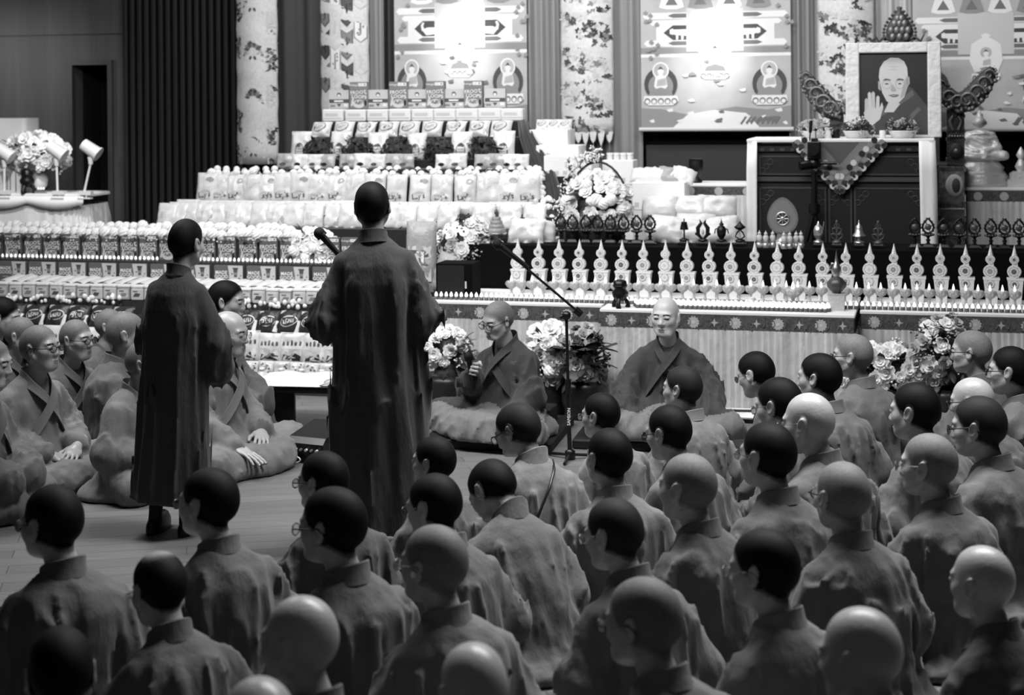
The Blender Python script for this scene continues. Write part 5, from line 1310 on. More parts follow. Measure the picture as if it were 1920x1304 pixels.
for i in range(3):
    o = link('oval_packet', bpy.data.meshes.get('oval_label_packet')); o.location = p+Vector(((-.09+.10*i)*CA, -(-.09+.10*i)*SA-.02, .15)); o.rotation_euler = (-.5, 0, ARZ); o.scale = (.62,)*3; tag(o, 'small packet lying on the upper white case of the flank, %s from the left' % ORD[i], 'packet', 'packets on the upper white case')
p = AP(1240, 392, 1.9)
for i in range(4):
    o = link('wrapped_bundle', ricebag(.2, .15, .1, PLAST if i != 2 else PLASTM, 340+i)); o.location = p+Vector(((-.15+.10*i), .02-(-.15+.10*i)*SA, .215)); o.rotation_euler = (-.8, .1*i, ARZ); tag(o, 'pale wrapped bundle on the heaped white case, %s from the left' % ORD[i], 'bundle', 'bundles on the heaped case')
# dark cloth falling down the right side of the pyramid
cl = MB(); rows_ = []
for j, (pxa, pxb, py, v) in enumerate(((972, 992, 228, 2.36), (976, 1004, 258, 2.2), (984, 1022, 290, 2.02), (996, 1040, 322, 1.86), (1006, 1052, 360, 1.66), (1018, 1056, 400, 1.46), (1026, 1058, 455, 1.3))):
    a, b = AP(pxa, py, v), AP(pxb, py, v+.06); row = []
    for k in range(13): t = k/12; q = a.lerp(b, t); q += Vector((-SA, -CA, 0))*(.03*math.sin(t*14+j*.5)); row.append(q)
    rows_.append(row)
cl.loft(rows_, DRAPE, True, closed=False); o = cl.build('dark_drape'); sm = o.modifiers.new('thick', 'SOLIDIFY'); sm.thickness = .006; tag(o, 'dark cloth falling in folds down the right side of the pyramid', 'cloth')
# ================================================================== THRONE, HANGINGS, ROOM
TV = 1.55                                       # front plane of the throne table
zTT = Zat(1560, 262, TV)
r = empty('throne_table', AX(1568, TV, 0), ARZ); tag(r, 'carved dark table before the throne under a white cloth, carrying the portrait', 'table')
uc = A_uv(AX(1568, TV, zTT))[0]; ul = ux(1416, TV, zTT)-uc; ur = ux(1737, TV, zTT)-uc; hw = (ur-ul)/2; mid = (ul+ur)/2
r.location = AL(uc+mid, TV, 0)
b = MB(); b.box((0, .30, zTT/2-.02), (2*hw, .56, zTT-.04), LACQ)
b.box((0, .01, zTT-.06), (2*hw+.02, .03, .06), LACQ); b.box((0, .008, zTT-.30), (2*hw+.01, .03, .035), CARVE)
for k in range(16): b.box((-hw+.05+k*(2*hw-.1)/15, .004, zTT-.075), (.032, .02, .022), CARVE)
b.build('cabinet', r)
def panel(cx, w, z0, z1, nm):
    p = MB(); p.box((cx, .012, (z0+z1)/2), (w, .02, z1-z0), LACQ); p.rect(cx-w/2, z0, cx+w/2, z0+.012, -.0005, CARVE)
    for a in (-1, 1): p.box((cx+a*(w/2-.008), .002, (z0+z1)/2), (.012, .012, z1-z0), CARVE)
    p.box((cx, .002, z1-.008), (w, .012, .012), CARVE)
    for a in (-1, 1):
        for q in range(3): p.tube([(cx+a*(w/2-.03-.03*q+.022*math.cos(t)), .0, z1-.05-.055*(2-q)*.6+.022*math.sin(t)) for t in np.linspace(0, 5, 9)], .004, CARVE, 5)
    n = 20
    if z1-z0 > .4:
        p.tube([(cx+(w*.33)*(1+.06*math.cos(6*t))*math.cos(t), .001, z0+(z1-z0)*.42+(w*.36)*(1+.06*math.cos(6*t))*math.sin(t)) for t in [2*PI*k/36 for k in range(37)]], .005, CARVE, 5)
        rr = random.Random(int(cx*100)+7)
        for k in range(14): a, q = rr.uniform(0, 2*PI), rr.uniform(0, .24)*w; c_ = (cx+q*math.cos(a), z0+(z1-z0)*.42+q*math.sin(a)); p.tube([(c_[0]+.025*math.cos(t), .001, c_[1]+.018*math.sin(t*1.3)) for t in np.linspace(0, 4.5, 8)], .004, CARVE, 5)
    p.build(nm, r)
panel(-hw*.56, hw*.80, .05, zTT-.36, 'door'); panel(hw*.56, hw*.80, .05, zTT-.36, 'door'); panel(-hw*.5, hw*.92, zTT-.27, zTT-.12, 'panel'); panel(hw*.5, hw*.92, zTT-.27, zTT-.12, 'panel')
panel(0, hw*.28, .05, zTT-.36, 'panel')
c = MB(); c.rbox((0, .27, zTT-.006), (2*hw+.12, .66, .026), .012, WHITE)
c.build('cloth_top', r)
for s, nm in ((-1, 'cloth_fall'), (1, 'cloth_fall')):     # falls at the two sides
    k = MB(); rr = random.Random(s+5); rows_ = []
    for j in range(9):
        zz = zTT-.01-(zTT-.05)*j/8; row = []
        for i in range(15): t = i/14; o_ = .012*math.sin(t*17+j*.3+s)*(.3+j/8)+.008*math.sin(t*7+j); row.append((s*(hw+.055+.02*j/8+o_), -.055+.64*t, zz))
        rows_.append(row)
    front = MB(); wd = (.075 if s < 0 else .11)
    for j in range(9): 
        zz = zTT-.01-(zTT-.05)*j/8; x0 = s*(hw+.055+.02*j/8); rows_[j] = [(x0-s*wd*(1-q/4)*(1 if j else 1), -.06-.006*math.sin(q*1.7+j*.8), zz) for q in range(4)]+rows_[j]
    k.loft(rows_, WHITE, True, closed=False); o = k.build(nm, r); m = o.modifiers.new('thick', 'SOLIDIFY'); m.thickness = .004
# triangular brocade hanging from the table edge
BRO = M('brocade_grey', 118, .5); tri = MB(); tw, th = .36, .40
tri.prism([(-tw, zTT-.015), (0, zTT-.015-th), (tw, zTT-.015)], -.058, -.052, BRO); tri.prism([(-tw*.40, zTT-.018), (0, zTT-.018-th*.42), (tw*.40, zTT-.018)], -.0605, -.0585, DARKG)
rr = random.Random(6)
for a in (-1, 1):
    for k in range(11):
        t = (k+.5)/11; x, zz = a*tw*(1-t)*.94, zTT-.02-th*t*.94
        tri.disc(x, zz, .030, -.0625, PALE if k % 2 else CHAR, 10); tri.disc(x-a*.012, zz+.02, .022, -.0632, CHAR if k % 2 else MIDG, 9); tri.disc(x, zz, .012, -.064, INK, 8)
        tri.disc(x-a*.065, zz+.035, .024, -.062, (INK, MIDG, PALE)[k % 3], 9) if k < 9 else None
tri.build('brocade_drop', r)
# portrait in its white frame
pz = zTT+.01; pr = empty('framed_portrait', AX(1672, TV+.20, pz), ARZ); tag(pr, 'large portrait of an elderly robed man in a white draped frame, on the throne table', 'portrait')
pu = lambda px: ux(px, TV+.20, pz)-ux(1672, TV+.20, pz)
x0, x1, xi0, xi1 = pu(1586), pu(1766), pu(1612), pu(1740); zt = Zat(1680, 79, TV+.28)-pz; zi = Zat(1680, 98, TV+.28)-pz
fr = MB(); FW = M('white_satin_wrap', 214, .5, bump=((18, 18, 18), .6, .02))
def bar_(a, b, c_, d): fr.rbox(((a+b)/2, .03, (c_+d)/2), (b-a, .07, d-c_), .012, FW)
bar_(x0, xi0, 0, zt); bar_(xi1, x1, 0, zt); bar_(xi0-.005, xi1+.005, zi, zt); bar_(xi0-.005, xi1+.005, 0, .02); fr.build('frame', pr)
pc = MB(); W_, Hh = xi1-xi0, zi; X = lambda u: xi0+W_*u; Z = lambda v: Hh*v; yb = .035
PB = M('photo_black', 16, .4); PS = M('photo_skin', 196, .4); PS2 = M('photo_skin_shade', 160, .4); PR_ = M('photo_robe', 62, .4); PR2 = M('photo_robe_light', 92, .4); PL = M('photo_line', 84, .4)
pc.box(((xi0+xi1)/2, yb+.008, Hh/2), (W_, .012, Hh), PB)
def poly(pts, m, lv): pc.flat([(X(a), Z(b)) for a, b in pts], yb+.001-.0006*lv, m)
poly([(.02, .0), (.04, .12), (.15, .26), (.33, .36), (.5, .44), (.72, .60), (.78, .58), (.88, .48), (1, .36), (1, 0)], PR_, 1)
poly([(.08, .08), (.3, .24), (.55, .36), (.8, .50), (.78, .56), (.5, .40), (.2, .27)], PR2, 2); poly([(.45, .0), (.62, .18), (.86, .36), (.9, .33), (.66, .12), (.55, 0)], PR2, 2)
poly([(.36, .30), (.44, .44), (.60, .40), (.50, .30)], PS, 3)
head_ = [(.30, .66), (.285, .72), (.30, .82), (.36, .90), (.46, .945), (.58, .94), (.66, .90), (.705, .82), (.715, .70), (.705, .60), (.66, .48), (.57, .405), (.48, .395), (.40, .43), (.335, .53)]
poly(head_, PS, 4); poly([(.70, .70), (.735, .72), (.74, .64), (.70, .58)], PS2, 4); poly([(.30, .66), (.275, .67), (.275, .58), (.315, .55)], PS2, 4)
poly([(.60, .46), (.66, .50), (.70, .62), (.705, .74), (.66, .66), (.62, .54)], PS2, 5)
for c_ in (.40, .595): 
    poly([(c_-.06, .675), (c_-.02, .70), (c_+.05, .69), (c_+.065, .67), (c_+.02, .68)], PL, 6); poly([(c_-.035, .635), (c_, .645), (c_+.035, .633), (c_, .628)], PB, 6)
    ring = [(c_+.068*math.cos(t), .628+.05*math.sin(t)) for t in [2*PI*k/20 for k in range(20)]]
    for k in range(20): a, b_ = ring[k], ring[(k+1) % 20]; poly([a, b_, (c_+(b_[0]-c_)*.92, .628+(b_[1]-.628)*.92), (c_+(a[0]-c_)*.92, .628+(a[1]-.628)*.92)], PS2, 7)
poly([(.48, .63), (.46, .565), (.475, .545), (.53, .545), (.545, .56), (.515, .60)], PS2, 6); poly([(.42, .50), (.50, .512), (.585, .505), (.55, .482), (.49, .478)], PL, 6); poly([(.44, .496), (.5, .503), (.565, .498), (.5, .490)], PS2, 7)
for zz in (.80, .835): poly([(.40, zz), (.5, zz+.008), (.6, zz), (.5, zz+.003)], PS2, 6)
for k, (a, b_, c_, d) in enumerate(((.10, .30, .10, .47), (.15, .30, .145, .545), (.205, .28, .20, .55), (.26, .27, .27, .50))): poly([(a-.028, b_), (a+.03, b_), (c_+.024, d-.02), (c_, d), (c_-.024, d-.02)], PS if k % 2 else M('photo_hand', 184, .4), 5)
poly([(.06, .30), (.08, .20), (.18, .14), (.30, .22), (.35, .36), (.33, .42), (.28, .33), (.2, .36), (.12, .35)], PS, 6)
pc.build('photograph', pr)
pr.rotation_euler = (-math.radians(5), 0, ARZ)
# bowls of flowers and small things on the table
BOWL = vase(POTW, [(0, 0), (.075, 0), (.105, .05), (.108, .058), (.098, .058), (0, .04)])
for x, ks, sd, lab in ((1527, ['sp', 'spg', 'g'], 51, 'white bowl of loose pale flowers at the left end of the throne table'), (1607, ['spg', 'd', 'sp'], 52, 'white bowl of flowers at the left foot of the portrait'), (1693, ['spd', 'g', 'spg'], 53, 'white bowl of ruffled flowers at the right foot of the portrait')):
    bouquet('flower_bowl', lab, 'flower bowl', AX(x, TV+.08, zTT+.008), .115, .06, .08, ks, 22, 8, 'l', BOWL, sd, .07, .62, -.1, None, ARZ)
for i, (x, l) in enumerate(((1552, 'between the left and middle flower bowls'), (1655, 'between the middle and right flower bowls'))):
    o = MB().lathe([(.022, 0), (.024, .005), (.024, .055), (.02, .06)], WHITE2, 14).build('candle_holder', None, AX(x, TV+.04, zTT+.008), ARZ); tag(o, 'small white cylinder '+l, 'candle holder')
o = MB().lathe([(.03, 0), (.034, .02), (.03, .04), (.038, .055), (.03, .07)], BRONZE, 14, lobes=8, lob=.05).build('dark_footed_cup', None, AX(1567, TV+.12, zTT+.008), ARZ); tag(o, 'dark footed cup between the bowls on the throne table', 'cup')
# ---- the throne behind: arms, finial, painted side
CARVED = M('carved_throne', 74, .38, metal=.35, bump=((55, 55, 55), .8, .012)); KNOB = M('carved_throne_light', 120, .35, metal=.5)
SV = 2.3
thr = empty('throne', AX(1690, SV, 0), ARZ); tag(thr, 'carved dark throne with upswept arms and a flame finial behind the portrait', 'throne')
tu0 = ux(1690, SV, 0)
def TP(px, py, v=SV): p = AP(px, py, v); u_, v_ = A_uv(p); return Vector((u_-tu0, v_-SV, p.z))
sb = MB(); a0, a1 = TP(1560, 300), TP(1800, 300); sb.box(((a0.x+a1.x)/2, .38, a0.z/2-.02), (a1.x-a0.x, .7, a0.z-.04), CARVED); sb.build('seat', thr)
def arm(pts, rad, nm):
    m = MB(); q = [TP(*p) for p in pts]; fine = []; rf = []
    for i in range(len(q)-1):
        for k in range(5): t = k/5; A, B, C_, D = q[max(i-1, 0)], q[i], q[i+1], q[min(i+2, len(q)-1)]; fine.append(.5*((2*B)+(C_-A)*t+(2*A-5*B+4*C_-D)*t*t+(3*B-A-3*C_+D)*t**3)); rf.append(rad[i]+(rad[i+1]-rad[i])*t)
    fine.append(q[-1]); rf.append(rad[-1]); m.tube(fine, rf, CARVED, 12)
    rr = random.Random(len(pts))
    for i in range(0, len(fine), 1):
        for k in range(3): a = rr.uniform(2.4, 7.0); d = Vector((math.cos(a)*rf[i], -rf[i]*abs(math.cos(a*.5+.3))*.9, math.sin(a)*rf[i]*.8)); m.sph(fine[i]+d, rf[i]*rr.uniform(.14, .26), KNOB, 7, 5)
    # scrolls along the outer side
    for i in range(2, len(fine)-2, 4):
        c_ = fine[i]; R_ = rf[i]*.8; m.tube([c_+Vector((R_*math.cos(t)*(1-t/9), -rf[i]*1.02, R_*math.sin(t)*(1-t/9))) for t in np.linspace(0, 6.5, 12)], rf[i]*.13, KNOB, 6)
    m.build(nm, thr)
arm([(1578, 205), (1560, 205), (1543, 192), (1528, 172), (1515, 152), (1508, 134)], [.07, .085, .088, .082, .066, .022], 'arm')
arm([(1758, 150), (1775, 178), (1795, 192), (1818, 186), (1838, 165), (1852, 144), (1860, 126)], [.045, .072, .084, .09, .086, .066, .02], 'arm')
p_ = MB(); 
def TB(x0_, y0_, x1_, y1_, dp, mat, mb_):
    a, b_ = TP(x0_, y1_), TP(x1_, y0_); mb_.box(((a.x+b_.x)/2, dp/2, (a.z+b_.z)/2), (b_.x-a.x, dp, b_.z-a.z), mat)
TB(1776, 205, 1808, 310, .16, CARVED, p_)
for py in (218, 246, 262, 300): TB(1774, py-3, 1810, py+3, .18, KNOB, p_)
for k in range(6): c_ = TP(1781+k*5, 256); p_.sph((c_.x, -.01, c_.z), .012, KNOB, 6, 4)
for a in (-1, 1): c_ = TP(1792, 232); p_.tube([(c_.x+a*.02, -.02, c_.z+.06), (c_.x+a*.045, -.025, c_.z+.02), (c_.x+a*.02, -.02, c_.z-.05)], .012, KNOB, 6)
c_ = TP(1793, 284); p_.sph((c_.x, -.005, c_.z), (.055, .02, .065), CHAR, 12, 8); p_.sph((c_.x, -.02, c_.z), (.022, .014, .024), KNOB, 10, 6); p_.build('arm_post', thr)
p_ = MB(); TB(1556, 205, 1580, 262, .16, CARVED, p_); 
for py in (212, 236, 256): TB(1554, py-3, 1582, py+3, .18, KNOB, p_)
p_.build('arm_post', thr)
# painted lower side with mouldings
p_ = MB(); PAINT = M('painted_panel', 120, .5, noise=((26, 26, 26), .8))
TB(1762, 312, 1808, 470, .5, PAINT, p_)
for py, hh in ((318, 4), (372, 6), (386, 4), (398, 7), (412, 4), (440, 6)): TB(1760, py-hh, 1811, py+hh, .52, PALE if hh > 4 else MIDG, p_)
for k in range(10): c_ = TP(1766+k*4.4, 392); p_.sph((c_.x, -.01, c_.z), .009, WHITE2, 6, 4)
c_ = TP(1790, 348); p_.sph((c_.x, -.004, c_.z), (.07, .012, .09), PALE, 14, 8); p_.sph((c_.x+.01, -.012, c_.z), (.035, .01, .06), DARKG, 10, 6); p_.build('painted_side', thr)
# back and finial
bk_ = MB(); a, b_ = TP(1600, 90, SV+.62), TP(1760, 90, SV+.62)
bk_.box(((a.x+b_.x)/2, .62, a.z/2+.35), (b_.x-a.x, .07, a.z-.7), CARVED); bk_.build('backrest', thr)
fn = MB(); c_ = TP(1687, 80, SV+.60); zt_ = TP(1687, 12, SV+.60).z; hh = zt_-c_.z; Y_ = c_.y
fn.loft([[(c_.x+w_*math.cos(t), Y_+.03*math.sin(t)*(1 if w_ > .02 else .3), c_.z+hh*q) for t in [2*PI*k/16 for k in range(16)]] for w_, q in ((.07, 0), (.10, .12), (.115, .30), (.095, .50), (.06, .70), (.025, .86), (.003, 1))], CARVED, True, cap=True)
for j, (q, w_, n) in enumerate(((.16, .07, 3), (.34, .085, 4), (.52, .05, 3), (.66, .02, 2))):
    for k in range(n): fn.sph((c_.x+(k-(n-1)/2)*w_*2/max(1, n-1)*.8, Y_-.035, c_.z+hh*q), (.026, .016, .034), KNOB, 9, 6)
for k in range(11):
    t = k/10
    for a in (-1, 1): w_ = np.interp(t, [0, .15, .35, .55, .75, 1], [.10, .125, .13, .11, .07, .01]); fn.sph((c_.x+a*w_, Y_, c_.z+hh*t*.95), .014, CARVED, 6, 5)
for a in (-1, 1): fn.tube([(c_.x+a*.06, Y_, c_.z+.01), (c_.x+a*.12, Y_-.02, c_.z+.05), (c_.x+a*.17, Y_-.02, c_.z+.01), (c_.x+a*.20, Y_-.02, c_.z+.07)], [.014, .018, .014, .005], CARVED, 7)
fn.build('finial', thr)
# camera on a tripod
tp_ = empty('camera_tripod', AX(1522, 1.42, 0), ARZ); tag(tp_, 'black camera on a tripod in front of the throne table', 'camera')
q0 = ux(1522, 1.42, 0)
def CP(px, py): p = AP(px, py, 1.42); u_, v_ = A_uv(p); return Vector((u_-q0, 0, p.z))
hub = CP(1527, 395)
for i, (x, y_) in enumerate(((-.30, -.02), (.22, .03), (.0, .12))):
    m = MB(); m.cyl(hub, (x, y_, .02), .018, BLACKP, .012); m.sph((x, y_, .018), .018, BLACKP, 8, 6); m.build('leg', tp_)
m = MB(); m.cyl(hub, CP(1527, 322), .022, BLACKP); m.cyl(hub-Vector((0, 0, .02)), hub+Vector((0, 0, .05)), .042, BLACKP); m.build('centre_column', tp_)
m = MB(); c_ = CP(1526, 306); m.sph(c_, (.05, .045, .045), BLACKP, 12, 8); m.cyl(c_+Vector((0, 0, .0)), c_+Vector((.17, .0, .0)), .012, BLACKP); m.cyl(c_+Vector((-.03, -.02, -.01)), c_+Vector((-.10, -.05, -.02)), .035, BLACKP); m.build('pan_head', tp_)
m = MB(); c_ = CP(1527, 282); m.rbox((c_.x, 0, c_.z), (.10, .08, .13), .01, BLACKP); m.rbox((c_.x, .03, c_.z+.075), (.05, .06, .03), .008, BLACKP); m.cyl((c_.x, -.03, c_.z), (c_.x, -.11, c_.z), .036, BLACKP, n=16); m.build('camera_body', tp_)
m = MB(); a = CP(1518, 264); b_ = CP(1521, 226); m.cyl(a, a.lerp(b_, .4), .006, STEEL); m.cyl(a.lerp(b_, .4), b_, .012, BLACKP); a = CP(1530, 264); b_ = CP(1529, 243); m.cyl(a, b_, .004, STEEL); m.sph(b_, .010, BLACKP, 8, 5); m.build('aerial', tp_)
# ---- right back table with the gilt statue
uS0, uS1 = ux(1812, 2.5, 0), ux(2010, 2.5, 0); zS = Zat(1860, 352, 2.5)
altar_table('side_altar', 'white skirted table behind the throne carrying the gilt statues', uS0, uS1, 2.5, 3.2, zS, band=.09, medal=False)
GOLDL = M('pale_gilt', 226, .35, metal=.3, bump=((45, 45, 45), .5, .01))
st = empty('gilt_statue', AX(1838, 2.78, zS), ARZ); tag(st, 'tall pale gilt seated statue on a tiered lotus base right of the throne', 'statue')
k = 3000/ (AX(1838, 2.78, zS).y); hS = (335-195)/k*1.02
m = MB(); m.lathe([(.24, 0), (.26, .03), (.22, .07), (.235, .10), (.21, .14), (.19, .17), (.20, .20), (.17, .24), (.15, .27), (.17, .30), (.13, .32)], GOLDL, 28, lobes=14, lob=.035, sy=.8); m.build('lotus_base', st)
D = None
xs_ = axis([(-.26, .26, .011)]); ys_ = axis([(-.2, .2, .011)]); zs_ = axis([(.27, .86, .011)]); GX, GY, GZ = np.meshgrid(xs_, ys_, zs_, indexing='ij')
d = trunk(GX, GY, GZ, [(.30, .11, .08, 0), (.42, .085, .065, 0), (.52, .11, .07, 0), (.58, .10, .06, 0), (.62, .04, .04, 0)])
d = smin(d, ell(GX, GY, GZ, (0, -.01, .70), (.052, .056, .066)), .02); d = smin(d, ell(GX, GY, GZ, (0, 0, .775), (.03, .03, .035)), .015); d = smin(d, cap(GX, GY, GZ, (0, 0, .79), (0, 0, .84), .012, .004), .01)
for s in (-1, 1):
    d = smin(d, cap(GX, GY, GZ, (s*.10, 0, .56), (s*.15, -.02, .42), .032, .028), .02); d = smin(d, cap(GX, GY, GZ, (s*.15, -.02, .42), (s*.03, -.10, .38), .028, .022), .015)
    d = smin(d, cap(GX, GY, GZ, (s*.06, 0, .33), (s*.19, -.06, .335), .05, .045), .03); d = smin(d, cap(GX, GY, GZ, (s*.19, -.06, .33), (-s*.04, -.12, .32), .04, .034), .02)
    d = smin(d, ell(GX, GY, GZ, (s*.056, 0, .69), (.008, .012, .03)), .006)
d = d-.012*(1-np.abs(2*vnoise(GX*16+GZ*24, GY*14, GZ*20)-1))**3*(GZ < .6)
V_, Q_ = snets(xs_, ys_, zs_, d); link('figure', np_mesh('figure', V_, Q_, [GOLDL]), st)
st.scale = (.92, .92, hS/.84)
r2 = empty('gilt_ornament', AX(1915, 2.72, zS), ARZ); tag(r2, 'small gilt ornament on a square base at the right edge beside the statue', 'ornament')
MB().loft([[(sx*w_, sy*w_, zz) for sx, sy in ((-1, -1), (1, -1), (1, 1), (-1, 1))] for w_, zz in ((.11, 0), (.11, .05), (.09, .06), (.09, .10), (.06, .12))], GOLDL, False, cap=True).build('base', r2)
MB().lathe([(.03, .12), (.05, .16), (.03, .20), (.02, .22), (.04, .25), (.02, .29), (.001, .32)], GOLDL, 14).build('finial', r2)
# back table left of the throne
uT0, uT1 = ux(1272, 2.3, 0), ux(1430, 2.3, 0); zT2 = Zat(1340, 345, 2.3)
altar_table('side_table', 'low white skirted table in front of the dark recess, left of the throne table', uT0, uT1, 2.3, 2.75, zT2, band=.07, medal=False)
o = MB(); o.lathe([(.05, 0), (.055, .02), (.03, .035), (.035, .05), (.055, .10), (.062, .17), (.055, .19), (.06, .20)], BLACKP, 16); o = o.build('black_chalice', None, AX(1305, 2.45, zT2), ARZ); tag(o, 'black chalice standing on the low table before the dark recess', 'cup')
# ---- hangings
SAT = M('grey_satin', 138, .45, noise=((3, 3, 1), .12), sheen=.2); SATL = M('pale_satin', 188, .5); CURD = M('dark_curtain', 62, .75); 
def curtain(px0, px1, pyb, v, mat, label, folds=5, amp=.035, top=4.3, seed=0):
    zb = Zat((px0+px1)/2, pyb, v); u0, u1 = ux(px0, v, zb), ux(px1, v, zb); n = 60; rr = random.Random(seed); ph = rr.uniform(0, 6)
    rings = []
    for zz in (top, 3.2, 2.4, (zb+1.6)/2 if zb < 1.4 else zb+.2, zb):
        row = []
        for i in range(n+1):
            t = i/n; y = amp*(math.sin(t*folds*2*PI+ph)+.35*math.sin(t*folds*4.3*PI+ph*2+zz*.4)); row.append(((t-.5)*(u1-u0), y, zz))
        rings.append(row)
    m = MB(); m.loft(rings, mat, True, closed=False); o = m.build('curtain', None, AL((u0+u1)/2, v, 0), ARZ); sd = o.modifiers.new('thick', 'SOLIDIFY'); sd.thickness = .006
    tag(o, label, 'curtain'); return o
curtain(512, 606, 420, 3.52, CURD, 'plain dark curtain between the two left hanging banners', 2, .02, seed=1)
curtain(684, 722, 330, 3.50, SAT, 'dark grey satin curtain left of the first painting', 2, .03, seed=2)
curtain(720, 745, 330, 3.60, CURD, 'narrow black curtain strip at the left edge of the first painting', 1, .02, seed=8)
curtain(985, 1056, 380, 3.50, SAT, 'grey satin curtain between the first painting and the floral banner', 3, .035, seed=3)
curtain(1138, 1206, 400, 3.48, SAT, 'grey satin curtain left of the middle painting', 2, .03, seed=4)
curtain(1052, 1140, 400, 3.56, SAT, 'grey satin curtain behind the fringe of the floral banner', 5, .03, seed=5)
curtain(1482, 1538, 330, 3.50, SAT, 'grey satin curtain right of the middle painting', 3, .03, seed=6)
curtain(1634, 1718, 330, 3.50, SATL, 'pale satin curtain behind the throne finial', 3, .03, seed=7)
BRW = M('pale_brocade', 208, .55, noise=((40, 40, 40), .1)); 
def banner(px0, px1, pyb, v, style, label, seed):
    zb = Zat((px0+px1)/2, pyb, v); u0, u1 = ux(px0, v, zb), ux(px1, v, zb); w = u1-u0; top = 4.2
    r_ = empty('hanging_banner', AL((u0+u1)/2, v, zb), ARZ); tag(r_, label, 'banner'); rr = random.Random(seed)
    Yf = lambda x: .10*(2*x/w)**2
    m = MB(); n = 20
    m.loft([[((i/n-.5)*w, Yf((i/n-.5)*w)+.012*math.sin(j*2.1+i*.15), zz) for i in range(n+1)] for j, zz in enumerate(np.linspace(0, top-zb, 24))], BRW, True, closed=False); o = m.build('cloth', r_); sd = o.modifiers.new('thick', 'SOLIDIFY'); sd.thickness = .012; sd.offset = 1
    d = MB(); Hh_ = min(top-zb, Zat((px0+px1)/2, -60, v)-zb)
    def patch(pts, mat, lift=.016): d.add([(x, Yf(x)-lift, z_) for x, z_ in pts], [tuple(range(len(pts)))], mat)
    def petal(x, z_, R, a, mat, l=.016): c_, s_ = math.cos(a), math.sin(a); patch([(x+R*(t*c_-q*s_), z_+R*(t*s_+q*c_)) for t, q in ((0, 0), (.4, -.3), (.8, -.2), (1, 0), (.8, .2), (.4, .3))], mat, l)
    G3 = [CHAR, DARKG, MIDG]
    if style == 'crest':
        for z_ in np.arange(.16, Hh_, .46):
            for q in range(7): a = PI/2+(q-3)*.42; petal(.035*math.cos(a), z_+.03*math.sin(a), .062, a+.25, G3[q % 2+1])
            for q in range(5): a = PI/2+(q-2)*.5; petal(.012*math.cos(a), z_+.055+.012*math.sin(a), .04, a, G3[q % 3], .0165)
            for s in (-1, 1):
                for q in range(5): petal(s*(.045+.011*q), z_-.012*q*(q-3)-.03, .034, (PI if s < 0 else 0)+s*(.9-.5*q), MIDG if q % 2 else PALE)
                petal(s*.012, z_-.05, .045, -PI/2+s*.5, DARKG)
        for s in (-1, 1):
            d.add([(s*w*.33+t, Yf(s*w*.33+t)-.0155, z_) for t, z_ in ((-.006, 0), (.006, 0), (.006, Hh_), (-.006, Hh_))], [(0, 1, 2, 3)], PALE)
            for z_ in np.arange(.03, Hh_, .021):
                dn = math.sin(z_*7+s)
                for q in range(4 if dn > 0 else 2): petal(s*w*(.35+.13*rr.random()), z_, rr.uniform(.025, .04), rr.uniform(0, 6), G3[rr.randrange(3)] if dn > -.4 else PALE, .0165+.0003*q)
    elif style == 'arrow':
        nc = 4
        for c_ in range(nc):
            x = (c_+.5)/nc*w-w/2
            for k, z_ in enumerate(np.arange(-.1, Hh_, .31)):
                zz = z_+(.155 if c_ % 2 else 0)+.1; hw_ = w/nc/2*.94; mt = [(DARKG, CHAR), (BRW, PALE), (MIDG, DARKG), (WHITE2, MIDG)][(k*2+c_) % 4]
                def tongue(g, m_, l): patch([(x-hw_*g, max(.0, zz+.05+(1-g)*.03)), (x, max(.0, zz+(1-g)*.06)), (x+hw_*g, max(.0, zz+.05+(1-g)*.03)), (x+hw_*g, zz+.285-(1-g)*.05), (x, zz+.245-(1-g)*.05), (x-hw_*g, zz+.285-(1-g)*.05)], m_, l)
                if zz < .02: continue
                tongue(1, mt[1], .016); tongue(.86, mt[0], .0168)
                patch([(x-.007, zz+.08), (x+.007, zz+.08), (x+.007, zz+.21), (x-.007, zz+.21)], mt[1], .0176)
                for q in range(5): petal(x+rr.uniform(-.03, .03), zz+.07+.032*q, .028, rr.uniform(0, 6), mt[1], .0178+.0002*q)
    else:
        for k in range(int(Hh_*w*420)):
            x, z_ = rr.uniform(-.47, .47)*w, rr.uniform(.03, Hh_); a0_ = rr.uniform(0, 6); mt = rr.choice([CHAR, DARKG, DARKG, MIDG, PALE])
            cl_ = math.sin(x*22+z_*5)+math.sin(z_*9-x*6)
            if cl_ < -.6 and mt in (CHAR, DARKG): mt = PALE
            for q in range(rr.choice([3, 4, 5])): petal(x, z_, rr.uniform(.022, .042), a0_+q*1.3, mt, .016+.0003*(k % 9))
    d.build('pattern', r_)
    f = MB()
    nf = 7 if style == 'floral' else 0
    for k in range(nf):
        x = (k+.5)/nf*w-w/2; f.prism([(x-w/nf/2, .02), (x-w/nf*.3, -.05), (x, -.08-.03*(k % 2)), (x+w/nf*.3, -.05), (x+w/nf/2, .02)], Yf(x)-.015, Yf(x)+.01, BRW); f.cyl((x, Yf(x), -.08), (x, Yf(x), -.14), .004, MIDG, .006, 7)
    if nf: f.build('fringe', r_)
banner(439, 514, 308, 3.30, 'crest', 'pale hanging banner with crests and dark floral borders, leftmost', 1)
banner(597, 686, 236, 3.30, 'arrow', 'hanging banner patterned with arrow-shaped tongues, left of the first painting', 2)
banner(1050, 1147, 252, 3.30, 'floral', 'hanging banner of scattered dark flowers with a fringe, between the first two paintings', 3)
banner(1535, 1640, 262, 3.30, 'floral', 'hanging banner of scattered dark flowers behind the left throne arm', 4)
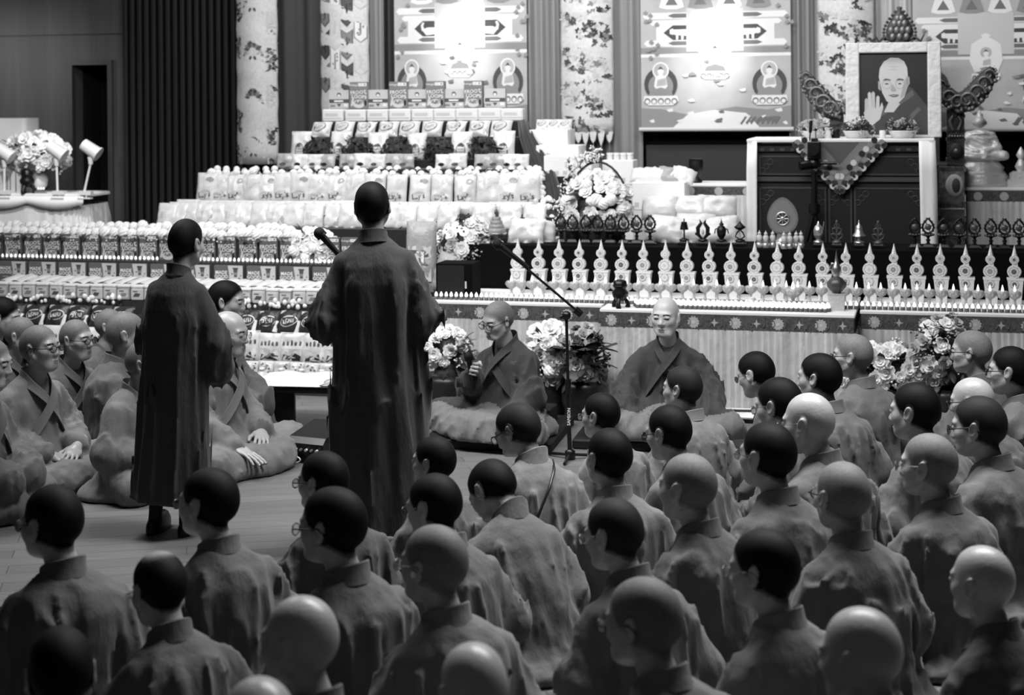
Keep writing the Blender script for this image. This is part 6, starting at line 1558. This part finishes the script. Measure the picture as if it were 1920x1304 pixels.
# paintings
CAN = M('painting_ground', 178, .6, noise=((5, 5, 5), .10)); CLOUD = M('painting_pale', 226, .6); T2 = M('painting_mid', 140, .6); T3 = M('painting_dark', 70, .6); T4 = M('painting_grey', 108, .6)
def painting(px0, px1, pyb, v, label, seed, beast):
    zb = Zat((px0+px1)/2, pyb, v); u0, u1 = ux(px0, v, zb), ux(px1, v, zb); w = u1-u0; sc = w/ (px1-px0); top = 4.1
    r_ = empty('scroll_painting', AL((u0+u1)/2, v, zb), ARZ); tag(r_, label, 'painting'); rr = random.Random(seed)
    m = MB(); m.box((0, .006, (top-zb)/2), (w, .012, top-zb), CAN); lv = [0]
    def pl(pts, mat): lv[0] += 1; m.flat([(x, z_) for x, z_ in pts], -.0004-.00012*lv[0], mat)
    def px(x, y): return ((x/284-.5)*w, (240-y)*sc*(284/ (px1-px0))*(px1-px0)/284)
    def pp(pts, mat): pl([px(*p) for p in pts], mat)
    def circ(x, y, r1, mat, r2=None, n=24): pp([(x+r1*math.cos(2*PI*k/n), y-(r2 or r1)*math.sin(2*PI*k/n)) for k in range(n)], mat)
    # bands of the throne architecture
    for y0_, y1_, mt in ((88, 100, T2), (100, 106, CLOUD)): pp([(0, y1_), (284, y1_), (284, y0_), (0, y0_)], mt)
    for s in (0, 1):
        f = (lambda x: x) if s == 0 else (lambda x: 284-x)
        for y0_, y1_, x0_ in ((22, 34, 10), (36, 46, 22), (74, 86, 12)): pp([(f(x0_), y1_), (f(x0_-6), (y0_+y1_)/2), (f(x0_), y0_), (f(88), y0_), (f(88), y1_)], CLOUD)
        pp([(f(30), 74), (f(30), 46), (f(88), 46), (f(88), 74)], CLOUD)
        for y_ in (28, 80): pp([(f(52), y_), (f(62), y_-4), (f(88), y_-4), (f(88), y_+4), (f(62), y_+4)], T4)
        pp([(f(44), 60), (f(62), 46), (f(88), 46), (f(88), 74), (f(62), 74)], T3)
        if beast == 0:     # swan
            pp([(f(60), 62), (f(72), 58), (f(88), 58), (f(88), 70), (f(70), 72)], CLOUD); pp([(f(60), 64), (f(58), 54), (f(62), 48), (f(66), 50), (f(63), 55), (f(66), 62)], CLOUD)
        else:
            pp([(f(58), 60), (f(64), 54), (f(88), 54), (f(88), 66), (f(66), 64)], CLOUD); pp([(f(56), 62), (f(56), 54), (f(62), 52), (f(66), 58), (f(62), 64)], CLOUD)
            for q in (68, 78): pp([(f(q), 73), (f(q), 62), (f(q+5), 62), (f(q+4), 73)], CLOUD)
    pp([(88, 96), (88, 14), (196, 14), (196, 96)], M('painting_throne', 196, .6))
    for k in range(4): x = 60+k*55; pp([(x-24, 12), (x-16, -14), (x, -22), (x+16, -14), (x+24, 12), (x+10, 16), (x-10, 16)], T2 if k % 2 else CLOUD); pp([(x-12, 8), (x, -12), (x+12, 8)], T4)
    pp([(118, 78), (126, 88), (158, 88), (166, 78), (166, 74), (118, 74)], T2)
    circ(142, 62, 9, T2, 5); circ(142, 60, 9, CLOUD, 5)
    pp([(110, 108), (114, 76), (130, 66), (142, 60), (154, 66), (170, 76), (174, 108), (164, 132), (142, 140), (120, 132)], CLOUD)
    def buddha(x, y, k, dark):
        if dark: circ(x, y+22*k, 32*k, T3 if dark == 1 else T4); circ(x, y+26*k, 24*k, T2)
        circ(x, y-4*k, 16*k, CLOUD); circ(x, y-4*k, 13*k, CAN); circ(x, y-2*k, 6*k, CLOUD, 7*k); pp([(x-6*k, y-5*k), (x, y-12*k), (x+6*k, y-5*k), (x, y-7*k)], T3)
        pp([(x-13*k, y+26*k), (x-10*k, y+8*k), (x-3*k, y+4*k), (x+3*k, y+4*k), (x+10*k, y+8*k), (x+13*k, y+26*k), (x+8*k, y+32*k), (x-8*k, y+32*k)], CLOUD)
        pp([(x-24*k, y+44*k), (x-20*k, y+34*k), (x, y+28*k), (x+20*k, y+34*k), (x+24*k, y+44*k)], T2); pp([(x-6*k, y+14*k), (x+10*k, y+10*k), (x+11*k, y+24*k), (x-8*k, y+26*k)], CAN)
        pp([(x-34*k, y+54*k), (x-32*k, y+44*k), (x+32*k, y+44*k), (x+34*k, y+54*k), (x+24*k, y+62*k), (x-24*k, y+62*k)], CLOUD)
        for q in range(-2, 3): circ(x+q*13*k, y+54*k, 6*k, T4, 6*k, 12); circ(x+q*13*k, y+55*k, 4*k, CLOUD, 4*k, 10)
    buddha(142, 96, .85, 0); buddha(38, 135, 1, 1); buddha(244, 135, 1, 1)
    pp([(0, 240), (0, 202), (40, 204), (90, 215), (130, 208), (180, 200), (240, 206), (284, 198), (284, 240)], T2); pp([(60, 240), (90, 214), (140, 206), (200, 212), (226, 240)], CLOUD)
    for k in range(46):
        x, y_ = rr.uniform(4, 280), rr.uniform(112, 236)
        if min(abs(x-38), abs(x-244)) < 38 and y_ < 205: continue
        pp([(x, y_), (x+rr.uniform(6, 14), y_-3), (x+rr.uniform(10, 18), y_+3), (x+5, y_+4)], rr.choice([T2, CLOUD, T4, CLOUD]))
    for k in range(8): x = 190+k*9+rr.uniform(-3, 3); pp([(x, 232-k*2), (x+10, 218), (x+13, 220), (x+3, 234)], T4)
    for k in range(16): x, y_ = rr.choice([rr.uniform(2, 30), rr.uniform(254, 282)]), rr.uniform(10, 120); pp([(x, y_), (x+6, y_-5), (x+10, y_), (x+5, y_+4)], T2)
    m.build('canvas', r_)
    MB().cyl((-w/2-.02, -.005, -.012), (w/2+.02, -.005, -.012), .02, PALE).build('roller', r_)
painting(741, 989, 240, 3.42, 'large scroll painting with white swans, brightly lit, above the pyramid', 1, 0)
painting(1203, 1484, 240, 3.42, 'large scroll painting with two small dark-haloed seated figures, brightly lit, in the middle', 2, 1)
painting(1713, 1990, 240, 3.42, 'large scroll painting behind the throne at the right, cut by the picture edge', 3, 1)
# dark recess boards under the paintings
def board(px0, px1, py0, py1, v, mat, label, name='dark_board'):
    a, b_ = AP(px0, py1, v), AP(px1, py1, v); zt_ = Zat((px0+px1)/2, py0, v); u0, u1 = A_uv(a)[0], A_uv(b_)[0]
    m = MB(); m.box((0, .03, zt_/2), (u1-u0, .06, zt_), mat); o = m.build(name, None, AL((u0+u1)/2, v, 0), ARZ); tag(o, label, 'board'); return o
board(1205, 1488, 246, 340, 3.62, BLACKC, 'black backing board under the middle painting')
board(1212, 1400, 272, 330, 3.54, CHAR, 'dark grey low board in front of the black backing, behind the chalice')
board(1718, 1990, 243, 340, 3.62, BLACKC, 'black backing board under the right painting')
# ---- room shell
FLOOR = bpy.data.materials.new('floor_boards'); FLOOR.use_nodes = True; nt = FLOOR.node_tree; bs = nt.nodes['Principled BSDF']
tc = nt.nodes.new('ShaderNodeTexCoord'); mp = nt.nodes.new('ShaderNodeMapping'); mp.inputs['Rotation'].default_value = (0, 0, -ALPHA+.05)
br = nt.nodes.new('ShaderNodeTexBrick'); br.inputs['Scale'].default_value = 1; br.inputs['Brick Width'].default_value = 1.6; br.inputs['Row Height'].default_value = .13; br.inputs['Mortar Size'].default_value = .0025; br.inputs['Bias'].default_value = -.2
c1, c2 = lin(112), lin(96); br.inputs['Color1'].default_value = (c1, c1, c1, 1); br.inputs['Color2'].default_value = (c2, c2, c2, 1); br.inputs['Mortar'].default_value = (lin(70),)*3+(1,)
nz = nt.nodes.new('ShaderNodeTexNoise'); nz.inputs['Scale'].default_value = 1; nz.inputs['Detail'].default_value = 6; mp2 = nt.nodes.new('ShaderNodeMapping'); mp2.inputs['Scale'].default_value = (2.5, 60, 1); mp2.inputs['Rotation'].default_value = (0, 0, -ALPHA+.05)
mx = nt.nodes.new('ShaderNodeMix'); mx.data_type = 'RGBA'; mx.blend_type = 'MULTIPLY'; mx.inputs[0].default_value = .5
rp = nt.nodes.new('ShaderNodeMapRange'); rp.inputs['From Min'].default_value = .3; rp.inputs['From Max'].default_value = .7; rp.inputs['To Min'].default_value = .6; rp.inputs['To Max'].default_value = 1.15
L_ = nt.links.new; L_(tc.outputs['Object'], mp.inputs['Vector']); L_(mp.outputs[0], br.inputs['Vector']); L_(tc.outputs['Object'], mp2.inputs['Vector']); L_(mp2.outputs[0], nz.inputs['Vector']); L_(nz.outputs['Fac'], rp.inputs['Value']); L_(br.outputs['Color'], mx.inputs[6]); L_(rp.outputs[0], mx.inputs[7]); L_(mx.outputs[2], bs.inputs['Base Color'])
bs.inputs['Roughness'].default_value = .42; bs.inputs['Specular IOR Level'].default_value = .3
m = MB(); m.add([(-9, -3, 0), (9, -3, 0), (9, 17.5, 0), (-9, 17.5, 0)], [(0, 1, 2, 3)], FLOOR); struct(m.build('floor'))
WOOD = M('wall_wood', 74, .55, noise=((9, 9, .6), .22)); WOODF = M('door_frame_wood', 62, .5); SLAT = M('dark_slat', 30, .6); VOID = M('dark_doorway', 5, .9)
WV = 3.85
def wpx(px, z=1.5): return ux(px, WV, z)
wu0, wu1, dz = wpx(-420), wpx(2300), Zat(175, 122, WV); d0, d1 = wpx(140), wpx(206)
m = MB(); T_ = Matrix.Translation((0, Y0, 0)) @ Matrix.Rotation(-ALPHA, 4, 'Z'); m.T = T_
def wall(a, b_, z0, z1): m.box(((a+b_)/2, WV+.1, (z0+z1)/2), (b_-a, .2, z1-z0), WOOD)
wall(wu0, d0, 0, 4.6); wall(d1, wu1, 0, 4.6); wall(d0, d1, dz, 4.6)
for z_ in (Zat(100, 66, WV),): m.box(((wu0+wpx(236))/2, WV-.002, z_), (wpx(236)-wu0, .006, .012), M('wall_joint', 40, .6))
struct(m.build('wall_back'))
m = MB(); m.T = T_; m.box(((d0+d1)/2, WV+.55, dz/2), (d1-d0+.5, .02, dz+.3), VOID); m.box((d0-.01, WV+.36, dz/2), (.02, .36, dz), VOID); m.box((d1+.01, WV+.36, dz/2), (.02, .36, dz), VOID); m.box(((d0+d1)/2, WV+.36, dz+.01), (d1-d0, .36, .02), VOID); struct(m.build('wall_doorway'))
m = MB(); m.T = T_; fw = .05
for x in (d0-fw/2, d1+fw/2): m.box((x, WV-.01, dz/2), (fw, .06, dz), WOODF)
m.box(((d0+d1)/2, WV-.01, dz+fw/2), (d1-d0+2*fw, .06, fw), WOODF); struct(m.build('door_1'))
m = MB(); m.T = T_; a, b_ = wpx(236), wpx(520); n = 21
m.box(((a+b_)/2, WV-.01, 2.2), (b_-a, .02, 4.4), BLACKC)
for k in range(n): x = a+(k+.5)*(b_-a)/n; m.rbox((x, WV-.05, 2.2), ((b_-a)/n*.62, .06, 4.4), .012, SLAT)
struct(m.build('trim_1'))
# ---- side table at the left
LV = 2.45; zL = Zat(90, 364, LV); la, lb_ = ux(-150, LV, zL), ux(160, LV, zL)
SKS = M('white_satin_skirt', 218, .5, bump=((20, 20, 6), .4, .015))
lt = empty('round_side_table', AL((la+lb_)/2, LV, 0), ARZ); tag(lt, 'white skirted table at the far left carrying flowers, urn and clip lamps', 'table')
wL = lb_-la; m = MB(); m.rbox((0, .27, zL-.015), (wL, .56, .03), .12, WHITE, 6); m.build('table_top', lt)
m = MB(); n = 150; rr = random.Random(9); ring = []
for k in range(n):
    t = k/n*2*PI; rx, ry = wL/2-.01, .36; ca, sa = math.cos(t), math.sin(t); e = .35; ring.append((math.copysign(abs(ca)**e, ca), math.copysign(abs(sa)**e, sa), .024*(k % 3 == 0)+.012*rr.random()))
m.loft([[(x*(wL/2-.012+o_*f), .27+y*(.27+o_*f), zz) for x, y, o_ in ring] for f, zz in ((.2, zL-.10), (1, zL-.25), (1.6, zL*.5), (2, .02))], SKS, True); m.build('skirt', lt)
m = MB(); pts = [(wL*(t-.5), zL-.085-.055*abs(math.sin(t*PI*3))) for t in np.linspace(0, 1, 40)]
m.loft([[(x, -.03, zL-.02) for x, z_ in pts], [(x, -.038, z_) for x, z_ in pts]], WHITE, True, closed=False); o = m.build('swag', lt); sd = o.modifiers.new('thick', 'SOLIDIFY'); sd.thickness = .006
# chair cover behind it
cz = Zat(20, 222, 3.1); ca_, cb_ = ux(-70, 3.1, cz), ux(47, 3.1, cz); m = MB(); rr = random.Random(12)
rg = []
for f, zz in ((1.0, cz), (1.0, cz-.12), (1.02, cz-.13), (1.06, cz-.7), (1.12, .02)): rg.append([((cb_-ca_)/2*f*x+(.012*math.sin(i*1.9) if zz < cz-.2 else 0), .15*f*y+.15+(.012*math.cos(i*1.9) if zz < cz-.2 else 0), zz) for i, (x, y) in enumerate([(math.copysign(abs(math.cos(t))**.3, math.cos(t)), math.copysign(abs(math.sin(t))**.3, math.sin(t))) for t in [2*PI*k/60 for k in range(60)]])])
m.loft(rg, SKS, True, cap=True); o = m.build('covered_stand', None, AL((ca_+cb_)/2, 3.1, 0), ARZ); tag(o, 'white cloth-covered stand behind the flowers at the far left edge', 'stand')
bouquet('vase_bouquet', 'white flowers in a round pale vase on the far left table', 'bouquet', AX(66, LV+.26, zL), .36, .19, .17, ['w', 'w2', 'g', 'w', 'sp'], 70, 14, 'dl', vase(POTW, [(0, 0), (.06, 0), (.11, .06), (.12, .12), (.10, .18), (.07, .2), (0, .18)], 20), 61, .34, 1.1, -.5, None, ARZ)
urn(51, LV+.06, zL, 1.15, 'dark glossy urn with a lid before the flowers on the far left table')
for i in range(4):
    p = AX(4+i*10.5, LV+.14, zL); m = MB(); m.prism([(-.022, 0), (.022, 0), (.022, .19), (0, .205), (-.022, .19)], -.006, .006, PALE); 
    if i == 1: [m.rect(-.006, .03+k*.022, .006, .045+k*.022, -.0068, INK) for k in range(6)]
    o = m.build('name_tablet', None, p, ARZ); tag(o, 'upright pale tablet on the far left table, %s from the left' % ORD[i], 'tablet', 'tablets on the far left table')
o = MB(); o.prism([(-.035, 0), (.035, 0), (.035, .29), (-.035, .29)], -.004, .004, WHITE2); o.disc(.0, .24, .02, -.0052, MIDG, 10); o = o.build('white_card', None, AX(62, LV+.16, zL), ARZ); tag(o, 'tall white card standing behind the dark urn', 'card')
o = MB(); o.box((0, 0, .012), (.10, .05, .024), SILVER); o = o.build('light_tray', None, AX(77, LV+.08, zL), ARZ); tag(o, 'small metal tray with three lights right of the dark urn', 'tray')
for k in range(3):
    c_ = link('candle', CM); c_.location = AX(72+k*5, LV+.08, zL+.024); c_.scale = (.6,)*3; tag(c_, 'tiny lit candle on the small tray right of the dark urn', 'candle', 'candles on the small tray')
LAMPW = M('white_lamp', 222, .4)
def cliplamp(px, py_base, px_h, py_h, label, v=LV):
    base = AX(px, v+.0, zL); r_ = empty('clip_lamp', base, ARZ); tag(r_, label, 'lamp'); hd = AP(px_h, py_h, v); d_ = Matrix.Rotation(ALPHA, 3, 'Z') @ (hd-base)
    m = MB(); m.box((.02, 0, .012), (.12, .06, .035), LAMPW); m.box((.02, -.02, -.035), (.13, .05, .012), LAMPW); m.cyl((.03, -.02, -.03), (.03, -.02, .0), .006, LAMPW); m.build('clamp', r_)
    m = MB(); m.cyl((0, 0, .02), d_-Vector((0, 0, .09)), .011, LAMPW); m.cyl(d_-Vector((0, 0, .10)), d_-Vector((0, 0, .03)), .02, LAMPW, .03); m.build('stem', r_)
    m = MB(); ax_ = Vector((-.83, -.1, .55)).normalized(); c_ = d_+Vector((0, 0, .04)); m.cyl(c_-ax_*.075, c_+ax_*.085, .062, LAMPW, .055, 18); m.cyl(c_-ax_*.092, c_-ax_*.075, .070, LAMPW, .070, 18); m.build('lamp_head', r_)
cliplamp(158, 358, 170, 288, 'white clip lamp alone at the right end of the far left table'); cliplamp(108, 357, 106, 291, 'white clip lamp in front of the bouquet on the far left table'); cliplamp(8, 360, 8, 294, 'white clip lamp half hidden by flowers at the left edge')
# ---- things on the floor
def slab(name, px, py, w, d, h, mat, label, cat, rz=0, z0=0):
    m = MB(); m.rbox((0, 0, h/2), (w, d, h), min(.02, h*.4), mat, 4); p = P_floor(px, py); o = m.build(name, None, (p.x, p.y+d/2, z0), rz); tag(o, label, cat); return o
MATB = M('black_mat', 12, .7)
slab('floor_mat', 938, 846, .80, .85, .06, MATB, 'thick black mat under the seated speaker', 'mat', ARZ+.05)
slab('floor_mat', 1232, 848, .86, .85, .06, MATB, 'thick black mat under the monk who faces us', 'mat', ARZ+.05)
c_ = P_floor(1018, 818); o = MB(); o.rbox((0, 0, .05), (.16, .2, .10), .015, MATB); o = o.build('black_block', None, (c_.x, c_.y+.15, .06), ARZ); tag(o, 'small black block on the mat beside the seated speaker', 'block')
def desk(px, py, w, d, h, label, rz):
    p = P_floor(px, py); r_ = empty('low_desk', (p.x, p.y+d/2, 0), rz); tag(r_, label, 'desk'); m = MB(); m.rbox((0, 0, h-.015), (w, d, .03), .008, BLACKP); m.build('desk_top', r_)
    for s in (-1, 1): m = MB(); m.box((s*(w/2-.05), 0, (h-.03)/2), (.03, d*.8, h-.03), BLACKP); m.build('leg', r_)
    return r_, p
dk, p = desk(1405, 838, .62, .30, .17, 'low black desk with a white sheet, right of the monk who faces us', ARZ)
o = MB(); o.box((0, 0, .003), (.60, .28, .005), WHITE2); o = o.build('white_sheet', None, (p.x, p.y+.15, .17), ARZ); tag(o, 'white sheet lying on the low desk right of the monk who faces us', 'paper')
o = MB(); o.cyl((-.1, 0, .012), (.06, .02, .012), .007, BLACKP); o = o.build('pen', None, (p.x-.02, p.y+.16, .173), ARZ); tag(o, 'dark pen on the white sheet', 'pen')
p = P_floor(1690, 850); o = MB(); o.box((0, 0, .006), (.42, .3, .012), PALE); o = o.build('booklet', None, (p.x, p.y, 0), ARZ); tag(o, 'pale booklet on the floor before the right bouquet', 'booklet')
# low table with a white and a patterned cloth, in front of the bottles
p = P_floor(556, 808); hT = .27; r_ = empty('low_table', (p.x, p.y+.25, 0), ARZ+.1); tag(r_, 'low black table with a white cloth between the two standing monks', 'table')
m = MB(); m.rbox((0, 0, hT-.015), (.62, .5, .03), .01, BLACKP); m.build('table_top', r_)
m = MB(); m.box((-.14, -.18, (hT-.03)/2), (.30, .03, hT-.03), BLACKP); m.build('front_panel', r_)
for x, y_ in ((-.28, .2), (.28, .2), (.28, -.2)): m = MB(); m.box((x, y_, (hT-.03)/2), (.035, .035, hT-.03), BLACKP); m.build('leg', r_)
cl = MB(); n = 16; rr = random.Random(5); rows_ = []
for j in range(9):
    row = []
    for i in range(n+1): row.append(((i/n-.5)*.60+.02, (j/8-.5)*.52, hT+.012+.010*math.sin(i*.9+j)*math.sin(j*1.3)))
    rows_.append(row)
cl.loft(rows_, WHITE, True, closed=False); o = cl.build('white_cloth', None, (p.x, p.y+.25, 0), ARZ+.1); sd = o.modifiers.new('thick', 'SOLIDIFY'); sd.thickness = .008; sd.offset = 1; tag(o, 'crumpled white cloth on top of the low black table', 'cloth')
pat_ = MB(); rows_ = []
for j in range(8):
    row = []
    for i in range(11): t = i/10; x = .20+.12*min(1, j/2)+.05*max(0, j-2)/5+.0*t; row.append((x+.012*math.sin(i*1.4+j), -.28+.5*t, hT+.024-max(0, j-1.5)*.042))
    rows_.append(row)
PATM = M('patterned_cloth', 150, .7, noise=((34, 34, 34), 1.0)); pat_.loft(rows_, PATM, True, closed=False)
rr = random.Random(11)
for k in range(60):
    j, i = rr.randrange(2, 7), rr.randrange(0, 10); a = Vector(rows_[j][i]); b_ = Vector(rows_[j+1][i+1]); q = a.lerp(b_, .5)+Vector((.011, -.008, .004)); pat_.sph(q, (.006, .02, .02), INK if k % 2 else WHITE2, 6, 4)
o = pat_.build('patterned_cloth', None, (p.x, p.y+.25, 0), ARZ+.1); sd = o.modifiers.new('thick', 'SOLIDIFY'); sd.thickness = .006; tag(o, 'boldly patterned cloth hanging over the right end of the low table', 'cloth')
# floor amplifier
p = P_floor(592, 872); r_ = empty('floor_amplifier', (p.x, p.y+.16, 0), -.45); tag(r_, 'small black amplifier with knobs on the floor beside the taller monk', 'amplifier')
m = MB(); m.loft([[(sx*.13, y_, zz) for sx, y_, zz in ((-1, -.14, 0), (1, -.14, 0), (1, .16, 0), (-1, .16, 0))], [(sx*.13, y_, zz) for sx, y_, zz in ((-1, -.16, .12), (1, -.16, .12), (1, .16, .17), (-1, .16, .17))], [(sx*.125, y_, zz) for sx, y_, zz in ((-1, -.12, .15), (1, -.12, .15), (1, .15, .20), (-1, .15, .20))]], BLACKP, False, cap=True); m.build('case', r_)
for i in range(6): k = MB(); k.cyl((-.09+.036*i, -.158, .085), (-.09+.036*i, -.175, .085), .008, PALE if i % 2 else SILVER, n=8); k.build('knob', r_)
k = MB(); k.tube([(-.06+.05*math.cos(t), -.185, .03+.02*math.sin(t)) for t in np.linspace(0, 6.2, 14)], .004, WHITE2, 5); k.build('cable_loop', r_)
# microphones
def mic(name_parent, a, d, L=.17):
    m = MB(); d = Vector(d).normalized(); a = Vector(a); m.cyl(a, a-d*L, .018, BLACKP, .013, 14); m.cyl(a-d*L, a-d*(L+.02), .01, BLACKP); m.build('microphone_body', name_parent)
    m = MB(); m.sph(a+d*.02, .030, M('mic_grille', 24, .5, metal=.6, bump=((400, 400, 400), .8, .004)), 14, 10); m.cyl(a-d*.005, a+d*.008, .029, BLACKP, n=14); m.build('microphone_head', name_parent)
pf = P_floor(1069, 862); ms_ = empty('microphone_stand', pf, 0); tag(ms_, 'black microphone stand with a boom and microphone, right of the seated speaker', 'microphone stand')
Ym = pf.y; top_ = P(1062, 592, Ym)-pf; hd = P(948, 470, Ym+.0)-pf; tail = P(1078, 580, Ym)-pf
m = MB(); m.cyl((0, 0, .012), (top_.x, 0, top_.z*.55), .013, BLACKP); m.cyl((top_.x*.55, 0, top_.z*.5), top_, .009, BLACKP, n=8); m.cyl((top_.x*.5, 0, top_.z*.46), (top_.x*.56, 0, top_.z*.56), .018, BLACKP); 
put_text(m, 'SAMSON', top_.x*.35, top_.z*.30, .026, -.0142, WHITE2, .02, PI/2-.02); m.build('pole', ms_)
m = MB()
for k in range(3): a = k*2.09+.3; m.cyl((0, 0, .03), (.17*math.cos(a), .17*math.sin(a), .012), .009, BLACKP)
m.lathe([(0, 0), (.03, .0), (.03, .05), (.015, .06)], BLACKP, 12); m.build('base', ms_)
m = MB(); m.cyl(tail+Vector((.0, 0, .0)), hd, .0075, BLACKP); m.cyl(tail, tail+(tail-hd).normalized()*.05, .022, BLACKP, n=12); m.sph(top_+Vector((0, 0, .0)), .028, BLACKP, 10, 7); m.cyl(top_+Vector((-.04, 0, -.01)), top_+Vector((.0, 0, -.0)), .014, BLACKP); m.build('boom', ms_)
mh = MB(); dd = (P(928, 455, Ym)-P(1000, 510, Ym)).normalized(); mic(ms_, P(938, 462, Ym)-pf, dd, .19)
# spare microphone on a boom behind the taller monk
Ys = 8.15; pf = Vector((P(694, 900, Ys).x, Ys, 0)); s2 = empty('microphone_stand', pf, 0); tag(s2, 'microphone on a boom showing over the left shoulder of the taller standing monk', 'microphone stand')
hd = P(600, 440, Ys)-pf; elb = P(694, 545, Ys)-pf
m = MB(); m.cyl((0, 0, .01), elb, .011, BLACKP); m.build('pole', s2); m = MB(); m.lathe([(0, 0), (.13, 0), (.13, .012), (.03, .025), (.015, .04)], BLACKP, 20); m.build('base', s2); m = MB(); m.cyl(elb, hd, .007, BLACKP); m.build('boom', s2); mic(s2, P(604, 443, Ys)-pf, hd-elb, .15)

# the microphone in the speaker's hand
root, pose = SPK[0]
mw = Matrix.Translation(root.location) @ Matrix.Rotation(root.rotation_euler.z, 4, 'Z') @ Matrix.Diagonal((root.scale[0],)*3+(1,))
pts = pose(np.array([(.050, .262, .470), (.030, .262, .33)])); a = mw @ Vector(pts[0]); b_ = mw @ Vector(pts[1])
hm_ = empty('hand_microphone', b_, 0); tag(hm_, 'black microphone held to the mouth of the seated speaker', 'microphone'); mic(hm_, a-b_, (a-b_), .17)
# ------------------------------------------------------------------ light
CAMROLL = ROLL
def area(name, loc, target, sx, sy, e, spread=180):
    l = bpy.data.lights.new(name, 'AREA'); l.shape = 'RECTANGLE'; l.size = sx; l.size_y = sy; l.energy = e; l.spread = math.radians(spread)
    o = bpy.data.objects.new(name, l); COL.objects.link(o); o.location = loc; o.rotation_euler = (Vector(target)-Vector(loc)).to_track_quat('-Z', 'Y').to_euler(); return o
def spot(name, loc, target, e, ang, blend=.6, r=.08):
    l = bpy.data.lights.new(name, 'SPOT'); l.energy = e; l.spot_size = math.radians(ang); l.spot_blend = blend; l.shadow_soft_size = r
    o = bpy.data.objects.new(name, l); COL.objects.link(o); o.location = loc; o.rotation_euler = (Vector(target)-Vector(loc)).to_track_quat('-Z', 'Y').to_euler(); return o
area('stage_light', AL(-.6, -3.0, 4.5), AL(-.4, 1.2, .8), 6.5, .6, 215, 140)
area('backdrop_light', AL(.0, 1.2, 4.6), AL(.2, 3.4, 1.6), 6.0, .5, 105, 150)
area('crowd_light', (1.4, 7.4, 5.4), (1.1, 6.1, 0), 4.5, .8, 240, 100)
area('left_light', (-3.2, 10.2, 5.0), (-2.6, 9.6, 0), 1.6, .6, 75, 120)
area('fill_light', (.5, 2.0, 5.2), (1.0, 5.5, 0), 4.0, 2.5, 7)  # weak unseen fill, added from the camera side for the crowd's backs
for px, py in ((868, 88), (1338, 98)):
    t = AP(px, py, 3.42); spot('painting_spot', t+Vector((0, -2.2, 2.0)), t, 620, 17, 1.0)
t = AP(1800, 60, 3.42); spot('painting_spot', t+Vector((-.3, -2.4, 2.0)), t, 40, 44, 1.0)
t = AP(20, 180, WV); spot('wall_light', t+Vector((-1.0, -1.6, .6)), t, 85, 75, 1.0)
t = AP(70, 370, 2.5); spot('table_fill', t+Vector((.3, -2.0, 2.2)), t, 260, 50, 1.0)  # added unseen spot that brightens the white table at the far left
w = bpy.data.worlds.new('hall'); S.world = w; w.use_nodes = True; w.node_tree.nodes['Background'].inputs[0].default_value = (1, 1, 1, 1); w.node_tree.nodes['Background'].inputs[1].default_value = .009
S.view_settings.exposure = 0
# ------------------------------------------------------------------ camera
cam = bpy.data.cameras.new('camera'); cam.sensor_width = 36; cam.lens = F/1920*36
cam.shift_y = (YH-652)/1920.0
cam.dof.use_dof = True; cam.dof.focus_distance = 8.2; cam.dof.aperture_fstop = 2.8
cam.clip_end = 100
co = bpy.data.objects.new('camera', cam); COL.objects.link(co)
co.location = (0, 0, H); co.rotation_euler = (PI/2, CAMROLL, 0)
S.camera = co
S.view_settings.view_transform = 'Standard'; S.view_settings.look = 'None'; S.view_settings.gamma = 1; S.view_settings.use_curve_mapping = False
